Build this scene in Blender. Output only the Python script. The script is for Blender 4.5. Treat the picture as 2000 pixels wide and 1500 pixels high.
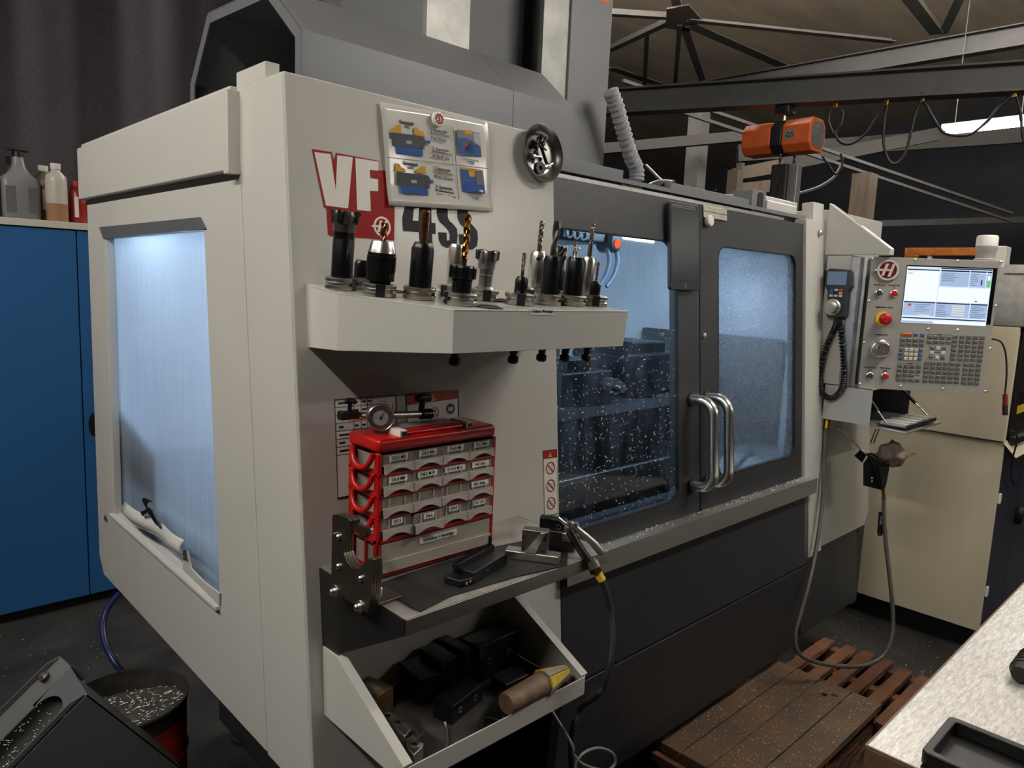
import bpy, bmesh, math, random
from mathutils import Vector, Matrix
V = Vector
random.seed(7)
for _o in list(bpy.data.objects):
    bpy.data.objects.remove(_o)
SC = bpy.context.scene
COL = SC.collection

# ---------------------------------------------------------------- camera
H = 1.75
FPX = 1426.0
RM = ((0.72443522, -0.0635385, 0.68640839),
      (-0.68802273, -0.12824067, 0.71426819),
      (0.04264194, -0.98970561, -0.13661799))
cam_d = bpy.data.cameras.new('camera')
cam_d.sensor_width = 36.0
cam_d.lens = FPX / 2000.0 * 36.0
cam_d.clip_start = 0.02
cam_d.clip_end = 100
cam = bpy.data.objects.new('camera', cam_d)
COL.objects.link(cam)
cam.matrix_world = Matrix(((RM[0][0], -RM[0][1], -RM[0][2], 0),
                           (RM[1][0], -RM[1][1], -RM[1][2], 0),
                           (RM[2][0], -RM[2][1], -RM[2][2], H),
                           (0, 0, 0, 1)))
SC.camera = cam

# ---------------------------------------------------------------- world, exposure
w = bpy.data.worlds.new('hall_air')
SC.world = w
w.use_nodes = True
w.node_tree.nodes['Background'].inputs[0].default_value = (0.55, 0.56, 0.60, 1)
w.node_tree.nodes['Background'].inputs[1].default_value = 0.03
SC.view_settings.view_transform = 'Standard'
SC.view_settings.look = 'None'
SC.view_settings.gamma = 1.0
SC.view_settings.exposure = 0.15
SC.view_settings.use_curve_mapping = False
TUBE = 98.0         # radiance of the hall's fluorescent tubes
LED = 95.0          # radiance of the work lights inside the machine
SC.cycles.max_bounces = 5
SC.cycles.diffuse_bounces = 3
SC.cycles.glossy_bounces = 3
SC.cycles.transparent_max_bounces = 10
SC.cycles.use_adaptive_sampling = True
SC.cycles.adaptive_threshold = 0.035
SC.cycles.sample_clamp_indirect = 6.0
SC.cycles.caustics_reflective = False
SC.cycles.caustics_refractive = False

# ---------------------------------------------------------------- survey: sight lines met with planes of the place
Y0, TILT = 1.34, 0.093          # machine front: Y = Y0 + TILT*(Z-H)
def ray(u, v):
    c = V(((u - 1000) / FPX, (v - 750) / FPX, 1.0))
    return V([sum(RM[i][j] * c[j] for j in range(3)) for i in range(3)])
def on_front(u, v, off=0.0):
    r = ray(u, v); s = (Y0 - off) / (r[1] - TILT * r[2])
    return V((r[0] * s, r[1] * s, r[2] * s + H))
def on_x(u, v, X):
    r = ray(u, v); s = X / r[0]; return V((X, r[1] * s, r[2] * s + H))
def on_y(u, v, Y):
    r = ray(u, v); s = Y / r[1]; return V((r[0] * s, Y, r[2] * s + H))
def on_z(u, v, Z):
    r = ray(u, v); s = (Z - H) / r[2]; return V((r[0] * s, r[1] * s, Z))
def at_d(u, v, d):
    r = ray(u, v); return V((r[0] * d, r[1] * d, r[2] * d + H))
def on_plane(u, v, o, n):
    r = ray(u, v); o = V(o); s = (o - V((0, 0, H))).dot(n) / r.dot(n)
    return V((r[0] * s, r[1] * s, r[2] * s + H))
def fy(z): return Y0 + TILT * (z - H)

# ---------------------------------------------------------------- materials
def lin(h):
    h = h.lstrip('#'); o = []
    for i in (0, 2, 4):
        c = int(h[i:i + 2], 16) / 255.0
        o.append(c / 12.92 if c <= 0.04045 else ((c + 0.055) / 1.055) ** 2.4)
    return (o[0], o[1], o[2], 1.0)
MATS = {}
def mat(name, col, rough=0.5, metal=0.0, var=0.0, vscale=20.0, bump=0.0, bscale=200.0, stretch=None, spec=0.5, emit=0.0, coat=0.0, rvar=0.0, col2=None):
    if name in MATS: return MATS[name]
    m = bpy.data.materials.new(name); m.use_nodes = True
    nt = m.node_tree; b = nt.nodes['Principled BSDF']
    c = lin(col) if isinstance(col, str) else col
    b.inputs['Base Color'].default_value = c
    b.inputs['Roughness'].default_value = rough
    b.inputs['Metallic'].default_value = metal
    b.inputs['Specular IOR Level'].default_value = spec
    if coat: b.inputs['Coat Weight'].default_value = coat; b.inputs['Coat Roughness'].default_value = 0.15
    if emit:
        b.inputs['Emission Color'].default_value = c; b.inputs['Emission Strength'].default_value = emit
    if var or bump or rvar:
        tc = nt.nodes.new('ShaderNodeTexCoord'); mp = nt.nodes.new('ShaderNodeMapping')
        nt.links.new(tc.outputs['Object'], mp.inputs['Vector'])
        if stretch: mp.inputs['Scale'].default_value = stretch
    if var or rvar:
        n = nt.nodes.new('ShaderNodeTexNoise'); n.inputs['Scale'].default_value = vscale
        n.inputs['Detail'].default_value = 6.0; n.inputs['Roughness'].default_value = 0.6
        nt.links.new(mp.outputs['Vector'], n.inputs['Vector'])
        if var:
            rp = nt.nodes.new('ShaderNodeValToRGB')
            rp.color_ramp.elements[0].position = 0.3; rp.color_ramp.elements[1].position = 0.72
            if col2:
                c2 = lin(col2) if isinstance(col2, str) else col2
                rp.color_ramp.elements[0].color = c2; rp.color_ramp.elements[1].color = c
            else:
                rp.color_ramp.elements[0].color = tuple(max(0, x * (1 - var)) for x in c[:3]) + (1,)
                rp.color_ramp.elements[1].color = tuple(min(1, x * (1 + var)) for x in c[:3]) + (1,)
            nt.links.new(n.outputs['Fac'], rp.inputs['Fac']); nt.links.new(rp.outputs['Color'], b.inputs['Base Color'])
        if rvar:
            mr = nt.nodes.new('ShaderNodeMapRange')
            mr.inputs['To Min'].default_value = max(0.03, rough - rvar); mr.inputs['To Max'].default_value = min(1, rough + rvar)
            nt.links.new(n.outputs['Fac'], mr.inputs['Value']); nt.links.new(mr.outputs['Result'], b.inputs['Roughness'])
    if bump:
        n2 = nt.nodes.new('ShaderNodeTexNoise'); n2.inputs['Scale'].default_value = bscale; n2.inputs['Detail'].default_value = 3.0
        nt.links.new(mp.outputs['Vector'], n2.inputs['Vector'])
        bp = nt.nodes.new('ShaderNodeBump'); bp.inputs['Strength'].default_value = bump; bp.inputs['Distance'].default_value = 0.002
        nt.links.new(n2.outputs['Fac'], bp.inputs['Height']); nt.links.new(bp.outputs['Normal'], b.inputs['Normal'])
    MATS[name] = m
    return m
def emis(name, col, s):
    if name in MATS: return MATS[name]
    m = bpy.data.materials.new(name); m.use_nodes = True; nt = m.node_tree
    nt.nodes.remove(nt.nodes['Principled BSDF'])
    e = nt.nodes.new('ShaderNodeEmission'); e.inputs[0].default_value = lin(col); e.inputs[1].default_value = s
    nt.links.new(e.outputs[0], nt.nodes['Material Output'].inputs[0])
    MATS[name] = m; return m

# ---------------------------------------------------------------- mesh building
def frame(o, x, y):
    x = V(x).normalized(); y = V(y); z = x.cross(y).normalized(); y = z.cross(x)
    m = Matrix((x, y, z)).transposed().to_4x4(); m.translation = V(o); return m
class MB:
    def __init__(s): s.v = []; s.f = []
    def add(s, vs, fs, M=None):
        k = len(s.v)
        s.v += [tuple(M @ V(p)) if M is not None else tuple(p) for p in vs]
        s.f += [tuple(i + k for i in f) for f in fs]; return s
    def box(s, a, b, M=None):
        x0, y0, z0 = a; x1, y1, z1 = b
        return s.add([(x0, y0, z0), (x1, y0, z0), (x1, y1, z0), (x0, y1, z0), (x0, y0, z1), (x1, y0, z1), (x1, y1, z1), (x0, y1, z1)],
                     [(0, 3, 2, 1), (4, 5, 6, 7), (0, 1, 5, 4), (1, 2, 6, 5), (2, 3, 7, 6), (3, 0, 4, 7)], M)
    def prism(s, poly, ext, M=None):
        n = len(poly); e = V(ext); a = [V(p) for p in poly]; b = [p + e for p in a]
        nrm = V((0, 0, 0))
        for i in range(n): nrm += a[i].cross(a[(i + 1) % n])
        fl = nrm.dot(e) > 0
        lo = tuple(range(n)); hi = tuple(range(n, 2 * n))
        fs = [tuple(reversed(lo)) if fl else lo, hi if fl else tuple(reversed(hi))]
        for i in range(n):
            j = (i + 1) % n
            fs.append((i, j, n + j, n + i) if fl else (j, i, n + i, n + j))
        return s.add(a + b, fs, M)
    def ring(s, outer, inner, ext, M=None):     # prism with a hole; both loops of equal length
        n = len(outer); e = V(ext)
        vs = [V(p) for p in outer] + [V(p) for p in inner]; vs = vs + [p + e for p in vs]
        fs = []
        for i in range(n):
            j = (i + 1) % n
            fs += [(i, j, n + j, n + i), (2 * n + j, 2 * n + i, 3 * n + i, 3 * n + j), (j, i, 2 * n + i, 2 * n + j), (n + i, n + j, 3 * n + j, 3 * n + i)]
        return s.add(vs, fs, M)
    def lathe(s, prof, M=None, n=20, a0=0.0, a1=2 * math.pi, cap=True):   # (r, z) about local z
        full = abs(a1 - a0 - 2 * math.pi) < 1e-6; m = n if full else n + 1; vs = []; fs = []
        for r, z in prof:
            for i in range(m):
                t = a0 + (a1 - a0) * i / n; vs.append((r * math.cos(t), r * math.sin(t), z))
        for k in range(len(prof) - 1):
            for i in range(n):
                j = (i + 1) % m
                fs.append((k * m + i, k * m + j, (k + 1) * m + j, (k + 1) * m + i))
        if full and cap:
            if prof[0][0] > 1e-6: fs.append(tuple(reversed(range(m))))
            if prof[-1][0] > 1e-6: fs.append(tuple(range((len(prof) - 1) * m, len(prof) * m)))
        return s.add(vs, fs, M)
    def tube(s, pts, r, n=8, closed=False):
        P = [V(p) for p in pts]; L = len(P); rs = r if isinstance(r, (list, tuple)) else [r] * L
        vs = []; fs = []; up = None
        for i in range(L):
            if closed: t = P[(i + 1) % L] - P[i - 1]
            else: t = P[min(i + 1, L - 1)] - P[max(i - 1, 0)]
            t.normalize()
            if up is None:
                up = V((0, 0, 1)) if abs(t.z) < 0.9 else V((1, 0, 0))
            a = t.cross(up)
            if a.length < 1e-5: a = t.cross(V((0, 1, 0.3)))
            a.normalize(); b = a.cross(t).normalized(); up = b
            for k in range(n):
                q = 2 * math.pi * k / n; vs.append(P[i] + (a * math.cos(q) + b * math.sin(q)) * rs[i])
        for i in range(L if closed else L - 1):
            j = (i + 1) % L
            for k in range(n):
                m = (k + 1) % n; fs.append((i * n + k, i * n + m, j * n + m, j * n + k))
        if not closed:
            fs.append(tuple(reversed(range(n)))); fs.append(tuple(range((L - 1) * n, L * n)))
        return s.add(vs, fs)
    def grid(s, fn, nu, nv, M=None):
        vs = [fn(i / nu, j / nv) for j in range(nv + 1) for i in range(nu + 1)]
        fs = [(j * (nu + 1) + i, j * (nu + 1) + i + 1, (j + 1) * (nu + 1) + i + 1, (j + 1) * (nu + 1) + i) for j in range(nv) for i in range(nu)]
        return s.add(vs, fs, M)
    def mesh(s, name, mt, smooth=None, fix=True):
        me = bpy.data.meshes.new(name); me.from_pydata(s.v, [], s.f); me.update()
        if fix:
            bm = bmesh.new(); bm.from_mesh(me); bmesh.ops.recalc_face_normals(bm, faces=bm.faces); bm.to_mesh(me); bm.free()
        if mt: me.materials.append(mt)
        if smooth is not None:
            for p in me.polygons: p.use_smooth = True
            me.set_sharp_from_angle(angle=math.radians(smooth))
        return me
    def build(s, name, mt, parent=None, bevel=0.0, smooth=None, seg=2, solid=0.0, base=None):
        o = bpy.data.objects.new(name, s.mesh(name, mt, smooth)); COL.objects.link(o)
        if parent is not None: attach(o, parent)
        elif base is not None:
            o.data.transform(Matrix.Translation(-V(base))); o.location = base
        if solid:
            q = o.modifiers.new('thickness', 'SOLIDIFY'); q.thickness = solid; q.offset = 0
        if bevel:
            q = o.modifiers.new('edges', 'BEVEL'); q.width = bevel; q.segments = seg; q.limit_method = 'ANGLE'; q.angle_limit = math.radians(35)
            if smooth is None:
                for p in o.data.polygons: p.use_smooth = True
                q2 = o.modifiers.new('normals', 'WEIGHTED_NORMAL'); q2.keep_sharp = True
        return o
def attach(o, parent):
    o.parent = parent
    m = Matrix.Identity(4); p = parent
    chain = []
    while p is not None: chain.append(p); p = p.parent
    for p in reversed(chain): m = m @ p.matrix_parent_inverse @ p.matrix_basis
    o.matrix_parent_inverse = m.inverted()
def tag(o, label, cat, group=None, kind=None):
    if label: o['label'] = label
    if cat: o['category'] = cat
    if group: o['group'] = group
    if kind: o['kind'] = kind
    return o
def thing(name, loc, label, cat, group=None):
    e = bpy.data.objects.new(name, None); COL.objects.link(e); e.location = loc; e.empty_display_size = 0.05
    return tag(e, label, cat, group)
def place(me, name, M, parent):
    o = bpy.data.objects.new(name, me); COL.objects.link(o); attach(o, parent); o.matrix_basis = M; return o
def struct(o): o['kind'] = 'structure'; return o
def circ(r, n=24, cx=0, cy=0, z=0, sx=1.0): return [(cx + sx * r * math.cos(2 * math.pi * i / n), cy + r * math.sin(2 * math.pi * i / n), z) for i in range(n)]
def rrect(x0, y0, x1, y1, r, n=5, z=0):
    o = []
    for cx, cy, a in ((x1 - r, y1 - r, 0), (x0 + r, y1 - r, 90), (x0 + r, y0 + r, 180), (x1 - r, y0 + r, 270)):
        for i in range(n + 1):
            t = math.radians(a + 90 * i / n); o.append((cx + r * math.cos(t), cy + r * math.sin(t), z))
    return o
def text(s, size, M, mt, parent, name='lettering', align='CENTER', ext=0.0002, bold=0.0, sx=1.0, shear=0.0, res=2):
    cu = bpy.data.curves.new(name, 'FONT'); cu.body = s; cu.size = size; cu.align_x = align; cu.align_y = 'CENTER'
    cu.extrude = ext; cu.offset = bold; cu.shear = shear; cu.resolution_u = res; cu.fill_mode = 'BOTH'
    t = bpy.data.objects.new(name + '_tmp', cu); COL.objects.link(t)
    dg = bpy.context.evaluated_depsgraph_get(); me = bpy.data.meshes.new_from_object(t.evaluated_get(dg))
    bpy.data.objects.remove(t); bpy.data.curves.remove(cu)
    me.transform(M @ Matrix.Diagonal((sx, 1, 1, 1)).to_4x4()); me.name = name
    me.materials.clear(); me.materials.append(mt)
    o = bpy.data.objects.new(name, me); COL.objects.link(o); attach(o, parent); return o
def spline(pts, n=8, closed=False):
    P = [V(p) for p in pts]; L = len(P); out = []
    for i in range(L if closed else L - 1):
        if closed: a, b, c, d = P[i - 1], P[i], P[(i + 1) % L], P[(i + 2) % L]
        else: a, b, c, d = P[max(i - 1, 0)], P[i], P[i + 1], P[min(i + 2, L - 1)]
        for k in range(n):
            t = k / n
            out.append(0.5 * ((2 * b) + (c - a) * t + (2 * a - 5 * b + 4 * c - d) * t * t + (3 * b - a - 3 * c + d) * t ** 3))
    if not closed: out.append(P[-1])
    return out
def helix(path, r, turns, n=12):
    # coil wound round a path (list of points)
    P = [V(p) for p in path]; L = len(P); out = []; N = int(turns * n); up = V((0, 0, 1))
    for i in range(N + 1):
        s = i / N * (L - 1); k = min(int(s), L - 2); p = P[k].lerp(P[k + 1], s - k); t = (P[k + 1] - P[k]).normalized()
        a = t.cross(up if abs(t.z) < 0.95 else V((1, 0, 0))).normalized()
        if i and a.dot(prev) < 0: a = -a
        prev = a
        b = t.cross(a); q = 2 * math.pi * i / n
        out.append(p + a * r * math.cos(q) + b * r * math.sin(q))
    return out

M_white = mat('machine_white_paint', '#c6c4bd', 0.17, bump=0.10, bscale=420, rvar=0.03, vscale=3, var=0.03)
M_char = mat('charcoal_powder_paint', '#2d2e31', 0.42, bump=0.25, bscale=900)
M_grey = mat('mid_grey_paint', '#6f7072', 0.40, bump=0.1, bscale=500)
M_steel = mat('brushed_stainless_steel', '#d2cec6', 0.36, 0.9, rvar=0.05, vscale=8)
M_steel2 = mat('machined_steel', '#c6c2ba', 0.34, 1.0, var=0.15, vscale=40)
M_chrome = mat('polished_steel', '#f0eeea', 0.25, 1.0)
M_galv = mat('galvanised_sheet', '#b4b2ad', 0.38, 1.0, var=0.18, vscale=25, rvar=0.1)
M_black = mat('black_oxide_steel', '#17171a', 0.34, 0.3, var=0.2, vscale=60)
M_blk = mat('black_plastic', '#101012', 0.45)
M_rub = mat('black_rubber', '#151515', 0.65)
M_dark = mat('dark_steel_base', '#222325', 0.55)  # plain dark steel for bases, feet and legs
M_red = mat('red_plastic', '#b3120f', 0.32, var=0.06, vscale=8)
M_decred = mat('red_vinyl', '#941512', 0.5, spec=0.2)
M_decwht = mat('white_vinyl', '#e8e4da', 0.35)
M_decblk = mat('dark_vinyl', '#232428', 0.5, spec=0.2)
M_ink = mat('black_ink', '#121212', 0.6)
M_paper = mat('white_label_paper', '#e9e7df', 0.55)
M_orange = mat('orange_enamel', '#d8632a', 0.38, var=0.14, vscale=18)
M_cream = mat('cream_enamel', '#e6dbbd', 0.42, var=0.10, vscale=1.5, stretch=(2, 2, 0.7))  # vertical colour streaks stand for dirt and for painted reflections
M_blue = mat('blue_cabinet_enamel', '#2b629a', 0.42, bump=0.05, bscale=500)
M_brass = mat('brass', '#b58a3c', 0.3, 1.0)

# ================================================================ hall: floor, walls, roof
def floor_mat():
    m = bpy.data.materials.new('oily_dark_floor'); m.use_nodes = True; nt = m.node_tree; b = nt.nodes['Principled BSDF']
    tc = nt.nodes.new('ShaderNodeTexCoord')
    n = nt.nodes.new('ShaderNodeTexNoise'); n.inputs['Scale'].default_value = 3.0; n.inputs['Detail'].default_value = 9; n.inputs['Roughness'].default_value = 0.7
    nt.links.new(tc.outputs['Object'], n.inputs['Vector'])
    r = nt.nodes.new('ShaderNodeValToRGB'); r.color_ramp.elements[0].color = lin('#1b1a19'); r.color_ramp.elements[1].color = lin('#3a3835')
    r.color_ramp.elements[0].position = 0.35; r.color_ramp.elements[1].position = 0.7
    nt.links.new(n.outputs['Fac'], r.inputs['Fac']); nt.links.new(r.outputs['Color'], b.inputs['Base Color'])
    mr = nt.nodes.new('ShaderNodeMapRange'); mr.inputs['To Min'].default_value = 0.35; mr.inputs['To Max'].default_value = 0.8
    nt.links.new(n.outputs['Fac'], mr.inputs['Value']); nt.links.new(mr.outputs['Result'], b.inputs['Roughness'])
    bp = nt.nodes.new('ShaderNodeBump'); bp.inputs['Strength'].default_value = 0.3; bp.inputs['Distance'].default_value = 0.004
    nt.links.new(n.outputs['Fac'], bp.inputs['Height']); nt.links.new(bp.outputs['Normal'], b.inputs['Normal'])
    return m
M_floor = floor_mat()
struct(MB().box((-8, -9, -0.1), (18, 12, 0)).build('floor', M_floor))
M_wall = mat('dark_blue_grey_wall', '#4d4f57', 0.8, var=0.2, vscale=1.2)
M_ceil = mat('brown_roof_lining', '#c9b8a2', 0.75, var=0.22, vscale=1.1, stretch=(0.5, 3, 1))
M_wallw = mat('pale_hall_wall', '#605e5b', 0.8, var=0.08, vscale=1.5)
struct(MB().box((-8, 11.8, 0), (18, 12, 7)).build('wall_back', M_wall))
struct(MB().box((17.8, -9, 0), (18, 11.8, 7)).build('wall_right', M_wall))
struct(MB().box((-8, -9, 0), (-7.8, 11.8, 7)).build('wall_left', M_wallw))
struct(MB().box((-7.8, -9, 0), (17.8, -8.8, 7)).build('wall_front', M_wallw))
# pitched roof lining, ridge along X
cl = MB()
for (ya, za, yb, zb) in ((-9, 4.7, 3.2, 6.1), (3.2, 6.1, 12, 4.9)):
    cl.prism([(-8, ya, za), (18, ya, za), (18, yb, zb), (-8, yb, zb)], (0, 0, 0.12))
struct(cl.build('ceiling', M_ceil))

M_beam = mat('grey_structural_steel', '#4c4b4a', 0.55, 0.2, var=0.15, vscale=6)
M_bar = mat('dark_bracing_steel', '#7c7a78', 0.6, 0.0, var=0.15, vscale=6)
M_dbar = mat('dusty_dark_steel', '#454341', 0.6)
def bar(p, q, wd, ht, mt, name, label, cat='beam', group=None, parent=None, prof='box'):
    p, q = V(p), V(q); d = (q - p); L = d.length; d.normalize()
    side = d.cross(V((0, 0, 1)));
    if side.length < 1e-3: side = V((1, 0, 0))
    side.normalize(); up = side.cross(d)
    M = Matrix((d, side, up)).transposed().to_4x4(); M.translation = p
    mb = MB()
    if prof == 'I':
        t = 0.012
        mb.box((0, -wd / 2, -ht / 2), (L, wd / 2, -ht / 2 + t), M); mb.box((0, -wd / 2, ht / 2 - t), (L, wd / 2, ht / 2), M)
        mb.box((0, -t / 2, -ht / 2 + t), (L, t / 2, ht / 2 - t), M)
    elif prof == 'L':
        t = 0.012
        mb.box((0, -wd / 2, -ht / 2), (L, wd / 2, -ht / 2 + t), M); mb.box((0, -wd / 2, -ht / 2 + t), (L, -wd / 2 + t, ht / 2), M)
    else:
        mb.box((0, -wd / 2, -ht / 2), (L, wd / 2, ht / 2), M)
    o = mb.build(name, mt, parent)
    if parent is None: tag(o, label, cat, group)
    return o
# roof beam that runs towards the back, upper right
A0 = on_z(1511, 148, 4.5)
bar(A0 + V((0.35, -5.2, 0.03)), A0 + V((-0.3, 9.0, -0.05)), 0.14, 0.22, M_beam, 'roof_beam', 'long grey steel roof beam above the crane arm, upper right', prof='I')
# swinging crane arm
U = V((-0.383, 0.924, 0)).normalized()
B0 = at_d(1532, 180, 4.75)
bar(B0 - U * 4.6, B0 + U * 6.5, 0.13, 0.17, M_beam, 'crane_beam', 'long steel crane beam carrying the orange hoist', prof='I')
# bracing star below the roof
ZB = 4.85
hub = on_z(1330, 35, ZB)
tag(MB().prism([on_z(u, v, ZB) for u, v in ((1302, 18), (1345, 10), (1372, 40), (1345, 62), (1300, 55))], (0, 0, 0.015)).build('roof_junction', mat('roof_junction_brown', '#8a7d6e', 0.7)),
    'brown roof junction where the bracing bars meet', 'plate')  # stands for the ceiling junction, coloured like the roof lining
brace = [((1345, 36), (1745, 78), 0.10, 'thin dark bar running right from the roof junction'),
         ((1350, 46), (1545, 132), 0.16, 'thick dark bar slanting down right from roof junction'),
         ((1328, 45), (1318, 172), 0.06, 'slim upright bar below the roof junction'),
         ((1336, 48), (1376, 165), 0.10, 'bar slanting steeply down right from roof junction'),
         ((1315, 32), (1190, 24), 0.09, 'level bar running left from the roof junction'),
         ((1308, 40), (1190, 96), 0.10, 'bar slanting down left from the roof junction'),
         ((1264, 62), (1258, 186), 0.06, 'short slim bar left of the roof junction'),
         ((1325, 22), (1310, -60), 0.10, 'bar rising from the roof junction out of view'),
         ((1192, 130), (1320, 172), 0.16, 'thick dark bar beside grey column cover under roof'),
         ((1830, 62), (1735, -60), 0.14, 'dark roof bar crossing above the long beam, left one'),
         ((1842, 62), (1900, -60), 0.10, 'dark roof bar crossing above the long beam, right one')]
for i, (a, b, wd, lb) in enumerate(brace):
    bar(on_z(a[0], a[1], ZB + 0.01 * i), on_z(b[0], b[1], ZB + 0.01 * i), wd, 0.06, M_bar, 'bracing_bar', lb, 'bar', prof='L')
# lower hall framing seen over the machine
def post(u, v0, v1, d, wd, mt, name, label, cat='post'):
    p = at_d(u, v0, d); q = at_d(u, v1, d); q = V((p.x, p.y, q.z))
    tag(MB().box((p.x - wd / 2, p.y - wd / 2, 0), (p.x + wd / 2, p.y + wd / 2, p.z)).build(name, mt), label, cat)
M_wood2 = mat('weathered_timber', '#564a3e', 0.7, var=0.25, vscale=6, stretch=(6, 6, 0.6))
post(1368, 200, 400, 9.5, 0.20, M_bar, 'steel_column', 'round-edged grey steel column far behind the machine', 'column')
post(1437, 333, 400, 6.5, 0.10, M_wood2, 'timber_post', 'short brown timber post behind the machine top', 'post')
post(1690, 340, 425, 8.0, 0.20, M_wood2, 'timber_column', 'brown timber column behind the white pendant cover', 'column')
# cable rail running down to the right
rail = thing('cable_rail', at_d(1320, 222, 6.0), 'twin cable rail slanting down to the right behind hoist', 'rail')
ra, rb = at_d(1215, 180, 6.6), at_d(1975, 432, 9.5)
for dz in (0, 0.10):
    bar(ra + V((0, 0, dz)), rb + V((0, 0, dz)), 0.03, 0.03, M_dbar, 'rail_tube', '', parent=rail)
bar(at_d(1705, 437, 11), at_d(2600, 413, 11), 0.09, 0.09, M_beam, 'wall_pipe', 'pale horizontal pipe along the far right wall', 'pipe')
bar(at_d(700, 334, 9), at_d(1500, 262, 9), 0.12, 0.12, M_dbar, 'cross_beam', 'dark horizontal beam behind the orange hoist', 'beam')
bar(at_d(1490, 330, 9.5), at_d(1830, 262, 9.5), 0.10, 0.16, M_dbar, 'tie_beam', 'dark tie beam rising to the right under lit tube', 'beam')
bar(at_d(1440, 300, 10), at_d(2500, 229, 10), 0.10, 0.22, M_dbar, 'purlin_beam', 'grey beam behind the glowing fluorescent tube', 'beam')
# brown panels stored on a rack behind the machine
rk = thing('board_rack', at_d(1470, 345, 7.5), 'brown boards lying on a rack behind the hoist chain', 'rack')
for k, (v0, v1) in enumerate(((318, 342), (350, 372), (378, 398))):
    a = at_d(1445, v0 + 8, 7.5); b = at_d(1530, v0 - 8 + k * 6, 7.5); c = at_d(1445, v1 + 8, 7.5); d = at_d(1530, v1 - 6 + k * 6, 7.5)
    MB().prism([a, b, d, c], (0.05, 0.12, 0)).build('board', M_wood2, rk)
    if k == 2:
        for q in (c, d): MB().box((q.x + 0.02, q.y + 0.03, 0), (q.x + 0.08, q.y + 0.09, at_d(1445, 318, 7.5).z)).build('rack_post', M_dbar, rk)

# ---- lamps of the hall, with unseen ones added for the roof
M_tube = emis('lit_fluorescent_tube', '#fff9f0', TUBE)
M_house = mat('white_lamp_housing', '#d8d8d4', 0.5)
def lamp(p, d, L, label, r=0.019, n=2, hw=0.08):
    p = V(p); d = V(d).normalized(); s = d.cross(V((0, 0, 1))).normalized()
    t = thing('fluorescent_lamp', p, label, 'lamp', 'fluorescent lamps of the hall')
    M = Matrix((d, s, V((0, 0, 1)))).transposed().to_4x4(); M.translation = p
    MB().box((-L / 2 - 0.03, -hw, 0.03), (L / 2 + 0.03, hw, 0.08), M).build('housing', M_house, t)
    for k in range(n):
        y = (k - (n - 1) / 2) * 0.08
        MB().tube([p + d * (-L / 2) + s * y, p + d * (L / 2) + s * y], r, 10).build('tube', M_tube, t)
    for e in (-1, 1):
        q = p + d * (e * L * 0.4) + V((0, 0, 0.08))
        zc = 6.1 - 1.4 * abs(q.y - 3.2) / 12.2 if q.y < 3.2 else 6.1 - 1.2 * (q.y - 3.2) / 8.8
        MB().tube([q, V((q.x, q.y, zc - 0.02))], 0.005, 6).build('hanger', M_bar, t)
ta, tb = on_z(1848, 259, 3.6), on_z(2010, 241, 3.6)
lamp((ta + tb) / 2, tb - ta, (tb - ta).length, 'lit fluorescent tube far right beyond the crane beam', r=0.022, n=1)
for x, lb in ((4.2, 'single-tube lamp behind the viewer, left of two'), (7.8, 'single-tube lamp behind the viewer, right of two')):
    lamp((x, -2.6, 3.1), (1, 0, 0), 1.5, lb, n=1)
for y, lb in ((0.7, 'twin-tube lamp left of the viewer'), (2.5, 'twin-tube lamp left of the machine')):
    lamp((-1.1, y, 3.4), (0, 1, 0), 1.5, lb)
lamp((3.0, -0.2, 3.45), (1, 0, 0), 1.5, 'twin-tube lamp above the pale work table')
for x, y, z, lb in ((6.5, 3.0, 4.8, 'added unseen tube lamp high above the orange hoist'), (4.6, 3.9, 4.8, 'added unseen tube lamp high above the machine column'), (8.4, 1.0, 4.8, 'added unseen tube lamp high up at the right'), (7.4, 2.2, 5.0, 'added unseen tube lamp high above the cable rail'), (5.6, 5.0, 5.2, 'added unseen tube lamp highest, behind the machine column'), (10.6, 0.9, 5.0, 'open tube lamp high up at the far right')):  # unseen lamps added to brighten the roof; far right one follows its glare
    lamp((x, y, z), (0, 1, 0), 1.5, lb, n=2, hw=0.02)

# ================================================================ the milling machine
XS = 0.68
mach = thing('milling_machine', (XS, fy(0.7), 0), 'white and charcoal machining center with lit windows and twin sliding doors', 'machine')
FUP = V((0, TILT, 1)).normalized(); FN = V((0, -1, TILT)).normalized()
def pf(x, z, off=0.0): return V((x, fy(z), z)) + FN * off
ZB0, ZT0 = 0.67, 2.135
# front panel (white, bears the lettering)
MB().prism([pf(XS, ZB0), pf(1.433, ZB0), pf(1.433, ZT0), pf(XS, ZT0)], -FN * 0.008).build('front_panel', M_white, mach, bevel=0.004)
# corner post on the side
cp = MB()
cp.prism([(XS, fy(ZB0) + 0.0085, ZB0), (XS, fy(ZT0) + 0.0085, ZT0), (XS, fy(ZT0) + 0.215, ZT0), (XS, fy(ZB0) + 0.215, ZB0)], (0.05, 0, 0))
cp.build('corner_post', M_white, mach, bevel=0.003)
MB().box((XS + 0.004, 1.462, ZT0 + 0.0005), (XS + 0.035, 1.60, ZT0 + 0.034)).build('corner_cap', M_white, mach, bevel=0.002)
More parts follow.
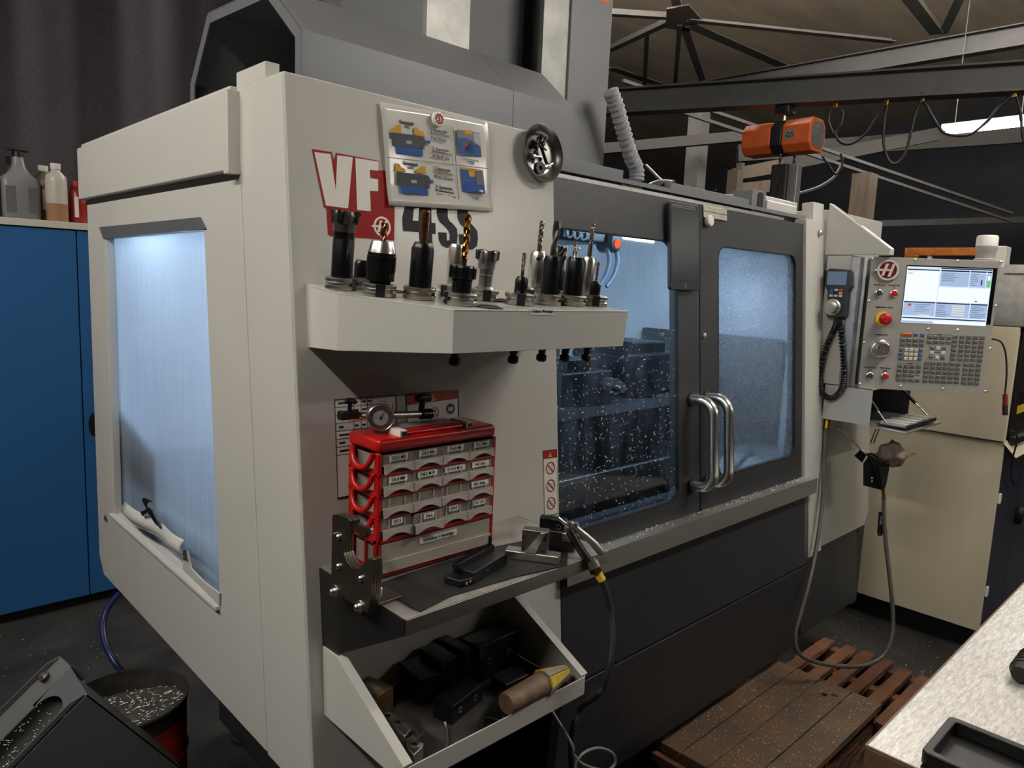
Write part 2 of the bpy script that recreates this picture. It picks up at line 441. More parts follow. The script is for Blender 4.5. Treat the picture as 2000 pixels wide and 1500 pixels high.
# side panel with window opening
def sidey(z): return fy(z) + 0.217
win = [on_x(205, 462, XS), on_x(398, 449, XS), on_x(430, 1182, XS), on_x(222, 1002, XS)]
wtl, wtr, wbr, wbl = [(p.y, p.z) for p in win]
zt, zb = 1.972, 0.675
outer = [(2.782, zt), (sidey(zt), zt), (sidey(zb), zb), (2.735, zb), (2.782, 0.73)]
sp = MB()
O = [(XS, y, z) for y, z in outer]; I = [(XS, *wtl), (XS, *wtr), (XS, *wbr), (XS, *wbl), (XS, wbl[0], wbl[1] + 0.05)]
sp.ring(O, I, (0.03, 0, 0)); sp.build('side_panel', M_white, mach, bevel=0.002)
# rain-hood over the side window, proud of the panel
hd = MB()
hd.prism([(XS - 0.022, 2.79, 1.962), (XS - 0.022, 1.60, 1.962), (XS - 0.022, 1.60, 2.127), (XS - 0.022, 2.79, 2.127)], (0.06, 0, 0))
hd.build('hood_panel', M_white, mach, bevel=0.004)
MB().box((XS - 0.026, 1.575, 1.955), (XS + 0.02, 1.60, 2.127)).build('hood_end', M_white, mach, bevel=0.002)
MB().box((XS - 0.01, 1.60, 2.127), (XS + 0.05, 2.785, 2.14)).build('hood_lip', M_white, mach, bevel=0.002)
# window frame: dark top reveal, inner ledge, bent bottom flap
wf = MB()
wf.prism([(XS - 0.003, wtl[0] + 0.05, wtl[1] + 0.03), (XS - 0.003, wtr[0] + 0.015, wtr[1] + 0.03), (XS - 0.003, wtr[0] - 0.02, wtr[1] + 0.002), (XS - 0.003, wtl[0] + 0.012, wtl[1] - 0.006)], (0.028, 0, 0))
wf.build('window_reveal', mat('reveal_grey', '#55565a', 0.5), mach)  # even grey strip along the window top
# side pane : dirty streaked polycarbonate
def pane_mat(name, kind):
    m = bpy.data.materials.new(name); m.use_nodes = True; nt = m.node_tree
    nt.nodes.remove(nt.nodes['Principled BSDF']); out = nt.nodes['Material Output']
    tc = nt.nodes.new('ShaderNodeTexCoord'); mp = nt.nodes.new('ShaderNodeMapping'); nt.links.new(tc.outputs['Object'], mp.inputs['Vector'])
    n = nt.nodes.new('ShaderNodeTexNoise'); n.inputs['Detail'].default_value = 8; n.inputs['Roughness'].default_value = 0.7
    nt.links.new(mp.outputs['Vector'], n.inputs['Vector'])
    tr = nt.nodes.new('ShaderNodeBsdfTransparent'); tl = nt.nodes.new('ShaderNodeBsdfTranslucent')
    df = nt.nodes.new('ShaderNodeBsdfDiffuse'); gl = nt.nodes.new('ShaderNodeBsdfGlossy')
    mx = nt.nodes.new('ShaderNodeMixShader'); m2 = nt.nodes.new('ShaderNodeMixShader'); m3 = nt.nodes.new('ShaderNodeMixShader')
    fr = nt.nodes.new('ShaderNodeFresnel'); fr.inputs['IOR'].default_value = 1.38
    rp = nt.nodes.new('ShaderNodeMapRange')
    if kind == 'side':
        mp.inputs['Scale'].default_value = (1, 40, 0.55); n.inputs['Scale'].default_value = 3.0
        rp.inputs['From Min'].default_value = 0.3; rp.inputs['From Max'].default_value = 0.7
        rp.inputs['To Min'].default_value = 0.90; rp.inputs['To Max'].default_value = 0.55
        tr.inputs[0].default_value = (0.86, 0.94, 1.0, 1); tl.inputs[0].default_value = (0.75, 0.84, 0.96, 1)
    elif kind == 'clear':
        mp.inputs['Scale'].default_value = (1, 1, 0.35); n.inputs['Scale'].default_value = 14.0
        rp.inputs['From Min'].default_value = 0.45; rp.inputs['From Max'].default_value = 0.8
        rp.inputs['To Min'].default_value = 0.005; rp.inputs['To Max'].default_value = 0.09
        tr.inputs[0].default_value = (0.84, 0.92, 0.97, 1); tl.inputs[0].default_value = (0.8, 0.85, 0.95, 1)
    else:
        n.inputs['Scale'].default_value = 170.0; n.inputs['Detail'].default_value = 3
        rp.inputs['From Min'].default_value = 0.42; rp.inputs['From Max'].default_value = 0.68
        rp.inputs['To Min'].default_value = 0.16; rp.inputs['To Max'].default_value = 0.42
        tr.inputs[0].default_value = (0.72, 0.82, 0.90, 1); tl.inputs[0].default_value = (0.8, 0.85, 0.95, 1)
    df.inputs[0].default_value = (0.5, 0.52, 0.55, 1); gl.inputs['Roughness'].default_value = 0.03
    nt.links.new(n.outputs['Fac'], rp.inputs['Value'])
    nt.links.new(rp.outputs['Result'], mx.inputs[0]); nt.links.new(tr.outputs[0], mx.inputs[1])
    m2.inputs[0].default_value = 0.25; nt.links.new(tl.outputs[0], m2.inputs[1]); nt.links.new(df.outputs[0], m2.inputs[2])
    nt.links.new(m2.outputs[0], mx.inputs[2])
    ge = nt.nodes.new('ShaderNodeNewGeometry'); iv = nt.nodes.new('ShaderNodeMath'); iv.operation = 'SUBTRACT'; iv.inputs[0].default_value = 1.0
    nt.links.new(ge.outputs['Backfacing'], iv.inputs[1]); ml = nt.nodes.new('ShaderNodeMath'); ml.operation = 'MULTIPLY'
    nt.links.new(fr.outputs[0], ml.inputs[0]); nt.links.new(iv.outputs[0], ml.inputs[1]); nt.links.new(ml.outputs[0], m3.inputs[0]); nt.links.new(mx.outputs[0], m3.inputs[1]); nt.links.new(gl.outputs[0], m3.inputs[2])
    nt.links.new(m3.outputs[0], out.inputs[0]); return m
M_pside = pane_mat('streaked_polycarbonate', 'side'); M_pclear = pane_mat('door_glass', 'clear'); M_pspray = pane_mat('sprayed_door_glass', 'spray')
xi = XS + 0.026
MB().prism([(xi, wtl[0] + 0.01, wtl[1] + 0.01), (xi, wtr[0] - 0.01, wtr[1] + 0.01), (xi, wbr[0] - 0.01, wbr[1] - 0.01), (xi, wbl[0] + 0.01, wbl[1] - 0.01)], (0.003, 0, 0)).build('side_window', M_pside, mach)
# pale inner frame line on the left of the pane
MB().prism([(XS + 0.001, wtl[0], wtl[1]), (XS + 0.001, wtl[0] - 0.014, wtl[1]), (XS + 0.001, wbl[0] - 0.014, wbl[1]), (XS + 0.001, wbl[0], wbl[1])], (0.02, 0, 0)).build('window_ledge', M_white, mach)
MB().prism([(XS - 0.012, wbl[0] + 0.01, wbl[1] - 0.012), (XS - 0.012, wbr[0], wbr[1] - 0.012), (XS - 0.012, wbr[0], wbr[1] - 0.002), (XS - 0.012, wbl[0] + 0.01, wbl[1] - 0.002)], (0.03, 0, 0)).build('window_sill', M_white, mach, bevel=0.001)
# loose bent white strip that lies in the lower window edge, with clip
fl = MB(); xo = XS - 0.015
def flapf(a, b):
    u = 245 + (362 - 245) * a; vt = 992 + (1068 - 992) * a
    p = on_x(u, vt, xo); bulge = 0.012 * math.sin(b * math.pi * 1.0) + 0.006 * math.sin(a * 9)
    return (xo - bulge + 0.028 * b * 0, p.y, p.z - 0.048 * b + 0.02)
fl.grid(flapf, 14, 8); fl.build('bent_flap', M_white, mach, solid=0.002, smooth=60)
MB().prism([on_x(u, v, xo + 0.012) for u, v in ((360, 1070), (368, 1075), (376, 1110), (400, 1135), (430, 1158), (430, 1180), (360, 1112))], (-0.004, 0, 0)).build('flap_tail', M_white, mach)
hk = tag(MB().prism([on_x(u, v, XS - 0.026) for u, v in ((282, 972), (300, 980), (289, 982), (287, 988), (297, 995), (312, 1028), (306, 1024), (290, 1000), (280, 1008), (276, 1000), (288, 994), (279, 976))], (-0.003, 0, 0)).build('hook_clip', M_blk), 'small black hook clip stuck on the side window edge', 'clip')
MB().lathe([(0, 0), (0.011, 0), (0.011, 0.004), (0.006, 0.008), (0, 0.008)], frame(on_x(209, 1012, XS), (0, -1, 0), (0, 0, 1)) , 14).build('panel_screw', M_steel2, mach, smooth=40)
# top deck and back of the cabinet
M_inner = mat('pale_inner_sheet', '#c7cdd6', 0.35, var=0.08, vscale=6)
M_innerd = mat('wet_dimmed_sheet', '#3d424c', 0.25, var=0.3, vscale=5)  # coolant-wet sheet, also darkened so the lower work zone looks dim
MB().box((XS + 0.05, 1.412, 2.062), (3.05, 2.76, 2.075)).build('top_deck', M_grey, mach)
MB().box((XS + 0.04, 2.745, 0.70), (3.05, 2.775, 2.061)).build('back_panel', M_inner, mach)
MB().box((3.02, 1.42, 0.70), (3.05, 2.745, 2.061)).build('right_inner_wall', M_inner, mach)
MB().box((2.995, 1.45, 1.10), (3.018, 2.20, 1.56)).build('added_dark_cover', mat('added_cover_grey', '#4a4b4e', 0.4, var=0.2, vscale=5), mach, bevel=0.01)  # dark box added so the middle of the right window looks dim
MB().box((2.99, 1.45, 0.74), (3.018, 2.74, 1.02)).build('right_dark_sheet', mat('dim_sheet_grey', '#33363d', 0.35), mach)  # dark sheet added, dimness of the lower work zone put into its colour
MB().box((2.05, 2.735, 0.74), (2.985, 2.744, 1.45)).build('rear_dark_sheet', mat('dim_sheet_grey', '#33363d', 0.35), mach)  # same added dark sheet, low on the rear wall
MB().box((1.44, 1.466, 1.97), (2.99, 1.474, 2.061)).build('leak_stop_strip', M_grey, mach)  # added strip, keeps work light from leaking out over the doors
MB().box((XS + 0.034, 1.66, 1.88), (XS + 0.05, 2.745, 2.061)).build('left_inner_wall', M_inner, mach)
# lower tub under the work zone
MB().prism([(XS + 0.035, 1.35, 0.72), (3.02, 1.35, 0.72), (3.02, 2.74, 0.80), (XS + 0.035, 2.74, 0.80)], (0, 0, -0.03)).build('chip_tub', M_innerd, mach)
# base under the enclosure
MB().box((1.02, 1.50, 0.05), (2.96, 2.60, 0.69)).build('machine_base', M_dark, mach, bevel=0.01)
for (x, y) in ((1.1, 1.6), (2.85, 1.6), (1.1, 2.5), (2.85, 2.5)):
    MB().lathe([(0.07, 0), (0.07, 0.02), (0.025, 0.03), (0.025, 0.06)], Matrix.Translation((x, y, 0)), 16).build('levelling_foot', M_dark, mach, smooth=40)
MB().lathe([(0.03, 0), (0.03, 0.004)], frame((1.018, 1.95, 0.52), (0, -1, 0), (0, 0, 1)), 20).build('base_plug', M_blk, mach)
MB().lathe([(0.022, 0), (0.022, 0.004)], frame((1.018, 2.35, 0.50), (0, -1, 0), (0, 0, 1)), 20).build('base_plug', M_blk, mach)

# ---- doors
def on_door(u, v, off=0.0): return on_front(u, v, off - 0.012)   # doors run a little behind the front panel
DZ0, DZ1 = 0.985, 2.037
def pd(x, z, off=0.0): return pf(x, z, off - 0.012)
XM = on_door(1367, 700).x
def make_door(x0, x1, hole, pane, label):
    rt = MB(); n = len(hole)
    # outer loop resampled to the hole's count
    cx = sum(p.x for p in hole) / n; cz = sum(p.z for p in hole) / n
    outer = []
    for p in hole:
        dx, dz = p.x - cx, p.z - cz; k = 1e9
        if dx > 1e-9: k = min(k, (x1 - cx) / dx)
        if dx < -1e-9: k = min(k, (x0 - cx) / dx)
        if dz > 1e-9: k = min(k, (DZ1 - cz) / dz)
        if dz < -1e-9: k = min(k, (DZ0 - cz) / dz)
        outer.append((cx + dx * k, cz + dz * k))
    # snap nearest outer points to the corners
    for cxn, czn in ((x0, DZ0), (x1, DZ0), (x1, DZ1), (x0, DZ1)):
        j = min(range(n), key=lambda i: (outer[i][0] - cxn) ** 2 + (outer[i][1] - czn) ** 2); outer[j] = (cxn, czn)
    rt.ring([pd(x, z) for x, z in outer], [pd(p.x, p.z) for p in hole], -FN * 0.035)
    d = rt.build('door', M_char, mach); d['label'] = label
    MB().prism([pd(p.x, p.z, -0.010) for p in hole], -FN * 0.006).build('glass', pane, d)
    # bright edge of the pane's seal
    n2 = [(p.x + (cx - p.x) * 0.012, p.z + (cz - p.z) * 0.008) for p in hole]
    MB().ring([pd(p.x, p.z, 0.0005) for p in hole], [pd(x, z, 0.0005) for x, z in n2], -FN * 0.012).build('seal', M_rub, d)
    return d
def rhole(x0, x1, z0, z1, r, n=8):
    return [V((x, 0, z)) for x, z, _ in rrect(x0, z0, x1, z1, r, n)]
hL = (on_door(1086, 700).x - 0.012, on_door(1326, 760).x, on_door(1290, 988).z, on_door(1240, 460).z)
hR = (on_door(1403, 700).x, on_door(1554, 700).x, on_door(1500, 905).z, on_door(1480, 488).z)
doorL = make_door(1.40, XM - 0.003, rhole(hL[0], hL[1], hL[2], hL[3], 0.045), M_pclear, 'left charcoal sliding door with large chip-flecked window')
doorR = make_door(XM + 0.003, 2.912, rhole(hR[0], hR[1], hR[2], hR[3], 0.045), M_pspray, 'right charcoal sliding door with narrower spray-misted window')
# door handles: bent stainless tubes
def handle(x, door):
    zt_, zb_ = on_door(1360, 778).z, on_door(1360, 945).z
    mb = MB(); pts = []
    r = 0.05; out = 0.085
    a = pd(x, zt_); b = pd(x, zb_)
    pts.append(a)
    pts.append(a + FN * (out - r))
    for i in range(1, 7):
        t = math.pi / 2 * i / 6
        pts.append(a + FN * (out - r + r * math.sin(t)) - FUP * (r - r * math.cos(t)))
    for i in range(0, 7):
        t = math.pi / 2 * i / 6
        pts.append(b + FN * (out - r + r * math.cos(t)) + FUP * (r - r * math.sin(t)))
    pts.append(b)
    mb.tube(pts, 0.017, 14); mb.build('handle', M_chrome, door, smooth=50)
    for q in (a, b):
        MB().lathe([(0.024, 0), (0.024, 0.006), (0.018, 0.008)], frame(q, (1, 0, 0), FUP), 18).build('handle_collar', M_blk, door, smooth=40)
handle(on_door(1350, 860).x, doorL); handle(on_door(1380, 860).x, doorR)
MB().lathe([(0, 0), (0.010, 0), (0.010, 0.006), (0, 0.008)], frame(pd(on_door(1374, 655).x, on_door(1374, 655).z), (1, 0, 0), FUP), 14).build('lock', M_steel2, doorR, smooth=40)
# chips splashed on the left pane (inside)
ch = MB(); random.seed(3)
x0, x1, z0, z1 = hL
cnt = 0
while cnt < 650:
    x = random.uniform(x0 + 0.01, x1 - 0.01); t = random.random() ** 1.0; z = z0 + 0.01 + (z1 - z0) * 0.66 * t
    dens = (1 - t) ** 0.35 * (0.35 + 0.65 * min(1, t / 0.25))
    if random.random() > dens: continue
    p = pd(x, z, -0.0085); a = random.uniform(0, math.pi); L = random.choice((0.0016, 0.0022, 0.003, 0.0048)); wv = random.uniform(0.0008, 0.0015)
    dx = V((math.cos(a), 0, 0)) + FUP * math.sin(a); dy = V((-math.sin(a), 0, 0)) + FUP * math.cos(a)
    ch.add([p - dx * L - dy * wv, p + dx * L - dy * wv * 0.3, p + dx * L * 0.8 + dy * wv + FN * 0.001, p - dx * L * 0.6 + dy * wv], [(0, 1, 2, 3)]); cnt += 1
o = ch.build('swarf_flecks', mat('bright_swarf', '#f6f6f2', 0.5, 0.0), doorL); o['kind'] = 'stuff'
# sill in stainless steel, projecting
zs = 1.005
sl = MB(); sy = 1.335 - 0.098
ys = fy(zs)
MB().prism([(1.433, ys - 0.028, zs), (2.965, ys - 0.028, zs), (2.965, ys + 0.05, zs + 0.004), (1.433, ys + 0.05, zs + 0.004)], (0, 0, -0.004)).build('sill_top', M_steel, mach)
MB().prism([(1.433, ys - 0.030, zs), (2.965, ys - 0.030, zs), (2.965, ys - 0.034, zs - 0.062), (1.433, ys - 0.034, zs - 0.062)], (0, 0.004, 0)).build('sill_lip', M_steel, mach)
MB().box((2.961, ys - 0.034, zs - 0.062), (2.965, ys + 0.03, zs)).build('sill_end', M_steel, mach)
# chips lying on the sill
cs = MB()
for i in range(260):
    x = 1.5 + 1.45 * random.random() ** 0.6; y = ys - 0.02 + 0.05 * random.random(); s = random.uniform(0.0008, 0.003)
    cs.box((x, y, zs + 0.002), (x + s * 2, y + s, zs + 0.004 + s * 0.5))
o = cs.build('sill_swarf', MATS['bright_swarf'], mach); o['kind'] = 'stuff'
# lower front skirts (charcoal)
z1_, z2_, z3_ = zs - 0.062, 0.638, 0.10
MB().prism([pf(1.433, z2_ + 0.003), pf(2.958, z2_ + 0.003), pf(2.958, z1_), pf(1.433, z1_)], -FN * 0.03).build('skirt_panel', M_char, mach, bevel=0.003)
MB().prism([pf(1.433, 0.26, -0.06), pf(2.958, 0.26, -0.06), pf(2.958, z2_ - 0.003), pf(1.433, z2_ - 0.003)], -FN * 0.03).build('kick_panel', M_char, mach, bevel=0.003)
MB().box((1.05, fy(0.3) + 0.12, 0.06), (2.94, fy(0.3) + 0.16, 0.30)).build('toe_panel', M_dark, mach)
# door-side column, right
MB().prism([pf(2.918, 0.66), pf(3.0, 0.66), pf(3.0, ZT0 - 0.075), pf(2.918, ZT0 - 0.075)], -FN * 0.05).build('door_column', M_white, mach, bevel=0.003)
MB().prism([pf(3.0, 0.66, -0.008), pf(3.10, 0.66, -0.008), pf(3.10, ZT0, -0.008), pf(3.0, ZT0, -0.008)], -FN * 0.05).build('column_return', M_white, mach, bevel=0.003)
b_ = on_front(1599, 455, -0.008)
MB().lathe([(0.013, 0), (0.013, 0.012), (0.010, 0.014), (0, 0.014)], frame(b_, (1, 0, 0), FUP), 6).build('hex_bolt', M_steel2, mach, smooth=30)
# header over the right corner
hx = on_y(1497, 415, 1.45).x
MB().prism([(hx, 1.45, 2.00), (3.0, 1.45, 2.00), (3.0, 1.45, 2.118), (hx, 1.45, 2.118)], (0, 0.30, 0)).build('corner_header', M_white, mach, bevel=0.006)
MB().prism([(hx - 0.03, 1.50, 2.118), (3.10, 1.50, 2.118), (3.10, 1.50, 2.145), (hx - 0.03, 1.50, 2.145)], (0, 0.35, 0)).build('header_lip', M_white, mach, bevel=0.004)
for u in (1553, 1576):
    MB().lathe([(0.012, 0), (0.012, 0.002)], frame(on_y(u, 424, 1.4495), (1, 0, 0), (0, 0, 1)), 16).build('header_hole', M_blk, mach)
# right front panels beyond the column
MB().prism([pf(3.10, 0.655, -0.04), pf(3.66, 0.655, -0.04), pf(3.71, 0.72, -0.04), pf(3.71, 1.26, -0.04), pf(3.10, 1.26, -0.04)], -FN * 0.03).build('right_panel', M_white, mach, bevel=0.003)
MB().prism([pf(3.0, 0.30, -0.05), pf(3.60, 0.30, -0.05), pf(3.60, 0.65, -0.05), pf(3.0, 0.65, -0.05)], -FN * 0.03).build('right_skirt', M_char, mach, bevel=0.002)
MB().box((3.60, fy(0.5) + 0.06, 0.25), (3.68, fy(0.5) + 0.5, 0.655)).build('right_foot_panel', M_dark, mach)
MB().prism([pf(3.14, 1.26, -0.05), pf(3.75, 1.26, -0.05), pf(3.75, 1.95, -0.05), pf(3.14, 1.95, -0.05)], -FN * 0.03).build('right_upper_panel', mat('dark_inside_grey', '#4b4c4f', 0.5), mach)
MB().box((3.25, 1.42, 1.93), (3.86, 1.75, 2.128)).build('right_top_box', M_white, mach, bevel=0.005)
# ---- things above the doors: rails, brackets
def railbox(u0, v0, u1, v1, Y, h, name, mt=M_grey, dep=0.03):
    a = on_y(u0, v0, Y); b = on_y(u1, v1, Y)
    MB().prism([(a.x, Y, a.z), (b.x, Y, (a.z + b.z) / 2 * 0 + a.z), (b.x, Y, a.z - h), (a.x, Y, a.z - h)], (0, dep, 0)).build(name, mt, mach, bevel=0.001)
zr = on_y(1310, 358, 1.43).z
x_a, x_b = on_y(1309, 380, 1.43).x, on_y(1468, 400, 1.43).x
MB().box((x_a, 1.43, 2.045), (x_b, 1.46, on_y(1309, 356, 1.43).z)).build('door_rail', M_grey, mach, bevel=0.001)
for u in (1314, 1397): MB().lathe([(0.004, 0), (0.004, 0.002)], frame(V((on_y(u, 365, 1.43).x, 1.4295, 2.105)), (1, 0, 0), (0, 0, 1)), 10).build('rail_hole', M_blk, mach)
MB().box((on_y(1468, 400, 1.42).x, 1.42, 2.00), (on_y(1495, 400, 1.42).x, 1.50, on_y(1480, 372, 1.42).z)).build('rail_bracket', M_grey, mach, bevel=0.001)
bx0 = on_y(1476, 400, 1.417)
MB().prism([(bx0.x + x, 1.417, 2.03 + z) for x, z, _ in rrect(0.015, 0.005, 0.055, 0.10, 0.012)], (0, 0.002, 0)).build('bracket_slot', M_blk, mach)
MB().box((1.43, 1.405, 2.04), (2.80, 1.412, 2.052)).build('rail_strip', M_galv, mach)
MB().box((1.46, 1.43, 2.045), (on_y(1218, 330, 1.43).x, 1.46, on_y(1150, 318, 1.43).z)).build('door_rail', M_grey, mach, bevel=0.001)
MB().box((on_y(1216, 345, 1.42).x, 1.42, 2.045), (on_y(1256, 350, 1.42).x, 1.46, 2.075)).build('rail_end', M_grey, mach, bevel=0.001)
for k in range(3):
    pts = [on_y(1255 + 4 * k, 369 - 2 * k, 1.43), on_y(1275, 366 - 4 * k, 1.45), on_y(1296, 357 - 2 * k, 1.46), on_y(1316, 356, 1.47)]
    MB().tube(spline(pts, 5), 0.006, 6).build('rail_cable', M_blk, mach, smooth=60)
MB().tube([on_y(1262, 323, 1.7), on_y(1296, 358, 1.47)], 0.006, 6).build('rail_cable', M_blk, mach, smooth=60)

# ---- conveyor hood and column on top of the machine
hood = MB(); x0h, Yf = 0.888, 1.70
prof = [(1.70, 2.076), (1.70, 2.329), (1.875, 2.472), (2.27, 2.492), (2.415, 2.316), (2.428, 2.076)]
xe1 = on_y(1120, 216, 1.70).x; xe2 = on_y(1059, 130, 1.875).x
xs_end = [xe1, xe1, xe2, xe2, xe1, xe1]
N = len(prof); xm = on_y(1003, 180, 1.70).x
for nm, xa, xb in (('chip_tunnel', None, xm - 0.001), ('chip_tunnel_end', xm + 0.001, None)):
    vs = []; fs = []
    for i, (y, z) in enumerate(prof):
        vs.append((x0h if xa is None else xa, y, z))
    for i, (y, z) in enumerate(prof):
        vs.append((xs_end[i] if xb is None else xb, y, z))
    for i in range(N - 1): fs.append((i, i + 1, N + i + 1, N + i))
    if xb is None: fs.append(tuple(range(N, 2 * N)))
    MB().add(vs, fs).build(nm, M_grey, mach, solid=0.003)
fl_i = [(1.735, 2.076), (1.735, 2.318), (1.888, 2.445), (2.258, 2.462), (2.385, 2.305), (2.395, 2.076)]
rg = MB()
for i in range(N - 1):
    a, b = prof[i], prof[i + 1]; c, d = fl_i[i + 1], fl_i[i]
    rg.prism([(x0h, *a), (x0h, *b), (x0h, *c), (x0h, *d)], (0.004, 0, 0))
rg.build('tunnel_flange', mat('tunnel_flange_grey', '#5f6063', 0.42), mach)
MB().prism([(xm - 0.3, 2.06 + (y - 2.06) * 0.96, 2.076 + (z - 2.076) * 0.96) for y, z in prof], (0.004, 0, 0)).build('tunnel_baffle', M_dark, mach)
YC = 1.9
def colx(u): return on_y(u, 60, YC).x
xc = [colx(833), colx(917), colx(1061), colx(1111), colx(1190)]
MB().box((xc[0], YC, 2.076), (xc[1], YC + 0.02, 3.6)).build('column_rail', mat('column_rail_steel', '#8d8c88', 0.5, 0.8, var=0.2, vscale=12), mach)
MB().box((xc[2], YC, 2.076), (xc[3], YC + 0.02, 3.6)).build('column_rail', mat('column_rail_steel', '#8d8c88', 0.5, 0.8, var=0.2, vscale=12), mach)
MB().box((xc[1], YC + 0.10, 2.076), (xc[2], YC + 0.5, 3.6)).build('column_core', mat('column_dark_grey', '#4a4a4c', 0.5), mach)
MB().box((xc[0], YC + 0.02, 2.076), (xc[0] + 0.02, YC + 0.5, 3.6)).build('column_side', M_grey, mach)
MB().box((xc[3], YC - 0.01, 2.076), (xc[4], YC + 0.5, 3.6)).build('column_cover', M_grey, mach, bevel=0.003)
st = on_y(1180, 2, YC - 0.012)
MB().box((st.x - 0.03, YC - 0.0115, st.z - 0.005), (st.x + 0.03, YC - 0.0105, st.z + 0.06)).build('column_sticker', M_orange, mach)
cpath = [on_y(u, v, 1.80) for u, v in ((1192, 178), (1203, 205), (1213, 240), (1222, 272), (1232, 305), (1243, 330), (1243, 352))]
cd = spline(cpath, 6)
mbc = MB(); mbc.tube(cd, 0.026, 10)
cond = mbc.build('cable_conduit', mat('light_grey_conduit', '#97979a', 0.55), mach, smooth=60)
L_ = len(cd)
for i in range(1, L_ - 1, 2):
    t = (cd[i + 1] - cd[i - 1]).normalized()
    M = frame(cd[i], t.cross(V((0, 1, 0.2))), V((0, 1, 0.2))); 
    MB().lathe([(0.026, -0.006), (0.030, -0.004), (0.030, 0.004), (0.026, 0.006)], Matrix.Translation(cd[i]) @ t.to_track_quat('Z', 'Y').to_matrix().to_4x4(), 12).build('conduit_rib', mat('light_grey_conduit', '#97979a', 0.55), cond, smooth=60)

# ---- inside the work zone: lamps, table, vises, spindle
M_led = emis('cool_white_work_light', '#e0f1ff', LED)
def led(a, b, label):
    a, b = V(a), V(b); wl = thing('work_light', (a + b) / 2, label, 'lamp', 'work lights inside the machine')
    MB().tube([a, b], 0.018, 12).build('light_tube', M_led, wl, smooth=60)
    for q in (a, b): MB().box((q.x - 0.022, q.y - 0.022, q.z - 0.022), (q.x + 0.022, q.y + 0.022, 2.061)).build('lamp_holder', M_house, wl)
led((0.80, 1.52, 2.035), (1.36, 1.52, 2.035), 'cool white work light inside the machine, upper left')
led((2.15, 1.50, 2.035), (2.90, 1.50, 2.035), 'cool white work light inside the machine, upper right')
led((0.82, 2.45, 2.03), (0.82, 2.05, 2.03), 'cool white work light inside above the side window')
M_iron = mat('wet_cast_iron', '#24282f', 0.35, 0.5, var=0.25, vscale=12)
M_tbl = mat('table_steel', '#9aa0a8', 0.25, 0.9)
tb_ = thing('machine_table', (2.2, 1.9, 0.95), 'slotted machine table inside the milling machine', 'table')
zt_ = on_y(1180, 792, 1.64).z; xt0 = 1.30
for k in range(5):
    y = 1.64 + k * 0.09
    MB().box((xt0, y, zt_ - 0.035), (2.92, y + 0.07, zt_)).build('table_land', M_tbl, tb_)
MB().box((xt0, 1.642, zt_ - 0.16), (2.92, 2.068, zt_ - 0.036)).build('table_body', M_iron, tb_)
MB().box((1.5, 1.70, 0.80), (2.6, 2.02, zt_ - 0.161)).build('saddle', M_iron, tb_)
def inbox(u0, v0, u1, v1, Y, dep, name, mt, par, bev=0.004, z0=None):
    a, b = on_y(u0, v1, Y), on_y(u1, v1, Y); t = on_y((u0 + u1) / 2, v0, Y).z; lo = zt_ + 0.001 if z0 is None else z0
    return MB().box((a.x, Y, lo), (b.x, Y + dep, t)).build(name, mt, par, bevel=bev)
va = thing('machine_vise', on_y(1140, 790, 1.66), 'dark vise with clamped part behind the left window', 'vise', 'vises on the machine table')
inbox(1095, 728, 1194, 790, 1.66, 0.30, 'vise_body', M_iron, va); inbox(1108, 702, 1165, 735, 1.69, 0.10, 'jaw', M_black, va); inbox(1120, 712, 1190, 740, 1.82, 0.08, 'jaw', M_black, va)
c = on_y(1183, 752, 1.655); MB().lathe([(0.03, 0), (0.03, 0.05), (0.018, 0.05), (0.018, 0.08), (0, 0.08)], frame(c, (1, 0, 0), (0, 0, 1)), 18).build('screw_end', M_tbl, va, smooth=40)
vb = thing('machine_vise', on_y(1470, 790, 1.66), 'grey vise on the table behind the right window', 'vise', 'vises on the machine table')
inbox(1425, 735, 1475, 792, 1.68, 0.26, 'vise_body', M_iron, vb); inbox(1430, 715, 1468, 740, 1.70, 0.08, 'jaw', M_black, vb)
rt_ = thing('rotary_table', on_y(1270, 790, 1.70), 'dark boxy rotary unit behind the left window, beside the vise', 'fixture')
inbox(1222, 690, 1324, 792, 1.72, 0.30, 'housing', M_iron, rt_, 0.015); inbox(1235, 668, 1300, 695, 1.74, 0.2, 'cover', M_iron, rt_, 0.01)
c = on_y(1262, 735, 1.699); MB().lathe([(0.075, 0), (0.075, 0.03), (0.03, 0.03), (0.03, 0.05), (0, 0.05)], frame(c, (1, 0, 0), (0, 0, 1)), 28).build('faceplate', M_iron, rt_, smooth=40)
# spindle head with ring nozzles near the top left of the left window
sp_ = thing('spindle_head', on_y(1150, 440, 1.78), 'dark spindle unit with ring nozzles and orange lamp behind left window', 'spindle')
YSP = 1.78
def sq(u, v, Y=YSP): return on_y(u, v, Y)
a, b = sq(1082, 470), sq(1184, 478); MB().box((a.x, YSP, b.z), (b.x, YSP + 0.22, 2.060)).build('head_block', M_iron, sp_, bevel=0.012)
a, b = sq(1104, 462, YSP - 0.01), sq(1146, 462, YSP - 0.01); MB().box((a.x, YSP - 0.012, a.z), (b.x, YSP - 0.001, 2.058)).build('nozzle_plate', mat('plate_pale_blue', '#8fa6c8', 0.35), sp_)
for i in range(3):
    for j in range(2):
        c = sq(1111 + 13.5 * i, 454 - 15 * j + 2.5 * i, YSP - 0.014)
        MB().ring(circ(0.020, 20), circ(0.013, 20), (0, 0, 0.006), frame(c, (1, 0, 0), (0, 0, 1))).build('ring_nozzle', M_iron, sp_)
c = sq(1197, 472); MB().lathe([(0.042, 0), (0.042, 0.06), (0.03, 0.07), (0, 0.07)], frame((c.x, c.y + 0.05, c.z), (1, 0, 0), (0, 0, 1)), 18).build('lamp_body', M_iron, sp_, smooth=40)
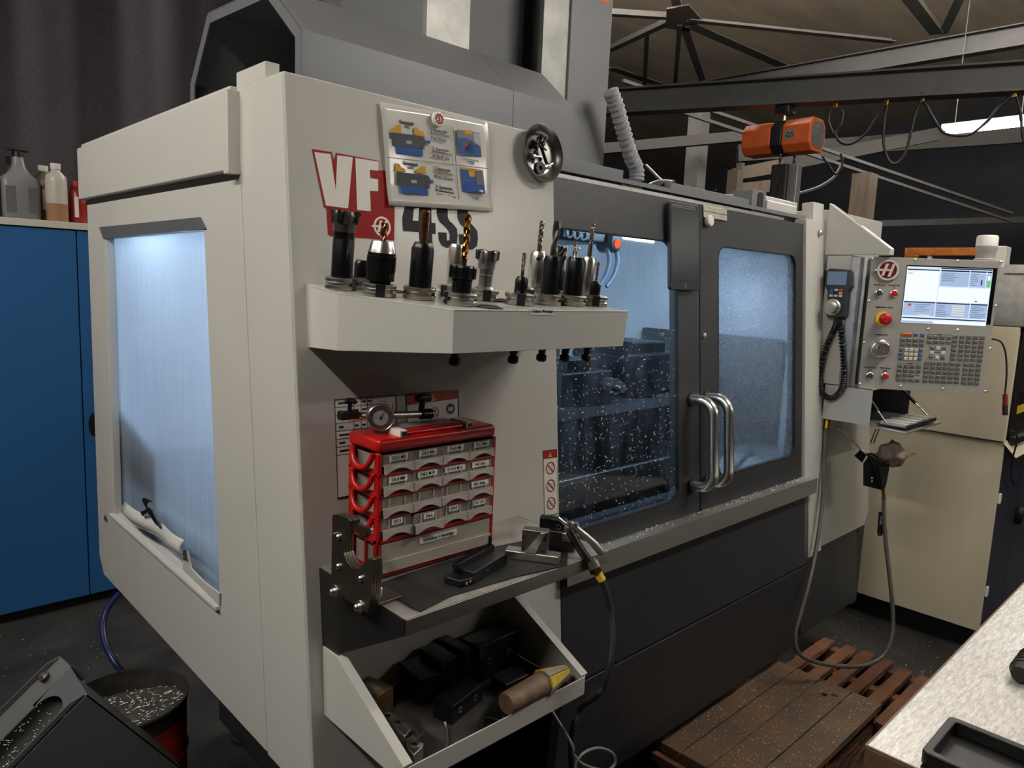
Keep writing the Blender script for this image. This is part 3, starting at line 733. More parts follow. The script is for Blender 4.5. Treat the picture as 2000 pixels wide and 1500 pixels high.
MB().lathe([(0.016, 0), (0.016, 0.005), (0, 0.007)], frame((c.x, c.y - 0.021, c.z - 0.008), (1, 0, 0), (0, 0, 1)), 14).build('signal_lens', emis('orange_signal', '#ff5a2a', 1.5), sp_, smooth=40)
for du in (0, 16): MB().tube(spline([sq(1186 + du, 484), sq(1190 + du, 512), sq(1182 + du, 540), sq(1168 + du, 560)], 6), 0.008, 8).build('coolant_hose', mat('hose_blue_grey', '#5d6c84', 0.5), sp_, smooth=60)
a = sq(1290, 560, 2.3); MB().lathe([(0.10, 0), (0.10, 0.25), (0.07, 0.32), (0.07, 0.5)], Matrix.Translation((a.x, 2.3, 1.55)), 24).build('spindle_nose', mat('nose_steel', '#7f8a9a', 0.35, 0.6), sp_, smooth=40)
MB().box((a.x - 0.10, 2.18, 1.98), (a.x + 0.16, 2.5, 2.060)).build('head_casting', mat('head_blue_grey', '#7c8aa0', 0.4), sp_, bevel=0.02)
# sloping dark guards and pale lips low inside
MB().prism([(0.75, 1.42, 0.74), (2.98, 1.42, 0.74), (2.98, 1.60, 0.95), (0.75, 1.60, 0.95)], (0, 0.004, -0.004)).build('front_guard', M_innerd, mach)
zl = on_y(1200, 918, 1.56).z
MB().box((1.40, 1.555, zl - 0.018), (2.98, 1.575, zl + 0.004)).build('guard_lip', M_tbl, mach, bevel=0.004)
MB().box((0.72, 2.25, 0.80), (2.98, 2.28, 1.20)).build('way_cover', mat('way_cover_steel', '#2c3038', 0.3, 0.5), mach)
MB().prism([(0.72, 2.28, 1.20), (2.98, 2.28, 1.20), (2.98, 2.73, 1.30), (0.72, 2.73, 1.30)], (0, 0, 0.004)).build('rear_ledge', M_inner, mach)
MB().prism([(XS + 0.05, 1.62, 0.80), (XS + 0.30, 1.62, 0.80), (XS + 0.05, 1.62, 1.06)], (0, 1.1, 0)).build('left_chip_slope', M_inner, mach)
MB().prism([(2.985, 1.46, 1.03), (2.985, 2.2, 1.03), (2.80, 2.2, 0.93), (2.80, 1.46, 0.93)], (0, 0, -0.004)).build('right_chip_slope', M_inner, mach)

# ---- decals on the front panel
def dec(pts, mt, name, par, off=0.0006, th=0.0005, z4=None, pl=on_front):
    P = [pl(u, v, off) for u, v in pts]
    return MB().prism(P, FN * th).build(name, mt, par)
def zz(pts, ox, oy, s): return [(ox + x * s, oy + y * s) for x, y in pts]
vf = MB()
bg = dec(zz([(197, 470), (326, 490), (341, 551), (353, 495), (637, 548), (635, 607), (735, 620), (735, 850), (732, 1065), (470, 1045), (318, 1037), (303, 1025), (293, 855), (277, 852)], 550, 150, .3), M_decred, 'logo_field', mach)
dec(zz([(213, 490), (318, 503), (353, 745), (362, 512), (463, 523), (432, 857), (288, 838)], 550, 150, .3), M_decwht, 'letter_v', bg, 0.0012)
dec(zz([(480, 528), (632, 553), (630, 612), (573, 605), (577, 660), (628, 668), (628, 745), (575, 742), (580, 875), (492, 867)], 550, 150, .3), M_decwht, 'letter_f', bg, 0.0012)
lc = on_front(550 + 655 * .3, 150 + 976 * .3, 0.0012); LM = frame(lc, (1, 0, 0), FUP)
def emblem(M, r, mt, par, th=0.0006):
    MB().ring(circ(r, 36), circ(r * 0.80, 36), (0, 0, th), M).build('emblem_ring', mt, par)
    sh = 0.30
    def sl(x0, y0, x1, y1): return [((x0 + y0 * sh) * r, y0 * r, 0), ((x1 + y0 * sh) * r, y0 * r, 0), ((x1 + y1 * sh) * r, y1 * r, 0), ((x0 + y1 * sh) * r, y1 * r, 0)]
    h = MB(); h.prism(sl(-0.42, -0.55, -0.16, 0.60), (0, 0, th * 1.3), M); h.prism(sl(0.18, -0.62, 0.44, 0.60), (0, 0, th * 1.3), M)
    h.prism(sl(-0.16, -0.10, 0.18, 0.10), (0, 0, th * 1.3), M); h.prism([(-1.30 * r, -0.12 * r, 0), (-0.40 * r, -0.12 * r, 0), (-0.36 * r, 0.10 * r, 0), (-1.1 * r, 0.10 * r, 0)], (0, 0, th * 1.3), M)
    h.build('emblem_letter', mt, par)
emblem(LM, 0.0215, M_decwht, bg)
n4 = dec(zz([(1430, 45), (1395, 190), (1405, 380), (1640, 400), (1650, 590), (1835, 610), (1830, 425), (1882, 430), (1877, 268), (1820, 262), (1815, -60), (1480, -100)], 600, 400, .13333), M_decblk, 'numeral_four', mach)
dec(zz([(1563, 60), (1545, 228), (1627, 236), (1640, 40)], 600, 400, .13333), M_white, 'numeral_gap', n4, 0.0012, 0.0002)
S1 = [(20, 20), (22, 120), (50, 190), (110, 245), (150, 290), (165, 340), (160, 395), (130, 400), (125, 312), (35, 305), (42, 395), (70, 450), (130, 480), (190, 475), (238, 440), (250, 350), (243, 270), (200, 215), (160, 180), (140, 140), (138, 20)]
dec(zz(S1, 850, 400, .175), M_decblk, 'letter_s', mach)
S2 = [(x + 228 if x < 200 else x + 226, y + 22) for x, y in S1]
dec(zz(S2, 850, 400, .175), M_decblk, 'letter_s', mach)
# spec table sticker, warning stickers
def sticker(pts, mt, name): return dec(pts, mt, name, mach, 0.0006, 0.0004)
A1 = [(653, 780), (775, 771), (776, 950), (659, 975)]
s1 = sticker(A1, M_paper, 'data_sticker')
def bil(Q, a, b):
    p = [Q[0][i] + (Q[1][i] - Q[0][i]) * a for i in (0, 1)]; q = [Q[3][i] + (Q[2][i] - Q[3][i]) * a for i in (0, 1)]
    return (p[0] + (q[0] - p[0]) * b, p[1] + (q[1] - p[1]) * b)
def bq(Q, a0, b0, a1, b1): return [bil(Q, a0, b0), bil(Q, a1, b0), bil(Q, a1, b1), bil(Q, a0, b1)]
ln = MB()
def lnq(Q, a0, b0, a1, b1, off=0.0011): ln.prism([on_front(u, v, off) for u, v in bq(Q, a0, b0, a1, b1)], FN * 0.0002)
for b in (0.0, 0.08, 0.16, 0.24, 0.32, 0.40, 0.48, 0.56, 0.985): lnq(A1, 0.0, b, 0.62 if 0 < b < 0.9 else 1.0, b + 0.006)
for a in (0.0, 0.30, 0.42, 0.52, 0.60, 0.985): lnq(A1, a, 0.0, a + 0.008, 0.56 if 0 < a < 0.9 else 1.0)
random.seed(4)
for r in range(7):
    for a in (0.06, 0.32, 0.44, 0.535): lnq(A1, a, 0.035 + r * 0.08, a + random.uniform(0.05, 0.2 if a < 0.1 else 0.075), 0.055 + r * 0.08)
hxc = bil(A1, 0.78, 0.10)
for k in range(6):
    a_, b_2 = math.pi / 3 * k, math.pi / 3 * (k + 1)
    p, q = (hxc[0] + 10 * math.cos(a_), hxc[1] + 9 * math.sin(a_)), (hxc[0] + 10 * math.cos(b_2), hxc[1] + 9 * math.sin(b_2))
    ln.prism([on_front(p[0], p[1], .0011), on_front(q[0], q[1], .0011), on_front(q[0], q[1] + 1, .0011), on_front(p[0], p[1] + 1, .0011)], FN * 0.0002)
lnq(A1, 0.68, 0.20, 0.95, 0.206); lnq(A1, 0.93, 0.10, 0.94, 0.28)
ln.build('data_print', M_ink, s1)
A2 = [(793, 769), (895, 761), (897, 818), (797, 845)]
s2 = sticker(A2, M_paper, 'warning_sticker')
M_warnred = mat('warning_red', '#a01410', 0.4); M_yel = mat('warning_yellow', '#f0c01c', 0.4); M_navy = mat('mandatory_blue', '#1d2c52', 0.4)
dec(bq(A2, 0, 0, 1, 0.30), M_warnred, 'warning_band', s2, 0.0011, 0.0002)
def tri(Q, a, b, w_, h_, par):
    dec([bil(Q, a, b - h_), bil(Q, a + w_, b + h_), bil(Q, a - w_, b + h_)], M_yel, 'warning_triangle', par, 0.0014, 0.0002)
    dec([bil(Q, a - w_ * .12, b - h_ * .4), bil(Q, a + w_ * .12, b - h_ * .4), bil(Q, a + w_ * .1, b + h_ * .7), bil(Q, a - w_ * .1, b + h_ * .7)], M_ink, 'exclamation_mark', par, 0.0017, 0.0002)
tri(A2, 0.52, 0.16, 0.05, 0.11, s2)
def disc(px, r, mt, name, par, off=0.0014, ring=False, bar_=False):
    M = frame(on_front(px[0], px[1], off), (1, 0, 0), FUP)
    if ring:
        MB().ring(circ(r, 28), circ(r * 0.86, 28), (0, 0, 0.0002), M).build(name, mt, par)
        if bar_:
            c = math.cos(math.radians(-45)); s_ = math.sin(math.radians(-45)); t = 0.06
            MB().prism([((x * c - y * s_) * r, (x * s_ + y * c) * r, 0.0001) for x, y in ((-0.95, -t), (0.95, -t), (0.95, t), (-0.95, t))], (0, 0, 0.0003), M).build('prohibition_bar', mt, par)
    else: MB().prism(circ(r, 28), (0, 0, 0.0002), M).build(name, mt, par)
def figure(px, s, mt, name, par, off=0.0013):
    M = frame(on_front(px[0], px[1], off), (1, 0, 0), FUP); m = MB()
    m.prism(circ(0.16 * s, 10, 0, 0.62 * s), (0, 0, .0002), M)
    m.prism([(-0.16 * s, 0.42 * s, 0), (0.16 * s, 0.42 * s, 0), (0.10 * s, -0.05 * s, 0), (-0.10 * s, -0.05 * s, 0)], (0, 0, .0002), M)
    for a, b, c_, d in ((-0.1, 0, -0.28, -0.65), (0.1, 0, 0.28, -0.65), (-0.14, 0.38, -0.5, 0.0), (0.14, 0.38, 0.5, 0.2)):
        m.prism([((a - .05) * s, b * s, 0), ((a + .05) * s, b * s, 0), ((c_ + .05) * s, d * s, 0), ((c_ - .05) * s, d * s, 0)], (0, 0, .0002), M)
    m.build(name, mt, par)
pc = bil(A2, 0.53, 0.62); disc(pc, 0.0125, M_warnred, 'prohibition_ring', s2, ring=True, bar_=True); figure(pc, 0.011, M_ink, 'pictogram', s2)
pc = bil(A2, 0.84, 0.60); disc(pc, 0.0125, M_navy, 'mandatory_disc', s2)
M = frame(on_front(pc[0], pc[1], 0.0017), (1, 0, 0), FUP); m = MB()
for x0_, y0_, x1_, y1_ in ((-0.55, -0.4, -0.1, 0.35), (0.1, -0.4, 0.55, 0.35), (-0.08, -0.4, 0.08, 0.2)): m.prism([(x0_ * .0125, y0_ * .0125, 0), (x1_ * .0125, y0_ * .0125, 0), (x1_ * .0125, y1_ * .0125, 0), (x0_ * .0125, y1_ * .0125, 0)], (0, 0, .0002), M)
m.build('pictogram', M_paper, s2)
A3 = [(1061, 880), (1088, 877), (1090, 1003), (1064, 1009)]
s3 = sticker(A3, M_paper, 'caution_sticker'); dec(bq(A3, 0, 0, 1, 0.13), M_warnred, 'warning_band', s3, 0.0011, 0.0002); tri(A3, 0.5, 0.07, 0.13, 0.04, s3)
for b in (0.28, 0.55, 0.82):
    pc = bil(A3, 0.5, b); disc(pc, 0.017, M_ink, 'prohibition_ring', s3, ring=True, bar_=False); disc(pc, 0.0165, M_warnred, 'prohibition_ring', s3, ring=True, bar_=True, off=0.0016)
    m = MB(); M = frame(on_front(pc[0], pc[1], 0.0013), (1, 0, 0), FUP)
    for k in range(4): m.prism([(-0.010, -0.008 + k * 0.004, 0), (0.010, -0.006 + k * 0.005, 0), (0.010, -0.0054 + k * 0.005, 0), (-0.010, -0.0074 + k * 0.004, 0)], (0, 0, .0002), M)
    m.build('pictogram', M_ink, s3)
dd = MB()
for q in (A1, A2, A3):
    for (a0, b0, a1, b1) in ((0, 0, 1, 0.008), (0, 0.992, 1, 1), (0, 0, 0.008, 1), (0.985, 0, 1, 1)):
        dd.prism([on_front(u, v, .0018) for u, v in bq(q, a0, b0, a1, b1)], FN * 0.0001)
dd.build('sticker_borders', M_ink, mach)

# ================================================================ control bin, pendant, jog handle
XB = 3.096
binx = thing('control_bin', (XB, 1.1, 1.2), 'white control box with sloped top at the right machine corner', 'control box')
def sx(pts, X): return [on_x(u, v, X) for u, v in pts]
# side plates and shell
MB().prism([(XB, 1.36, 1.925), (XB, 1.36, 2.138), (XB, 1.10, 1.95), (XB, 1.10, 1.925)], (0.045, 0, 0)).build('sloped_cover', M_white, binx, bevel=0.003)
for y in (1.16, 1.24): MB().prism([(XB + 0.018, y + dy, 1.95 + (y + dy - 1.10) * 0.723 + 0.0015) for dy in (-0.012, 0.012)] + [(XB + 0.026, y + dy, 1.95 + (y + dy - 1.10) * 0.723 + 0.0015) for dy in (0.012, -0.012)], (0, 0, 0.0005)).build('cover_slot', M_blk, binx)
MB().box((XB, 1.246, 1.385), (XB + 0.02, 1.345, 1.92)).build('side_plate', M_white, binx, bevel=0.002)
MB().box((XB + 0.02, 1.25, 1.385), (XB + 0.44, 1.345, 1.92)).build('box_body', M_white, binx, bevel=0.002)
# bent channel that carries the pendant
MB().prism([(XB, 1.246, 1.385), (XB - 0.012, 1.240, 1.385), (XB - 0.012, 1.205, 1.385), (XB + 0.004, 1.196, 1.385), (XB + 0.004, 1.182, 1.385), (XB + 0.03, 1.20, 1.385), (XB + 0.03, 1.246, 1.385)], (0, 0, 0.53)).build('pendant_channel', M_galv, binx, bevel=0.002)
# lower storage compartment, open at the front
lo = MB(); zb_c, zt_c = 1.235, 1.385
MB().box((XB, 1.107, zb_c), (XB + 0.004, 1.30, zt_c)).build('bin_side', M_white, binx)
MB().box((XB + 0.45, 1.107, zb_c), (XB + 0.454, 1.30, zt_c)).build('bin_side', M_grey, binx)
MB().box((XB + 0.004, 1.296, zb_c), (XB + 0.45, 1.30, zt_c)).build('bin_back', M_grey, binx)
MB().box((XB + 0.004, 1.107, zb_c), (XB + 0.45, 1.296, zb_c + 0.004)).build('bin_floor', M_grey, binx)
MB().box((XB, 1.107, zt_c - 0.003), (XB + 0.454, 1.30, zt_c)).build('bin_roof', M_white, binx)
lid = MB().prism([(3.118, 1.106, 1.232), (3.56, 1.106, 1.232), (3.56, 0.972, 1.226), (3.118, 0.972, 1.226)], (0, 0, -0.006)).build('fold_down_lid', M_steel, binx, bevel=0.001)
for X, t0, t1 in ((3.14, (3.14, 1.15, 1.36), (3.14, 1.05, 1.245)), (3.54, (3.54, 1.15, 1.36), (3.54, 1.02, 1.245))):
    a, b = V(t0), V(t1); s_ = MB(); mid = a.lerp(b, 0.55)
    s_.tube([a, mid], 0.008, 8); st_ = s_.build('gas_strut', M_blk, binx, smooth=60); MB().tube([mid, b], 0.0035, 8).build('strut_rod', M_chrome, st_, smooth=60)
# parallels lying in a black rack on the lid
pr = thing('parallel_set', (3.34, 1.04, 1.24), 'black rack of shiny steel parallels on the fold-down lid', 'parallel set')
MB().box((3.16, 0.985, 1.2325), (3.53, 1.095, 1.239)).build('rack', M_blk, pr, bevel=0.002)
for k in range(9):
    x = 3.17 + k * 0.039
    MB().box((x, 0.99, 1.239), (x + 0.028, 1.09 - 0.004 * (k % 3), 1.251 + 0.004 * (k % 2))).build('parallel', mat('parallel_bright', '#e2e0da', 0.35, 0.5), pr, bevel=0.001)
MB().box((3.165, 0.984, 1.239), (3.528, 0.99, 1.247)).build('rack_lip', M_blk, pr)

# ---- pendant
CA = V((3.10, 1.168, 0)); CB = V((3.392, 0.787, 0)); CD = (CB - CA).normalized()
CN = V((CD.y, -CD.x, 0)); CN = -CN if CN.dot(-CA) < 0 else CN       # towards the viewer
CZ0, CZ1 = 1.385, 1.918
WID = (CB - CA).length
pend = thing('control_pendant', (3.25, 0.98, 1.385), 'grey control pendant with lit screen, keypad and red stop button', 'control panel')
CO = V((CA.x, CA.y, CZ0)) + CN * 0.0
CM = frame(CO, CD, (0, 0, 1))
assert (CM.to_3x3() @ V((0, 0, 1))).dot(CN) > 0
M_face = mat('silver_grey_face', '#a9a59d', 0.40, 0.25, bump=0.06, bscale=700)
MB().prism([V((x, y, 0)) for x, y, _ in rrect(0, 0, WID, CZ1 - CZ0, 0.006)], (0, 0, -0.003), CM).build('face_plate', M_face, pend, bevel=0.001)
MB().box((0.006, 0.006, -0.075), (WID - 0.006, CZ1 - CZ0 - 0.004, -0.0035), CM).build('housing', mat('pendant_housing_grey', '#8b8a86', 0.45), pend, bevel=0.008)
def cl_(zx, zy):            # a point of the panel, from its place in the picture, in panel coordinates
    p = on_plane(1580 + zx * .2, 480 + zy * .2, CO, CN); q = CM.inverted() @ p; return q.x, q.y
def cbox(p0, p1, z0, z1, mt, name, par, bev=0.0, rad=None):
    a, b = cl_(*p0), cl_(*p1); x0_, x1_ = sorted((a[0], b[0])); y0_, y1_ = sorted((a[1], b[1]))
    m = MB()
    if rad: m.prism(rrect(x0_, y0_, x1_, y1_, rad, z=z0), (0, 0, z1 - z0), CM)
    else: m.box((x0_, y0_, z0), (x1_, y1_, z1), CM)
    return m.build(name, mt, par, bevel=bev)
def disk_at(zx, zy): x, y = cl_(zx, zy); return CM @ Matrix.Translation((x, y, 0))
# screws round the face
scr = MB().lathe([(0.0055, 0), (0.0055, 0.0015), (0.003, 0.0035), (0, 0.0035)], None, 12).mesh('screw', M_chrome, 40)
for q in ((625, 126), (1035, 138), (1452, 148), (1880, 157), (583, 540), (1823, 587), (540, 947), (1770, 1007), (499, 1350), (897, 1374), (1304, 1398), (1722, 1423), (1167, 813), (1449, 824)):
    place(scr, 'screw', disk_at(*q), pend)
# screen
scrn = cbox((957, 187), (1770, 770), 0.0003, 0.0012, mat('screen_bezel_black', '#0c0d10', 0.25), 'screen', pend)
sa, sb = cl_(955, 198), cl_(1745, 770)
a0 = cl_(957, 195); b0 = cl_(1728, 790); sw = b0[0] - a0[0]; shh = a0[1] - b0[1]
def scq(x0_, y0_, x1_, y1_, mb, z): mb.box((a0[0] + x0_ * sw, a0[1] - y1_ * shh, z), (a0[0] + x1_ * sw, a0[1] - y0_ * shh, z + 0.0002), CM)
EM = {k: emis('screen_' + k, c, s) for k, c, s in (('pale', '#d4e3f5', 1.0), ('white', '#eef4fd', 1.0), ('mid', '#a9bfdf', 0.9), ('navy', '#20314e', 0.8), ('cream', '#efe4cf', 1.0), ('green', '#4fd23a', 1.0), ('text', '#6d7f9c', 0.8), ('red', '#c0503c', 0.9))}
layers = [('pale', [(0.005, 0.008, 0.995, 0.992)], 0.0013),
          ('white', [(0.01, 0.075, 0.385, 0.60), (0.40, 0.35, 0.985, 0.60), (0.01, 0.935, 0.985, 0.985)], 0.0016),
          ('mid', [(0.405, 0.085, 0.735, 0.33), (0.745, 0.085, 0.925, 0.33), (0.935, 0.085, 0.99, 0.33), (0.012, 0.64, 0.38, 0.86), (0.39, 0.64, 0.78, 0.87), (0.79, 0.64, 0.985, 0.87), (0.01, 0.955, 0.38, 0.985)], 0.0017),
          ('navy', [(0.40, 0.012, 0.99, 0.035), (0.012, 0.05, 0.385, 0.07), (0.405, 0.05, 0.735, 0.075), (0.745, 0.05, 0.925, 0.075), (0.935, 0.05, 0.99, 0.075), (0.012, 0.615, 0.38, 0.637), (0.39, 0.615, 0.78, 0.637), (0.79, 0.615, 0.985, 0.637), (0.01, 0.895, 0.985, 0.915), (0.875, 0.20, 0.89, 0.29), (0.83, 0.565, 0.86, 0.58)], 0.0019),
          ('cream', [(0.02, 0.078, 0.13, 0.095)] + [(0.58, 0.66 + k * 0.04, 0.73, 0.675 + k * 0.04) for k in range(5)] + [(0.2, 0.84, 0.33, 0.855)], 0.0020),
          ('green', [(0.948, 0.215, 0.978, 0.315)], 0.0021), ('red', [(0.06, 0.655, 0.10, 0.695)], 0.0020)]
random.seed(11); tx = []
for c0, c1, r0, r1 in ((0.42, 0.62, 0.10, 0.25), (0.75, 0.86, 0.10, 0.32), (0.80, 0.97, 0.66, 0.86), (0.15, 0.37, 0.66, 0.82), (0.40, 0.56, 0.66, 0.86), (0.02, 0.09, 0.12, 0.15)):
    y = r0
    while y < r1: tx.append((c0, y, c0 + (c1 - c0) * random.uniform(0.5, 1), y + 0.009)); y += 0.032
layers.append(('text', tx, 0.0021)); layers.append(('white', [(0.948, 0.13, 0.978, 0.20)], 0.0022))
for k, rects, z in layers:
    m = MB()
    for r in rects:
        scq(*r, m, z)
        if k != 'text': m.build('screen_graphic', EM[k], scrn); m = MB()
    if k == 'text': m.build('screen_text', EM[k], scrn)['kind'] = 'stuff'
# emblem
ec = cl_(765, 238); EMx = CM @ Matrix.Translation((ec[0], ec[1], 0.0003))
er = 0.042
eb = MB().lathe([(er, 0), (er, 0.005), (er * 0.92, 0.007), (0, 0.007)], EMx, 32).build('emblem', mat('emblem_red', '#6b1513', 0.3), pend, smooth=40)
emblem(EMx @ Matrix.Translation((0, 0, 0.0072)), er, mat('emblem_silver', '#d6d4ce', 0.35, 0.3), eb, 0.003)
# push buttons
def pushb(q, mt, r=0.0115):
    M = disk_at(*q); b_ = MB().lathe([(r * 1.25, 0), (r * 1.25, 0.006), (r * 1.0, 0.008)], M, 24).build('button', M_chrome, pend, smooth=40)
    MB().lathe([(r, 0.008), (r, 0.011), (r * 0.9, 0.012), (0, 0.012)], M, 24).build('button_cap', mt, b_, smooth=40)
M_btn = mat('dark_button', '#3b3c3f', 0.4); M_btnr = mat('red_button', '#c01a18', 0.35)
pushb((680, 462), M_btn); pushb((828, 467), M_btnr); pushb((590, 1267), M_btn); pushb((738, 1272), M_btnr)
M = disk_at(722, 712); es = MB().lathe([(0.029, 0.0003), (0.029, 0.004), (0.014, 0.004), (0.014, 0.024)], M, 30).build('stop_button', mat('stop_yellow', '#e6bf2a', 0.45), pend, smooth=40)
MB().lathe([(0.014, 0.022), (0.023, 0.024), (0.0235, 0.036), (0.021, 0.042), (0.012, 0.046), (0, 0.047)], M, 30).build('stop_cap', mat('stop_red', '#b5141a', 0.35), es, smooth=50)
M = disk_at(690, 1002); jg = MB().lathe([(0.038, 0.0003), (0.038, 0.010), (0.034, 0.016), (0.030, 0.018)], M, 36).build('jog_wheel', M_chrome, pend, smooth=30)
MB().lathe([(0.030, 0.018), (0.026, 0.042), (0.024, 0.044), (0, 0.044)], M, 36).build('jog_knob', M_steel2, jg, smooth=30)
MB().lathe([(0.003, 0.044), (0.003, 0.0455), (0, 0.0455)], M @ Matrix.Translation((-0.018, 0.006, 0)), 10).build('jog_dimple', M_ink, jg)
emblem(M @ Matrix.Translation((0, 0, 0.0442)), 0.010, M_galv, jg)
def ctext(s, q, size):
    x, y = cl_(*q); text(s, size, CM @ Matrix.Translation((x, y, 0.0004)), M_ink, pend, 'lettering', bold=0.0003)
for s, q in (('POWER ON', (685, 384)), ('POWER OFF', (833, 389)), ('EMERGENCY STOP', (735, 603)), ('HANDLE JOG', (706, 870)), ('CYCLE START', (598, 1190)), ('FEED HOLD', (746, 1196))): ctext(s, q, 0.0078)
ctext('I', (681, 411), 0.009); ctext('O', (831, 413), 0.010); ctext('[ I ]', (595, 1216), 0.010); ctext('[O]', (742, 1221), 0.010)
ctext('DISPLAY', (1274, 869), 0.0055); ctext('OVERRIDES', (985, 1152), 0.0055); ctext('CURSOR', (1254, 1045), 0.0045); ctext('SINGLE', (1062, 1268), 0.0045)
for (a_, b_2) in (((1158, 866), (1235, 872)), ((1315, 871), (1392, 877)), ((868, 1146), (940, 1150)), ((1034, 1152), (1100, 1157))): cbox((a_[0], a_[1] - 3), (b_2[0], a_[1] + 4), 0.0003, 0.0006, M_ink, 'print_rule', pend)
# keys
def keymesh(w_, h_, mt, nm):
    m = MB(); d = 0.004; c = 0.0018
    vs = [(-w_, -h_, 0), (w_, -h_, 0), (w_, h_, 0), (-w_, h_, 0), (-w_, -h_, d - .001), (w_, -h_, d - .001), (w_, h_, d - .001), (-w_, h_, d - .001),
          (-w_ + c, -h_ + c, d), (w_ - c, -h_ + c, d), (w_ - c, h_ - c, d), (-w_ + c, h_ - c, d)]
    fs = [(8, 9, 10, 11)] + [(i, (i + 1) % 4, 4 + (i + 1) % 4, 4 + i) for i in range(4)] + [(4 + i, 4 + (i + 1) % 4, 8 + (i + 1) % 4, 8 + i) for i in range(4)]
    m.add(vs, fs); return m.mesh(nm, mt)
M_kg = mat('grey_key', '#5d5a55', 0.45); M_kb = mat('blue_key', '#3c5c86', 0.45); M_kw = mat('white_key', '#c9c2b4', 0.45); M_ko = mat('orange_key', '#b4531f', 0.45)
kw, kh = 0.0088, 0.0065
KM = {'g': keymesh(kw, kh, M_kg, 'key'), 'b': keymesh(0.007, kh, M_kb, 'key'), 'w': keymesh(0.0068, kh, M_kw, 'key'), 'o': keymesh(0.020, kh * .9, M_ko, 'key'), 'n': keymesh(0.0075, kh, M_kb, 'key')}
def key(k, q): x, y = cl_(*q); place(KM[k], 'key', CM @ Matrix.Translation((x, y, 0.0003)), pend)
key('o', (952, 866)); key('b', (1045, 870)); key('b', (1107, 872))
for r in range(2):
    for c in range(4): key('g', (915 - 4 * r + 61.5 * c, 918 + 44 * r + 2 * c)); key('g', (1178 - 4 * r + 61.5 * c, 893 + 46 * r + 2 * c))
for r in range(3):
    for c, kk in enumerate('bwwwb'): key(kk, (902 - 5 * r + 47.5 * c, 1013 + 43 * r + 2 * c))
for kk, q in (('b', (1202, 998)), ('w', (1257, 1000)), ('b', (1317, 1002)), ('w', (1197, 1043)), ('w', (1308, 1048)), ('b', (1192, 1088)), ('w', (1248, 1092)), ('b', (1305, 1094))): key(kk, q)
for r in range(6):
    key('g', (1427 - 5 * r, 888 + 43 * r))
    for c in range(4): key('g', (1497 - 5 * r + 64.5 * c, 891 + 43.5 * r + 2.5 * c))
for r in range(4):
    for c in range(4):
        if not (r == 2 and c == 3): key('g', (887 - 5 * r + 61.5 * c, 1173 + 44 * r + 2.5 * c))
for r in range(5):
    for c in range(6): key('g', (1152 - 5 * r + 61 * c, 1143 + 43.5 * r + 3 * c))
    for c in range(3): key('g', (1530 - 5 * r + 62.5 * c, 1160 + 44 * r + 3 * c))
# beacon and arm on top
bc = cl_(1770, 100)
BM = Matrix.Translation(CM @ V((bc[0], CZ1 - CZ0, -0.04)))
bcn = MB().lathe([(0.040, 0), (0.040, 0.006), (0.034, 0.010), (0.034, 0.035), (0.038, 0.042), (0.038, 0.058)], BM, 24).build('beacon', mat('beacon_grey', '#a8a69f', 0.45), pend, smooth=40)
MB().lathe([(0.038, 0.058), (0.038, 0.092), (0.034, 0.100), (0, 0.102)], BM, 24).build('beacon_lens', mat('beacon_white', '#eeece4', 0.3), bcn, smooth=40)
# sheet-metal arm behind the pendant's top edge
MB().box((0.03, CZ1 - CZ0 - 0.10, -0.14), (0.20, CZ1 - CZ0 - 0.02, -0.075), CM).build('pendant_arm', M_grey, pend)
# dongle cable hanging from the right side
ca = [at_d(1938, 662, 3.25), at_d(1955, 668, 3.25), at_d(1964, 690, 3.25), at_d(1966, 730, 3.25), at_d(1963, 770, 3.25)]
cb_ = MB().tube(spline(ca, 6), 0.004, 8).build('side_cable', M_blk, pend, smooth=60)
p_, q_ = at_d(1963, 770, 3.25), at_d(1963, 792, 3.25); MB().tube([p_, q_], 0.010, 8).build('plug', mat('red_plug', '#7a1d12', 0.4), cb_, smooth=60)
MB().tube([q_, at_d(1963, 811, 3.25)], 0.011, 4).build('plug_tip', M_blk, cb_)

# ---- hand-held jog unit hanging on the bin's side
jh = thing('jog_handset', (XB - 0.02, 1.29, 1.66), 'black hand-held jog unit with small screen and coiled cord', 'handset')
JM = frame((XB, 1.286, 1.765), (0, -1, 0), (0, 0, 1))      # local x towards the viewer, y up, z to the left
def jl(u, v): q = JM.inverted() @ on_x(u, v, XB - 0.03); return q.x, q.y
bd = [jl(u, v) for u, v in ((1620, 524), (1662, 527), (1664, 560), (1657, 568), (1652, 620), (1617, 622), (1614, 617), (1616, 568), (1611, 560), (1614, 528))]
M_jog = mat('handset_charcoal', '#2e3033', 0.45)
MB().prism([(x, y, 0.001) for x, y in bd], (0, 0, 0.032), JM).build('body', M_jog, jh, bevel=0.006)
a, b = jl(1618, 530), jl(1653, 557); sc_ = MB().box((a[0], b[1], 0.0335), (b[0], a[1], 0.0345), JM).build('screen', emis('handset_screen', '#6f8296', 0.55), jh)
a, b = jl(1621, 563), jl(1647, 581); MB().box((a[0], b[1], 0.0335), (b[0], a[1], 0.0345), JM).build('key_field', M_blk, jh)
kcol = [('#2f5f9c', 0, 0), ('#d8d8d4', 1, 0), ('#c85a2a', 2, 0), ('#2f5f9c', 0, 1), ('#202020', 1, 1), ('#d8b02a', 2, 1), ('#d8d8d4', 0, 2), ('#d8d8d4', 1, 2), ('#d8d8d4', 2, 2)]
for c_, i, j in kcol:
    x = a[0] + (b[0] - a[0]) * (i + 0.5) / 3; y = a[1] + (b[1] - a[1]) * (j + 0.5) / 3
    MB().box((x - 0.007, y - 0.0045, 0.0345), (x + 0.007, y + 0.0045, 0.0365), JM).build('handset_key', mat('hk_' + c_[1:], c_, 0.5), jh)
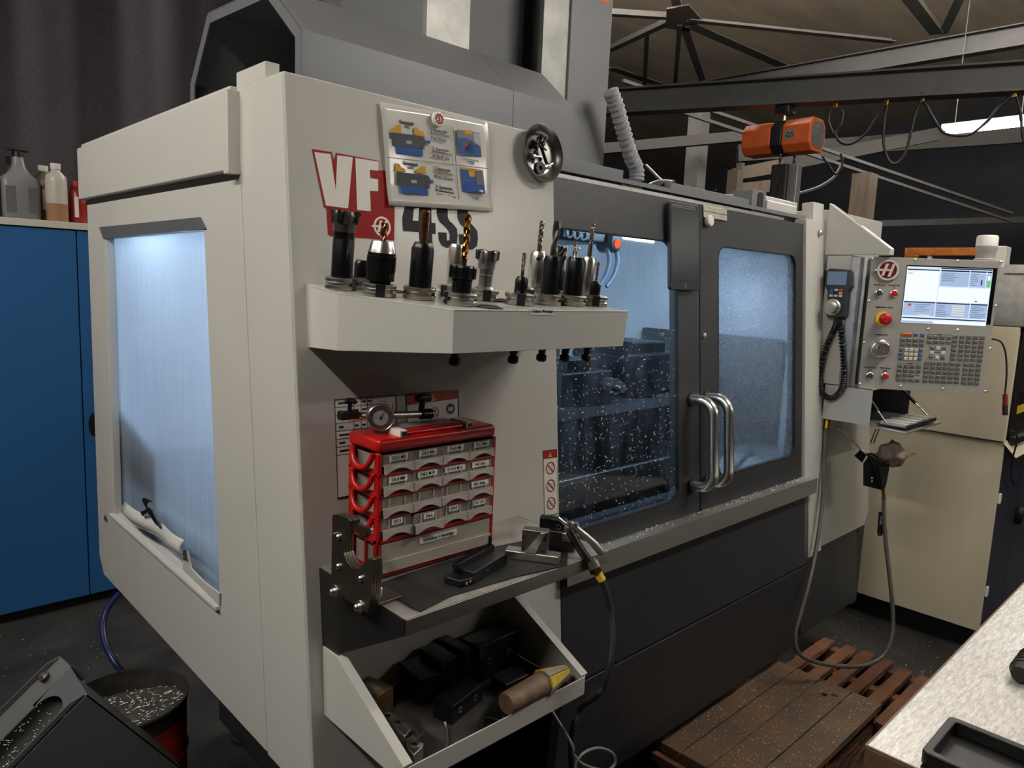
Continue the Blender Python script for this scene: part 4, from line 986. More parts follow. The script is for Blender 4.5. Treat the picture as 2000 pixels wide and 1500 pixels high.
k = jl(1628, 600); kb = MB().lathe([(0.034, 0.033), (0.034, 0.042), (0.028, 0.044), (0.026, 0.060), (0.022, 0.062), (0, 0.062)], JM @ Matrix.Translation((k[0], k[1], 0)), 30).build('jog_dial', M_steel2, jh, smooth=35)
emblem(JM @ Matrix.Translation((k[0], k[1], 0.0622)), 0.014, M_galv, kb)
cp_ = [on_x(u, v, XB - 0.02) for u, v in ((1635, 622), (1641, 640), (1646, 690), (1648, 735), (1642, 762), (1625, 777), (1608, 770), (1602, 745), (1605, 710), (1616, 670), (1630, 640), (1634, 628))]
MB().tube(helix(spline(cp_, 6), 0.0085, 85, 9), 0.0042, 5).build('coiled_cord', M_blk, jh, smooth=60)

# ================================================================ tool shelf on the front panel
def ztop(y): return 1.732 - 0.095 * (1.338 - y)
YF = 1.0
xl = on_front(597, 554).x
pc_ = on_y(887, 597, YF); pr_ = on_y(1228, 601, YF)
# top outline (X, Y)
cr = (0.700, 1.200)
top = [(xl, 1.337), cr, (pc_.x, YF), (pr_.x, YF), (pr_.x + 0.02, 1.337)]
TS = thing('tool_shelf', (1.0, 1.2, 1.62), 'white wall shelf holding the row of tool holders', 'shelf')
TP = [(x, y, ztop(y)) for x, y in top]; ZBt = 1.622
zbl = [1.606, 1.612, ZBt, ZBt, 1.606]
MB().prism(TP, (0, 0, -0.004)).build('shelf_top', M_white, TS, bevel=0.0015)
for i, nm in ((0, 'end_face'), (1, 'angled_face'), (2, 'front_face'), (3, 'end_face')):
    a, b = TP[i], TP[i + 1]
    xin = 0.006 if i == 3 else 0
    MB().prism([a, b, (b[0] - (0.012 if i in (2,) else 0), b[1], zbl[i + 1]), (a[0] - (0.012 if i == 3 else 0), a[1], zbl[i])],
               V((-(b[1] - a[1]), b[0] - a[0], 0)).normalized() * 0.003).build(nm, M_white, TS, bevel=0.001)
lx = on_y(1059, 606, YF - 0.001); lm = frame((lx.x, YF - 0.0012, lx.z - 0.0025), (1, 0, 0), (0, 0, 1))
lb = MB().box((-0.0325, -0.0062, -0.0003), (0.0325, 0.0062, 0), lm).build('shelf_label', M_paper, TS)
text('Gerüstete Werkzeuge', 0.0082, lm @ Matrix.Translation((0, 0.0005, 0.0002)), M_ink, lb, bold=0.0002, sx=0.82)

# ---- tool holders
M_gold = mat('gold_coated_carbide', '#c98a2b', 0.25, 1.0, var=0.35, vscale=90, col2='#7a3c16')
M_carb = mat('dark_carbide', '#77736e', 0.3, 0.9)
M_bronze = mat('bronze_coated_carbide', '#8a5a3a', 0.28, 0.9, var=0.3, vscale=120)
M_body = mat('black_holder_steel', '#161618', 0.30, 0.4)
M_flange = mat('ground_flange_steel', '#c9c5bd', 0.3, 1.0, var=0.2, vscale=50)
AX = V((0, -0.095, 1)).normalized()
def twist(M, r, z0, z1, turns, mt, par, name='cutter', flutes=2, tip=0.0, core=0.55):
    m = MB(); n = 28; k = 14; vs = []; fs = []
    for j in range(k + 1):
        t = j / k; z = z0 + (z1 - z0) * t; a0 = 2 * math.pi * turns * t
        for i in range(n):
            a = 2 * math.pi * i / n; c = math.cos(flutes * (a - a0))
            rr = r * (core + (1 - core) * min(1, max(0, 0.5 + c * 1.3)))
            vs.append((rr * math.cos(a), rr * math.sin(a), z))
    for j in range(k):
        for i in range(n): fs.append((j * n + i, j * n + (i + 1) % n, (j + 1) * n + (i + 1) % n, (j + 1) * n + i))
    vs.append((0, 0, z1 + tip)); c = len(vs) - 1
    for i in range(n): fs.append((k * n + i, k * n + (i + 1) % n, c))
    m.add(vs, fs, M); return m.build(name, mt, par, smooth=40)
def holder(u, d, label, rot=0.0, k=1.0):
    r = ray(u, 545); x, y = r[0] * d, r[1] * d
    z = ztop(y)
    t = thing('tool_holder', (x, y, z), label, 'tool holder', 'tool holders standing in the white shelf')
    R = Matrix((V((1, 0, 0)), AX.cross(V((1, 0, 0))), AX)).transposed().to_4x4()
    M = Matrix.Translation((x, y, z)) @ R @ Matrix.Rotation(rot, 4, 'Z')
    # BT flange: two rims with a V groove and two drive slots
    prof = [(0.0300, 0.0005), (0.0315, 0.002), (0.0315, 0.0075), (0.0265, 0.0105), (0.0265, 0.0130), (0.0315, 0.016), (0.0315, 0.0215), (0.0300, 0.023), (0.022, 0.0235)]
    m = MB()
    for a0, a1 in ((0.28, math.pi - 0.28), (math.pi + 0.28, 2 * math.pi - 0.28)): m.lathe(prof, M, 18, a0, a1)
    m.lathe([(0.0225, 0.0005), (0.0225, 0.0235)], M, 24)
    m.build('flange', M_flange, t, smooth=35)
    MB().box((0.0215, -0.008, 0.001), (0.029, 0.008, 0.023), M).build('drive_slot', M_blk, t); MB().box((-0.029, -0.008, 0.001), (-0.0215, 0.008, 0.023), M).build('drive_slot', M_blk, t)
    MB().lathe([(0.0222, 0.0), (0.0115, -0.066 * k), (0.009, -0.068 * k), (0.0075, -0.068 * k - 0.012), (0.011, -0.068 * k - 0.014), (0.0115, -0.068 * k - 0.024), (0.008, -0.068 * k - 0.028), (0, -0.068 * k - 0.028)], M, 20).build('taper', M_blk, t, smooth=35)
    return t, M
def cyl(M, prof, mt, par, name, n=28): return MB().lathe(prof, M, n).build(name, mt, par, smooth=35)
def gscrew(M, r, z, ang, par):
    q = M @ Matrix.Rotation(ang, 4, 'Z') @ Matrix.Translation((r - 0.0005, 0, z)) @ Matrix.Rotation(math.pi / 2, 4, 'Y')
    MB().ring(circ(0.0055, 16), circ(0.004, 16), (0, 0, 0.001), q).build('set_screw', M_steel2, par); MB().prism(circ(0.004, 16), (0, 0, 0.0006), q).build('set_screw', M_blk, par)
VA = -math.pi / 2 - 0.35      # roughly towards the viewer
def facemill(M, r, z, h, mt, par, n=4):
    m = MB(); m.lathe([(r * 0.82, z), (r * 0.82, z + h * 0.5), (r * 0.9, z + h * 0.8), (r * 0.8, z + h), (r * 0.45, z + h), (r * 0.45, z + h * 0.7)], M, 28)
    b = m.build('mill_body', mt, par, smooth=35)
    for k in range(n):
        q = M @ Matrix.Rotation(2 * math.pi * k / n + 0.5, 4, 'Z')
        MB().prism([(r * 0.62, -0.002, z + h * 0.45), (r * 1.02, -0.002, z + h * 0.55), (r * 1.05, -0.002, z + h * 1.04), (r * 0.62, -0.002, z + h * 1.02)], (0, -0.010, 0), q).build('chip_gullet', M_blk, b)
        MB().box((r * 0.60, -0.001, z + h * 0.40), (r * 0.98, 0.008, z + h * 1.02), q).build('cutter_tooth', mt, b, bevel=0.001)
        MB().lathe([(0.006, 0), (0.006, 0.003), (0.003, 0.0035), (0, 0.002)], q @ Matrix.Translation((r * 0.92, -0.0015, z + h * 0.92)) @ Matrix.Rotation(math.pi / 2, 4, 'X'), 14).build('insert', M_carb, b, smooth=35)
# 1 face mill with round inserts
t, M = holder(666, 1.405, 'tall black holder with round-insert face mill, leftmost on shelf', 2.0)
cyl(M, [(0.0205, 0.0235), (0.0205, 0.092), (0.0200, 0.093), (0.0200, 0.1055), (0.0205, 0.1065), (0.0205, 0.109)], M_body, t, 'body')
gscrew(M, 0.0205, 0.083, VA + 1.1, t); facemill(M, 0.0255, 0.109, 0.038, M_carb, t, 4)
# 1b short holder behind
t, M = holder(707, 1.47, 'short black holder half hidden behind the steel-nosed drill chuck', 0.4)
cyl(M, [(0.018, 0.0235), (0.018, 0.050), (0.014, 0.056), (0, 0.056)], M_body, t, 'body')
# 2 drill chuck
t, M = holder(741, 1.365, 'black drill chuck with bright steel nose, second from left', 1.05)
cyl(M, [(0.020, 0.0235), (0.020, 0.028), (0.0262, 0.029), (0.0262, 0.045), (0.0272, 0.046), (0.0272, 0.074), (0.0258, 0.075), (0.0258, 0.080)], M_body, t, 'chuck_body')
cyl(M, [(0.0258, 0.080), (0.0205, 0.100), (0.0195, 0.1015), (0, 0.1015)], M_chrome, t, 'chuck_nose'); gscrew(M, 0.0262, 0.037, VA - 0.4, t)
twist(M @ Matrix.Translation((-0.008, 0, 0)), 0.0062, 0.101, 0.134, 0.7, M_bronze, t, 'drill', tip=0.001)
# 3 tap in side-lock holder
t, M = holder(819, 1.385, 'black side-lock holder with bronze threaded tap, below the paper', 2.4)
cyl(M, [(0.0215, 0.0235), (0.0215, 0.094), (0.0165, 0.106), (0.0160, 0.1065), (0, 0.1065)], M_body, t, 'body'); gscrew(M, 0.0215, 0.084, VA, t)
prf = [(0.0062, 0.106), (0.0062, 0.128)]
for k in range(16): prf += [(0.0085, 0.1285 + k * 0.0022), (0.0074, 0.1296 + k * 0.0022)]
cyl(M, prf + [(0.006, 0.165), (0, 0.165)], M_bronze, t, 'tap')
# 4 steel cylinder behind the gold drill
t, M = holder(885, 1.50, 'slim bright steel holder behind the gold drill', 0.2)
cyl(M, [(0.0155, 0.0235), (0.0165, 0.030), (0.0165, 0.100), (0.0135, 0.107), (0, 0.107)], M_chrome, t, 'body'); gscrew(M, 0.0165, 0.092, VA + 0.9, t)
# 5 collet chuck with gold drill
t, M = holder(900, 1.36, 'collet chuck holding a long gold twist drill', 2.9, 1.3)
cyl(M, [(0.0185, 0.0235), (0.0185, 0.043), (0.0195, 0.044), (0.0195, 0.050)], M_body, t, 'body')
m = MB()
for k in range(48):
    pass
nut = MB(); n_ = 48; vs = []; fs = []
for z, s in ((0.050, 0.97), (0.052, 1.0), (0.070, 1.0), (0.073, 0.93)):
    for i in range(n_):
        rr = 0.0255 * s if (i % 8) < 5 else 0.0232 * s
        a = 2 * math.pi * i / n_; vs.append((rr * math.cos(a), rr * math.sin(a), z))
for j in range(3):
    for i in range(n_): fs.append((j * n_ + i, j * n_ + (i + 1) % n_, (j + 1) * n_ + (i + 1) % n_, (j + 1) * n_ + i))
fs.append(tuple(range(3 * n_, 4 * n_))); fs.append(tuple(reversed(range(n_)))); nut.add(vs, fs, M); nut.build('collet_nut', M_body, t, smooth=25)
cyl(M, [(0.0055, 0.073), (0.0055, 0.086)], M_bronze, t, 'shank'); twist(M, 0.0066, 0.086, 0.166, 2.2, M_gold, t, 'drill', tip=0.004)
# 6 grey shell mill behind
t, M = holder(945, 1.50, 'bright shell mill with square inserts, right of the gold drill', 1.1)
cyl(M, [(0.020, 0.0235), (0.0150, 0.028), (0.0150, 0.052), (0.0158, 0.053), (0.0158, 0.066)], M_chrome, t, 'body')
facemill(M, 0.0215, 0.064, 0.036, M_galv, t, 4)
# 7 small holder with end mill
t, M = holder(1016, 1.49, 'short black holder with slim end mill, left of the steel cylinder holder', 0.9, 1.4)
cyl(M, [(0.0125, 0.0235), (0.0135, 0.026), (0.0135, 0.050), (0.0095, 0.057), (0, 0.057)], M_body, t, 'body'); cyl(M, [(0.0035, 0.056), (0.0035, 0.070)], M_carb, t, 'shank'); twist(M, 0.0045, 0.070, 0.105, 1.6, M_carb, t, 'end_mill', 4)
# 8 bright steel side-lock with long end mill
t, M = holder(1044, 1.63, 'bright steel side-lock holder with long end mill', 0.5)
cyl(M, [(0.0165, 0.0235), (0.0190, 0.030), (0.0190, 0.100), (0.0150, 0.108), (0, 0.108)], M_chrome, t, 'body'); gscrew(M, 0.019, 0.092, VA - 0.9, t)
cyl(M, [(0.0052, 0.107), (0.0052, 0.122)], M_carb, t, 'shank'); twist(M, 0.0062, 0.122, 0.174, 1.8, M_carb, t, 'end_mill', 3)
# 9 black holder with orange scribble
t, M = holder(1072, 1.56, 'black holder with orange paint scribble and thick drill', 2.1, 1.42)
cyl(M, [(0.0200, 0.0235), (0.0200, 0.092), (0.0165, 0.103), (0, 0.103)], M_body, t, 'body'); gscrew(M, 0.020, 0.085, VA - 0.25, t)
twist(M, 0.0078, 0.103, 0.176, 0.7, M_carb, t, 'drill', 2)
sm = MB(); q = M @ Matrix.Rotation(VA + 0.15, 4, 'Z')
for s_, e_ in (((-0.006, 0.050), (-0.002, 0.057)), ((-0.002, 0.057), (0.0, 0.050)), ((0.0, 0.050), (-0.003, 0.041)), ((0.003, 0.050), (0.005, 0.056)), ((0.005, 0.056), (0.008, 0.052))):
    sm.tube([q @ V((0.0202, s_[0], s_[1])), q @ V((0.0202, e_[0], e_[1]))], 0.0007, 5)
sm.build('paint_scribble', M_orange, t)
# 10 rougher behind
t, M = holder(1088, 1.70, 'dark multi-flute cutter half hidden between two black holders', 0.7)
cyl(M, [(0.014, 0.0235), (0.014, 0.065), (0.009, 0.075), (0.009, 0.092)], M_body, t, 'body'); twist(M, 0.0125, 0.092, 0.124, 0.3, M_carb, t, 'cutter', 6)
# 11 black side-lock, right
t, M = holder(1118, 1.60, 'black side-lock holder with countersink, near the shelf right end', 2.5, 1.45)
cyl(M, [(0.0215, 0.0235), (0.0215, 0.094), (0.0165, 0.105), (0, 0.105)], M_body, t, 'body'); gscrew(M, 0.0215, 0.084, VA, t)
cyl(M @ Matrix.Translation((0.004, 0.004, 0)), [(0.0055, 0.104), (0.0035, 0.112), (0.0035, 0.116), (0.0085, 0.124), (0.007, 0.1255), (0, 0.1235)], M_chrome, t, 'countersink', 16)
# 12 small drill behind
t, M = holder(1112, 1.74, 'holder with short drill showing above the black side-lock holder', 0.3)
cyl(M, [(0.015, 0.0235), (0.015, 0.095), (0.010, 0.102), (0, 0.102)], M_body, t, 'body'); twist(M, 0.0032, 0.102, 0.140, 1.8, M_carb, t, 'drill', 2)
# 13 bright steel right
t, M = holder(1142, 1.72, 'bright steel holder with long end mill at the right end', 0.4)
cyl(M, [(0.0165, 0.0235), (0.0175, 0.030), (0.0175, 0.098), (0.0140, 0.106), (0, 0.106)], M_chrome, t, 'body'); gscrew(M, 0.0175, 0.090, VA + 0.9, t)
cyl(M, [(0.0055, 0.105), (0.0050, 0.135)], M_carb, t, 'shank'); twist(M, 0.0058, 0.135, 0.182, 1.8, M_carb, t, 'end_mill', 4)
# 14 rightmost small
t, M = holder(1161, 1.66, 'short black holder with slim drill, rightmost on shelf', 0.9, 1.5)
cyl(M, [(0.0115, 0.0235), (0.0125, 0.026), (0.0125, 0.046), (0.0095, 0.053), (0.005, 0.056)], M_body, t, 'body'); twist(M, 0.0032, 0.055, 0.098, 2.0, M_bronze, t, 'drill', 2, tip=0.002)
# empty sockets: black rings in the shelf top
ring_i = 0
for u, d, lb in ((771, 1.47, 'empty black socket ring between drill chuck and tap holder'), (957, 1.37, 'empty black socket ring in front of the shell mill'), (978, 1.53, 'empty black socket ring left of slim end mill')):
    r = ray(u, 545); x, y = r[0] * d, r[1] * d
    R = Matrix((V((1, 0, 0)), AX.cross(V((1, 0, 0))), AX)).transposed().to_4x4(); M = Matrix.Translation((x, y, ztop(y))) @ R
    o = MB().ring(circ(0.027, 28), circ(0.021, 28), (0, 0, 0.002), M).build('socket_ring', M_blk, TS); MB().prism(circ(0.021, 28), (0, 0, 0.0006), M).build('socket_hole', M_dark, o)

# ================================================================ laminated sheet, magnets, bowl, tablet
SH = thing('laminated_sheet', on_front(855, 310), 'laminated sheet of vise diagrams held by a round magnet', 'poster')
Qp = [(742, 199), (951, 236), (963, 414), (759, 401)]
def on_sheet(u, v, off=0.0): return on_front(u, v, 0.006 + off)
sh = MB()
def shf(a, b):
    u, v = bil(Qp, a, b); p = on_front(u, v, 0.006); return p + FN * (0.0025 * math.sin(a * 7 + 1) * math.sin(b * 5) + 0.006 * max(0, b - 0.8) * 3)
sh.grid(shf, 24, 16)
M_lam = mat('laminated_paper', '#cdcac2', 0.2, bump=0.05, bscale=60, coat=0.5)
sh.build('sheet', M_lam, SH, solid=0.0006, smooth=60)
PF = lambda u, v, off=0: on_front(u, v, 0.0095 + off)
def pz(pts, mt, name, off=0.0): return MB().prism([PF(u, v, off) for u, v in zz(pts, 550, 150, .3)], FN * 0.0003).build(name, mt, SH)
M_pyel = mat('print_yellow', '#c8961a', 0.5, spec=0.2); M_pgry = mat('print_grey', '#383b40', 0.5, spec=0.2); M_pblu = mat('print_blue', '#174a90', 0.5, spec=0.2); M_porg = mat('print_orange', '#c5502a', 0.4); M_pdrk = mat('print_dark', '#2c2c2e', 0.4); M_plg = mat('print_light_grey', '#8d9298', 0.4)
for dx, dy, tr in ((0, 0, 0), (33, 256, 1)):
    if not tr:
        pz([(698, 355), (715, 335), (740, 333), (752, 312), (776, 312), (778, 366), (700, 360)], M_pyel, 'diagram_jaw'); pz([(863, 330), (885, 330), (897, 352), (918, 355), (935, 392), (866, 380)], M_pyel, 'diagram_jaw')
    else:
        pz([(742, 615), (742, 562), (768, 568), (778, 590), (800, 596), (812, 620)], M_pyel, 'diagram_jaw'); pz([(868, 625), (885, 600), (905, 597), (915, 580), (936, 582), (938, 630)], M_pyel, 'diagram_jaw')
    pz([(715 + dx, 362 + dy), (935 + dx - 20, 385 + dy), (932 + dx, 400 + dy), (930 + dx, 470 + dy), (895 + dx, 470 + dy), (893 + dx, 462 + dy), (735 + dx, 450 + dy), (720 + dx, 445 + dy)], M_pgry, 'diagram_body')
    pz([(742 + dx, 450 + dy), (918 + dx, 466 + dy), (922 + dx, 518 + dy), (748 + dx, 500 + dy)], M_pblu, 'diagram_base')
    pz([(931 + dx, 412 + dy), (968 + dx - dx * .4, 418 + dy), (968 + dx - dx * .4, 438 + dy), (931 + dx, 432 + dy)], M_pblu, 'diagram_handle'); pz([(811 + dx, 415 + dy), (846 + dx, 418 + dy), (848 + dx, 438 + dy), (813 + dx, 435 + dy)], M_plg, 'diagram_plate', 0.0004)
    if not tr: pz([(700, 362), (716, 365), (716, 402), (702, 400)], M_pblu, 'diagram_end')
lnm = MB()
for pts in ([(690, 522), (1345, 596), (1345, 599), (690, 525)], [(1113, 326), (1116, 326), (1156, 800), (1153, 800)]): lnm.prism([PF(u, v) for u, v in zz(pts, 550, 150, .3)], FN * 0.0003)
lnm.build('rule_lines', M_ink, SH)
ph = pz([(1140, 342), (1290, 366), (1302, 523), (1150, 506)], M_pdrk, 'photo'); 
for pts, mt in (([(1145, 400), (1200, 395), (1290, 450), (1300, 522), (1160, 500)], M_pblu), ([(1190, 345), (1240, 350), (1236, 375), (1196, 372)], M_pyel), ([(1250, 365), (1290, 370), (1296, 470), (1255, 460)], M_plg), ([(1180, 425), (1230, 420), (1268, 510), (1185, 480)], M_porg)): pz(pts, mt, 'photo', 0.0005)
pz([(1167, 588), (1310, 606), (1325, 762), (1180, 745)], M_pblu, 'photo')
for pts, mt in (([(1167, 588), (1310, 606), (1312, 618), (1170, 602)], M_pyel), ([(1215, 600), (1262, 605), (1255, 652), (1222, 650)], M_pyel), ([(1260, 630), (1310, 620), (1318, 705), (1270, 700)], M_pdrk), ([(1290, 735), (1315, 740), (1310, 752), (1285, 742)], M_paper)): pz(pts, mt, 'photo', 0.0005)
def ptext(s, zx, zy, size, b=0.0):
    u, v = zz([(zx, zy)], 550, 150, .3)[0]; p = PF(u, v)
    dxp = PF(u + 10, v + 1.85) - PF(u - 10, v - 1.85); text(s, size, frame(p, dxp, FUP), M_ink, SH, bold=b)
for s, x, y, b in (('Spannstufe\n1+2', 816, 312, .0004), ('Spannstufe\n3+4', 842, 580, .0004), ('1 .Spannstufe', 1026, 352, 0.0002), ('(Krallenbacken)', 1030, 377, 0), ('0 bis 50 mm', 1022, 407, 0.0002), ('2 .Spannstufe', 1036, 474, 0.0002), ('(Krallenbacken)', 1040, 496, 0), ('47 bis 87 mm', 1038, 525, .0002),
                   ('3 .Spannstufe', 1048, 602, .0002), ('(Krallenbacken)', 1052, 627, 0), ('87 bis 125 mm', 1056, 657, .0002), ('4 .Spannstufe', 1060, 722, .0002), ('(Krallenbacken)', 1064, 746, 0), ('123 bis 162 mm', 1072, 775, .0002)):
    ptext(s, x, y, 0.0088, b)
ptext('Höhe max. ohne Schneiden\nBearbeitungen\n+3 160mm', 1235, 552, 0.0042); ptext('Höhe max. für gewünschte\nBearbeitungen\n+3 110mm', 1262, 782, 0.0042)
# round magnet with red gear print
mg = thing('round_magnet', on_front(854, 234, 0.009), 'round white magnet with red gear print on the laminated sheet', 'magnet')
MM = frame(on_front(854, 234, 0.0108), (1, 0, 0), FUP)
MB().lathe([(0.0165, 0), (0.0165, 0.006), (0.0145, 0.0075), (0, 0.0075)], MM, 28).build('magnet_body', M_paper, mg, smooth=35)
g = []
for i in range(40): 
    a = 2 * math.pi * i / 40; rr = 0.0125 if (i % 4) < 2 else 0.0105; g.append((rr * math.cos(a), rr * math.sin(a), 0.0077))
gi = [(0.0068 * math.cos(2 * math.pi * i / 40), 0.0068 * math.sin(2 * math.pi * i / 40), 0.0077) for i in range(40)]
gp = MB().ring(g, gi, (0, 0, 0.0003), MM).build('gear_print', M_decred, mg)
MB().prism([(x * .0068, y * .0068, 0.0077) for x, y in ((-0.2, 0.9), (0.5, 0.6), (0.1, 0.1), (0.7, -0.1), (0.1, -0.95), (-0.5, -0.6), (-0.1, 0.0), (-0.7, 0.2))], (0, 0, 0.0003), MM).build('gear_print', M_decred, mg)
# magnetic steel bowl with small hardware
bw = on_front(1062, 299, 0.022) - FN * 0.022; BWM = frame(bw, (1, 0, 0), FUP); R_ = 0.071
tag(MB().lathe([(0.0, 0.002), (0.046, 0.002), (0.054, 0.005), (0.061, 0.012), (0.067, 0.021), (R_, 0.0235), (R_ + 0.0015, 0.022), (R_, 0.020), (0.064, 0.011), (0.057, 0.002), (0.050, 0.0003), (0, 0.0003)], BWM, 48).build('magnetic_bowl', mat('dull_stainless', '#a09e9a', 0.28, 1.0), smooth=50), 'round stainless magnetic bowl stuck on the white panel', 'bowl')
def bp_(x, y, z): return BWM @ V((x, y, z))
def keyL(pts, r, label): tag(MB().tube([bp_(*p) for p in pts], r, 6).build('hex_key', M_black, smooth=30), label, 'hex key', 'hex keys in the magnetic bowl')
keyL([(-0.012, 0.040, 0.014), (-0.008, 0.034, 0.013), (0.022, -0.024, 0.012)], 0.0045, 'thick black hex key lying slantwise in the magnetic bowl')
keyL([(-0.032, 0.026, 0.016), (-0.028, 0.030, 0.014), (0.014, 0.010, 0.018)], 0.003, 'thin black hex key across the top of the magnetic bowl')
keyL([(-0.002, 0.045, 0.018), (-0.004, 0.038, 0.016), (-0.034, -0.020, 0.016)], 0.0035, 'black hex key along the left of the magnetic bowl')
def bolt(x, y, z, ang, label, mt=M_black, s=1.0):
    M = BWM @ Matrix.Translation((x, y, z)) @ Matrix.Rotation(ang, 4, 'Z') @ Matrix.Rotation(math.pi / 2, 4, 'Y')
    t = thing('small_bolt', M.translation, label, 'bolt', 'bolts in the magnetic bowl')
    MB().lathe([(0.0065 * s, 0), (0.0065 * s, 0.008 * s), (0.003 * s, 0.008 * s), (0.003 * s, 0.0075 * s)], M, 14).build('head', mt, t, smooth=35); MB().lathe([(0.0036 * s, 0.008 * s), (0.0036 * s, 0.028 * s)], M, 12).build('shank', mt, t, smooth=35)
bolt(0.006, -0.034, 0.014, 0.4, 'bright round-headed bolt low in the magnetic bowl', M_chrome, 1.3); bolt(0.028, -0.030, 0.014, 2.9, 'bright bolt at the lower right of the bowl', M_chrome)
bolt(-0.036, -0.012, 0.014, 0.1, 'silver bolt at the left of the bowl', M_steel2, 1.2); bolt(-0.020, 0.012, 0.013, 1.2, 'black bolt in the middle of the bowl'); bolt(-0.024, 0.0, 0.014, -0.6, 'black bolt beside the silver bolt in the bowl'); bolt(0.004, 0.022, 0.012, 0.9, 'black bolt under the hex keys in the bowl')
wsh = MB().ring(circ(0.016, 28), circ(0.006, 28), (0, 0, 0.010), BWM @ Matrix.Translation((-0.016, -0.040, 0.016))).build('washer', M_black); tag(wsh, 'thick black washer at the bottom of the magnetic bowl', 'washer')
# tablet on the door
tab = thing('tablet', on_front(1337, 480), 'black tablet computer mounted upright on the doors', 'tablet')
ta_, tb2 = on_front(1308, 480, 0.006).x, on_front(1366, 480, 0.006).x; tz0, tz1 = on_front(1330, 567, 0.006).z, on_front(1330, 396, 0.006).z
TM = frame(pf((ta_ + tb2) / 2, (tz0 + tz1) / 2, -0.004), (1, 0, 0), FUP); tw, th_ = (tb2 - ta_) / 2, (tz1 - tz0) / 2
MB().prism(rrect(-tw, -th_, tw, th_, 0.010), (0, 0, 0.012), TM).build('case', M_blk, tab, bevel=0.002)
MB().prism(rrect(-tw + 0.008, -th_ + 0.030, tw - 0.008, th_ - 0.024, 0.002, z=0.0122), (0, 0, 0.0004), TM).build('screen', mat('dark_glass', '#15161c', 0.28, spec=0.25), tab)
MB().ring(circ(0.008, 24, sx=0.75), circ(0.0066, 24, sx=0.75), (0, 0, 0.0005), TM @ Matrix.Translation((0, -th_ + 0.015, 0.0121))).build('home_button', M_plg, tab)
MB().ring(rrect(-tw + 0.012, th_ - 0.016, tw - 0.03, th_ - 0.008, 0.003), rrect(-tw + 0.014, th_ - 0.0145, tw - 0.032, th_ - 0.0095, 0.002), (0, 0, 0.0006), TM @ Matrix.Translation((0, 0, 0.0121))).build('clip_slot', M_plg, tab)
# aluminium plates and magnet
npz = on_front(1395, 417, -0.012)
pl_ = thing('aluminium_plates', npz, 'two worn aluminium label strips at the door top', 'label strip')
qa = [(1372, 400), (1418, 410), (1418, 432), (1373, 424)]
for b0_, b1_ in ((0, 0.48), (0.52, 1.0)):
    MB().prism([on_front(u, v, -0.011) for u, v in bq(qa, 0, b0_, 1, b1_)], FN * 0.004).build('strip', mat('worn_aluminium', '#b8b2a6', 0.45, 0.5, var=0.2, vscale=70), pl_, bevel=0.001)
tag(MB().lathe([(0.019, 0), (0.019, 0.012), (0.016, 0.015), (0, 0.016)], frame(on_front(1382, 432, -0.007), (1, 0, 0), FUP), 24).build('white_knob_magnet', M_decwht, smooth=40), 'round off-white magnet below the aluminium strips', 'magnet')

# ================================================================ steel shelf and white rack below it
ZS = 1.16; SX0, SX1, SY0, SY1 = 0.715, 1.272, 0.986, 1.285
ss = thing('steel_shelf', (1.0, 1.28, 1.13), 'dark steel shelf carrying the red drawer cabinet', 'shelf')
MB().box((SX0, SY0, ZS - 0.003), (SX1, SY1, ZS)).build('shelf_plate', mat('worn_steel_plate', '#d2cdc4', 0.45, 0.5, var=0.5, vscale=7, rvar=0.12, col2='#76706a'), ss)
MB().box((SX0, SY0 - 0.003, ZS - 0.030), (SX1, SY0, ZS)).build('front_lip', mat('dull_steel_lip', '#8f8c86', 0.36, 0.9), ss, bevel=0.001)
MB().prism([(SX0, 1.285, ZS), (SX0, SY0, ZS), (SX0, SY0, ZS - 0.030), (SX0, 1.205, 1.004), (SX0, 1.268, 0.985)], (-0.003, 0, 0)).build('side_gusset', mat('dark_sheet_steel', '#4d4a48', 0.35, 0.85, rvar=0.1, vscale=20), ss, bevel=0.001)
MB().prism([(SX1, 1.28, ZS), (SX1, SY0, ZS), (SX1, SY0, ZS - 0.030), (SX1, 1.22, 1.08), (SX1, 1.275, 1.06)], (0.003, 0, 0)).build('side_gusset', MATS['dark_sheet_steel'], ss, bevel=0.001)
matp = [on_z(u, v, ZS + 0.001) for u, v in ((738, 1142), (800, 1120), (960, 1070), (1110, 1040), (1108, 1105), (1005, 1128), (880, 1165), (822, 1195), (806, 1190), (760, 1160))]
tag(MB().prism(matp, (0, 0, 0.002)).build('rubber_mat', mat('worn_black_rubber', '#1c1b1b', 0.6, var=0.4, vscale=14)), 'worn black rubber mat on the steel shelf', 'mat')
# ---- white rack
RX0, RX1, RY0, RY1, RZ = 0.713, 1.190, 0.966, 1.262, 0.853
rk_ = thing('white_rack', (0.95, 1.26, RZ), 'white slant-sided rack tray under the steel shelf', 'rack')
for x, ex in ((RX0, -0.004), (RX1, 0.004)):
    MB().prism([(x, 1.262, 1.0), (x, 1.197, 1.002), (x, RY0, 0.892), (x, RY0, RZ), (x, 1.255, RZ)], (ex, 0, 0)).build('side_plate', M_white, rk_, bevel=0.001)
    MB().prism([(x - 0.010, 1.197, 1.004), (x + 0.010, 1.197, 1.004), (x + 0.010, RY0, 0.894), (x - 0.010, RY0, 0.894)], (0, 0.0, 0.0025)).build('side_flange', M_white, rk_)
MB().box((RX0, RY0 - 0.003, RZ - 0.003), (RX1, RY0, 0.892)).build('front_lip', M_white, rk_, bevel=0.001)
MB().box((RX0, RY0, RZ - 0.003), (RX1, 1.255, RZ)).build('rack_floor', mat('grimy_rack_floor', '#37342f', 0.6, var=0.4, vscale=20), rk_)
MB().box((RX0, 1.252, RZ), (RX1, 1.256, 0.99)).build('rack_back', M_white, rk_)
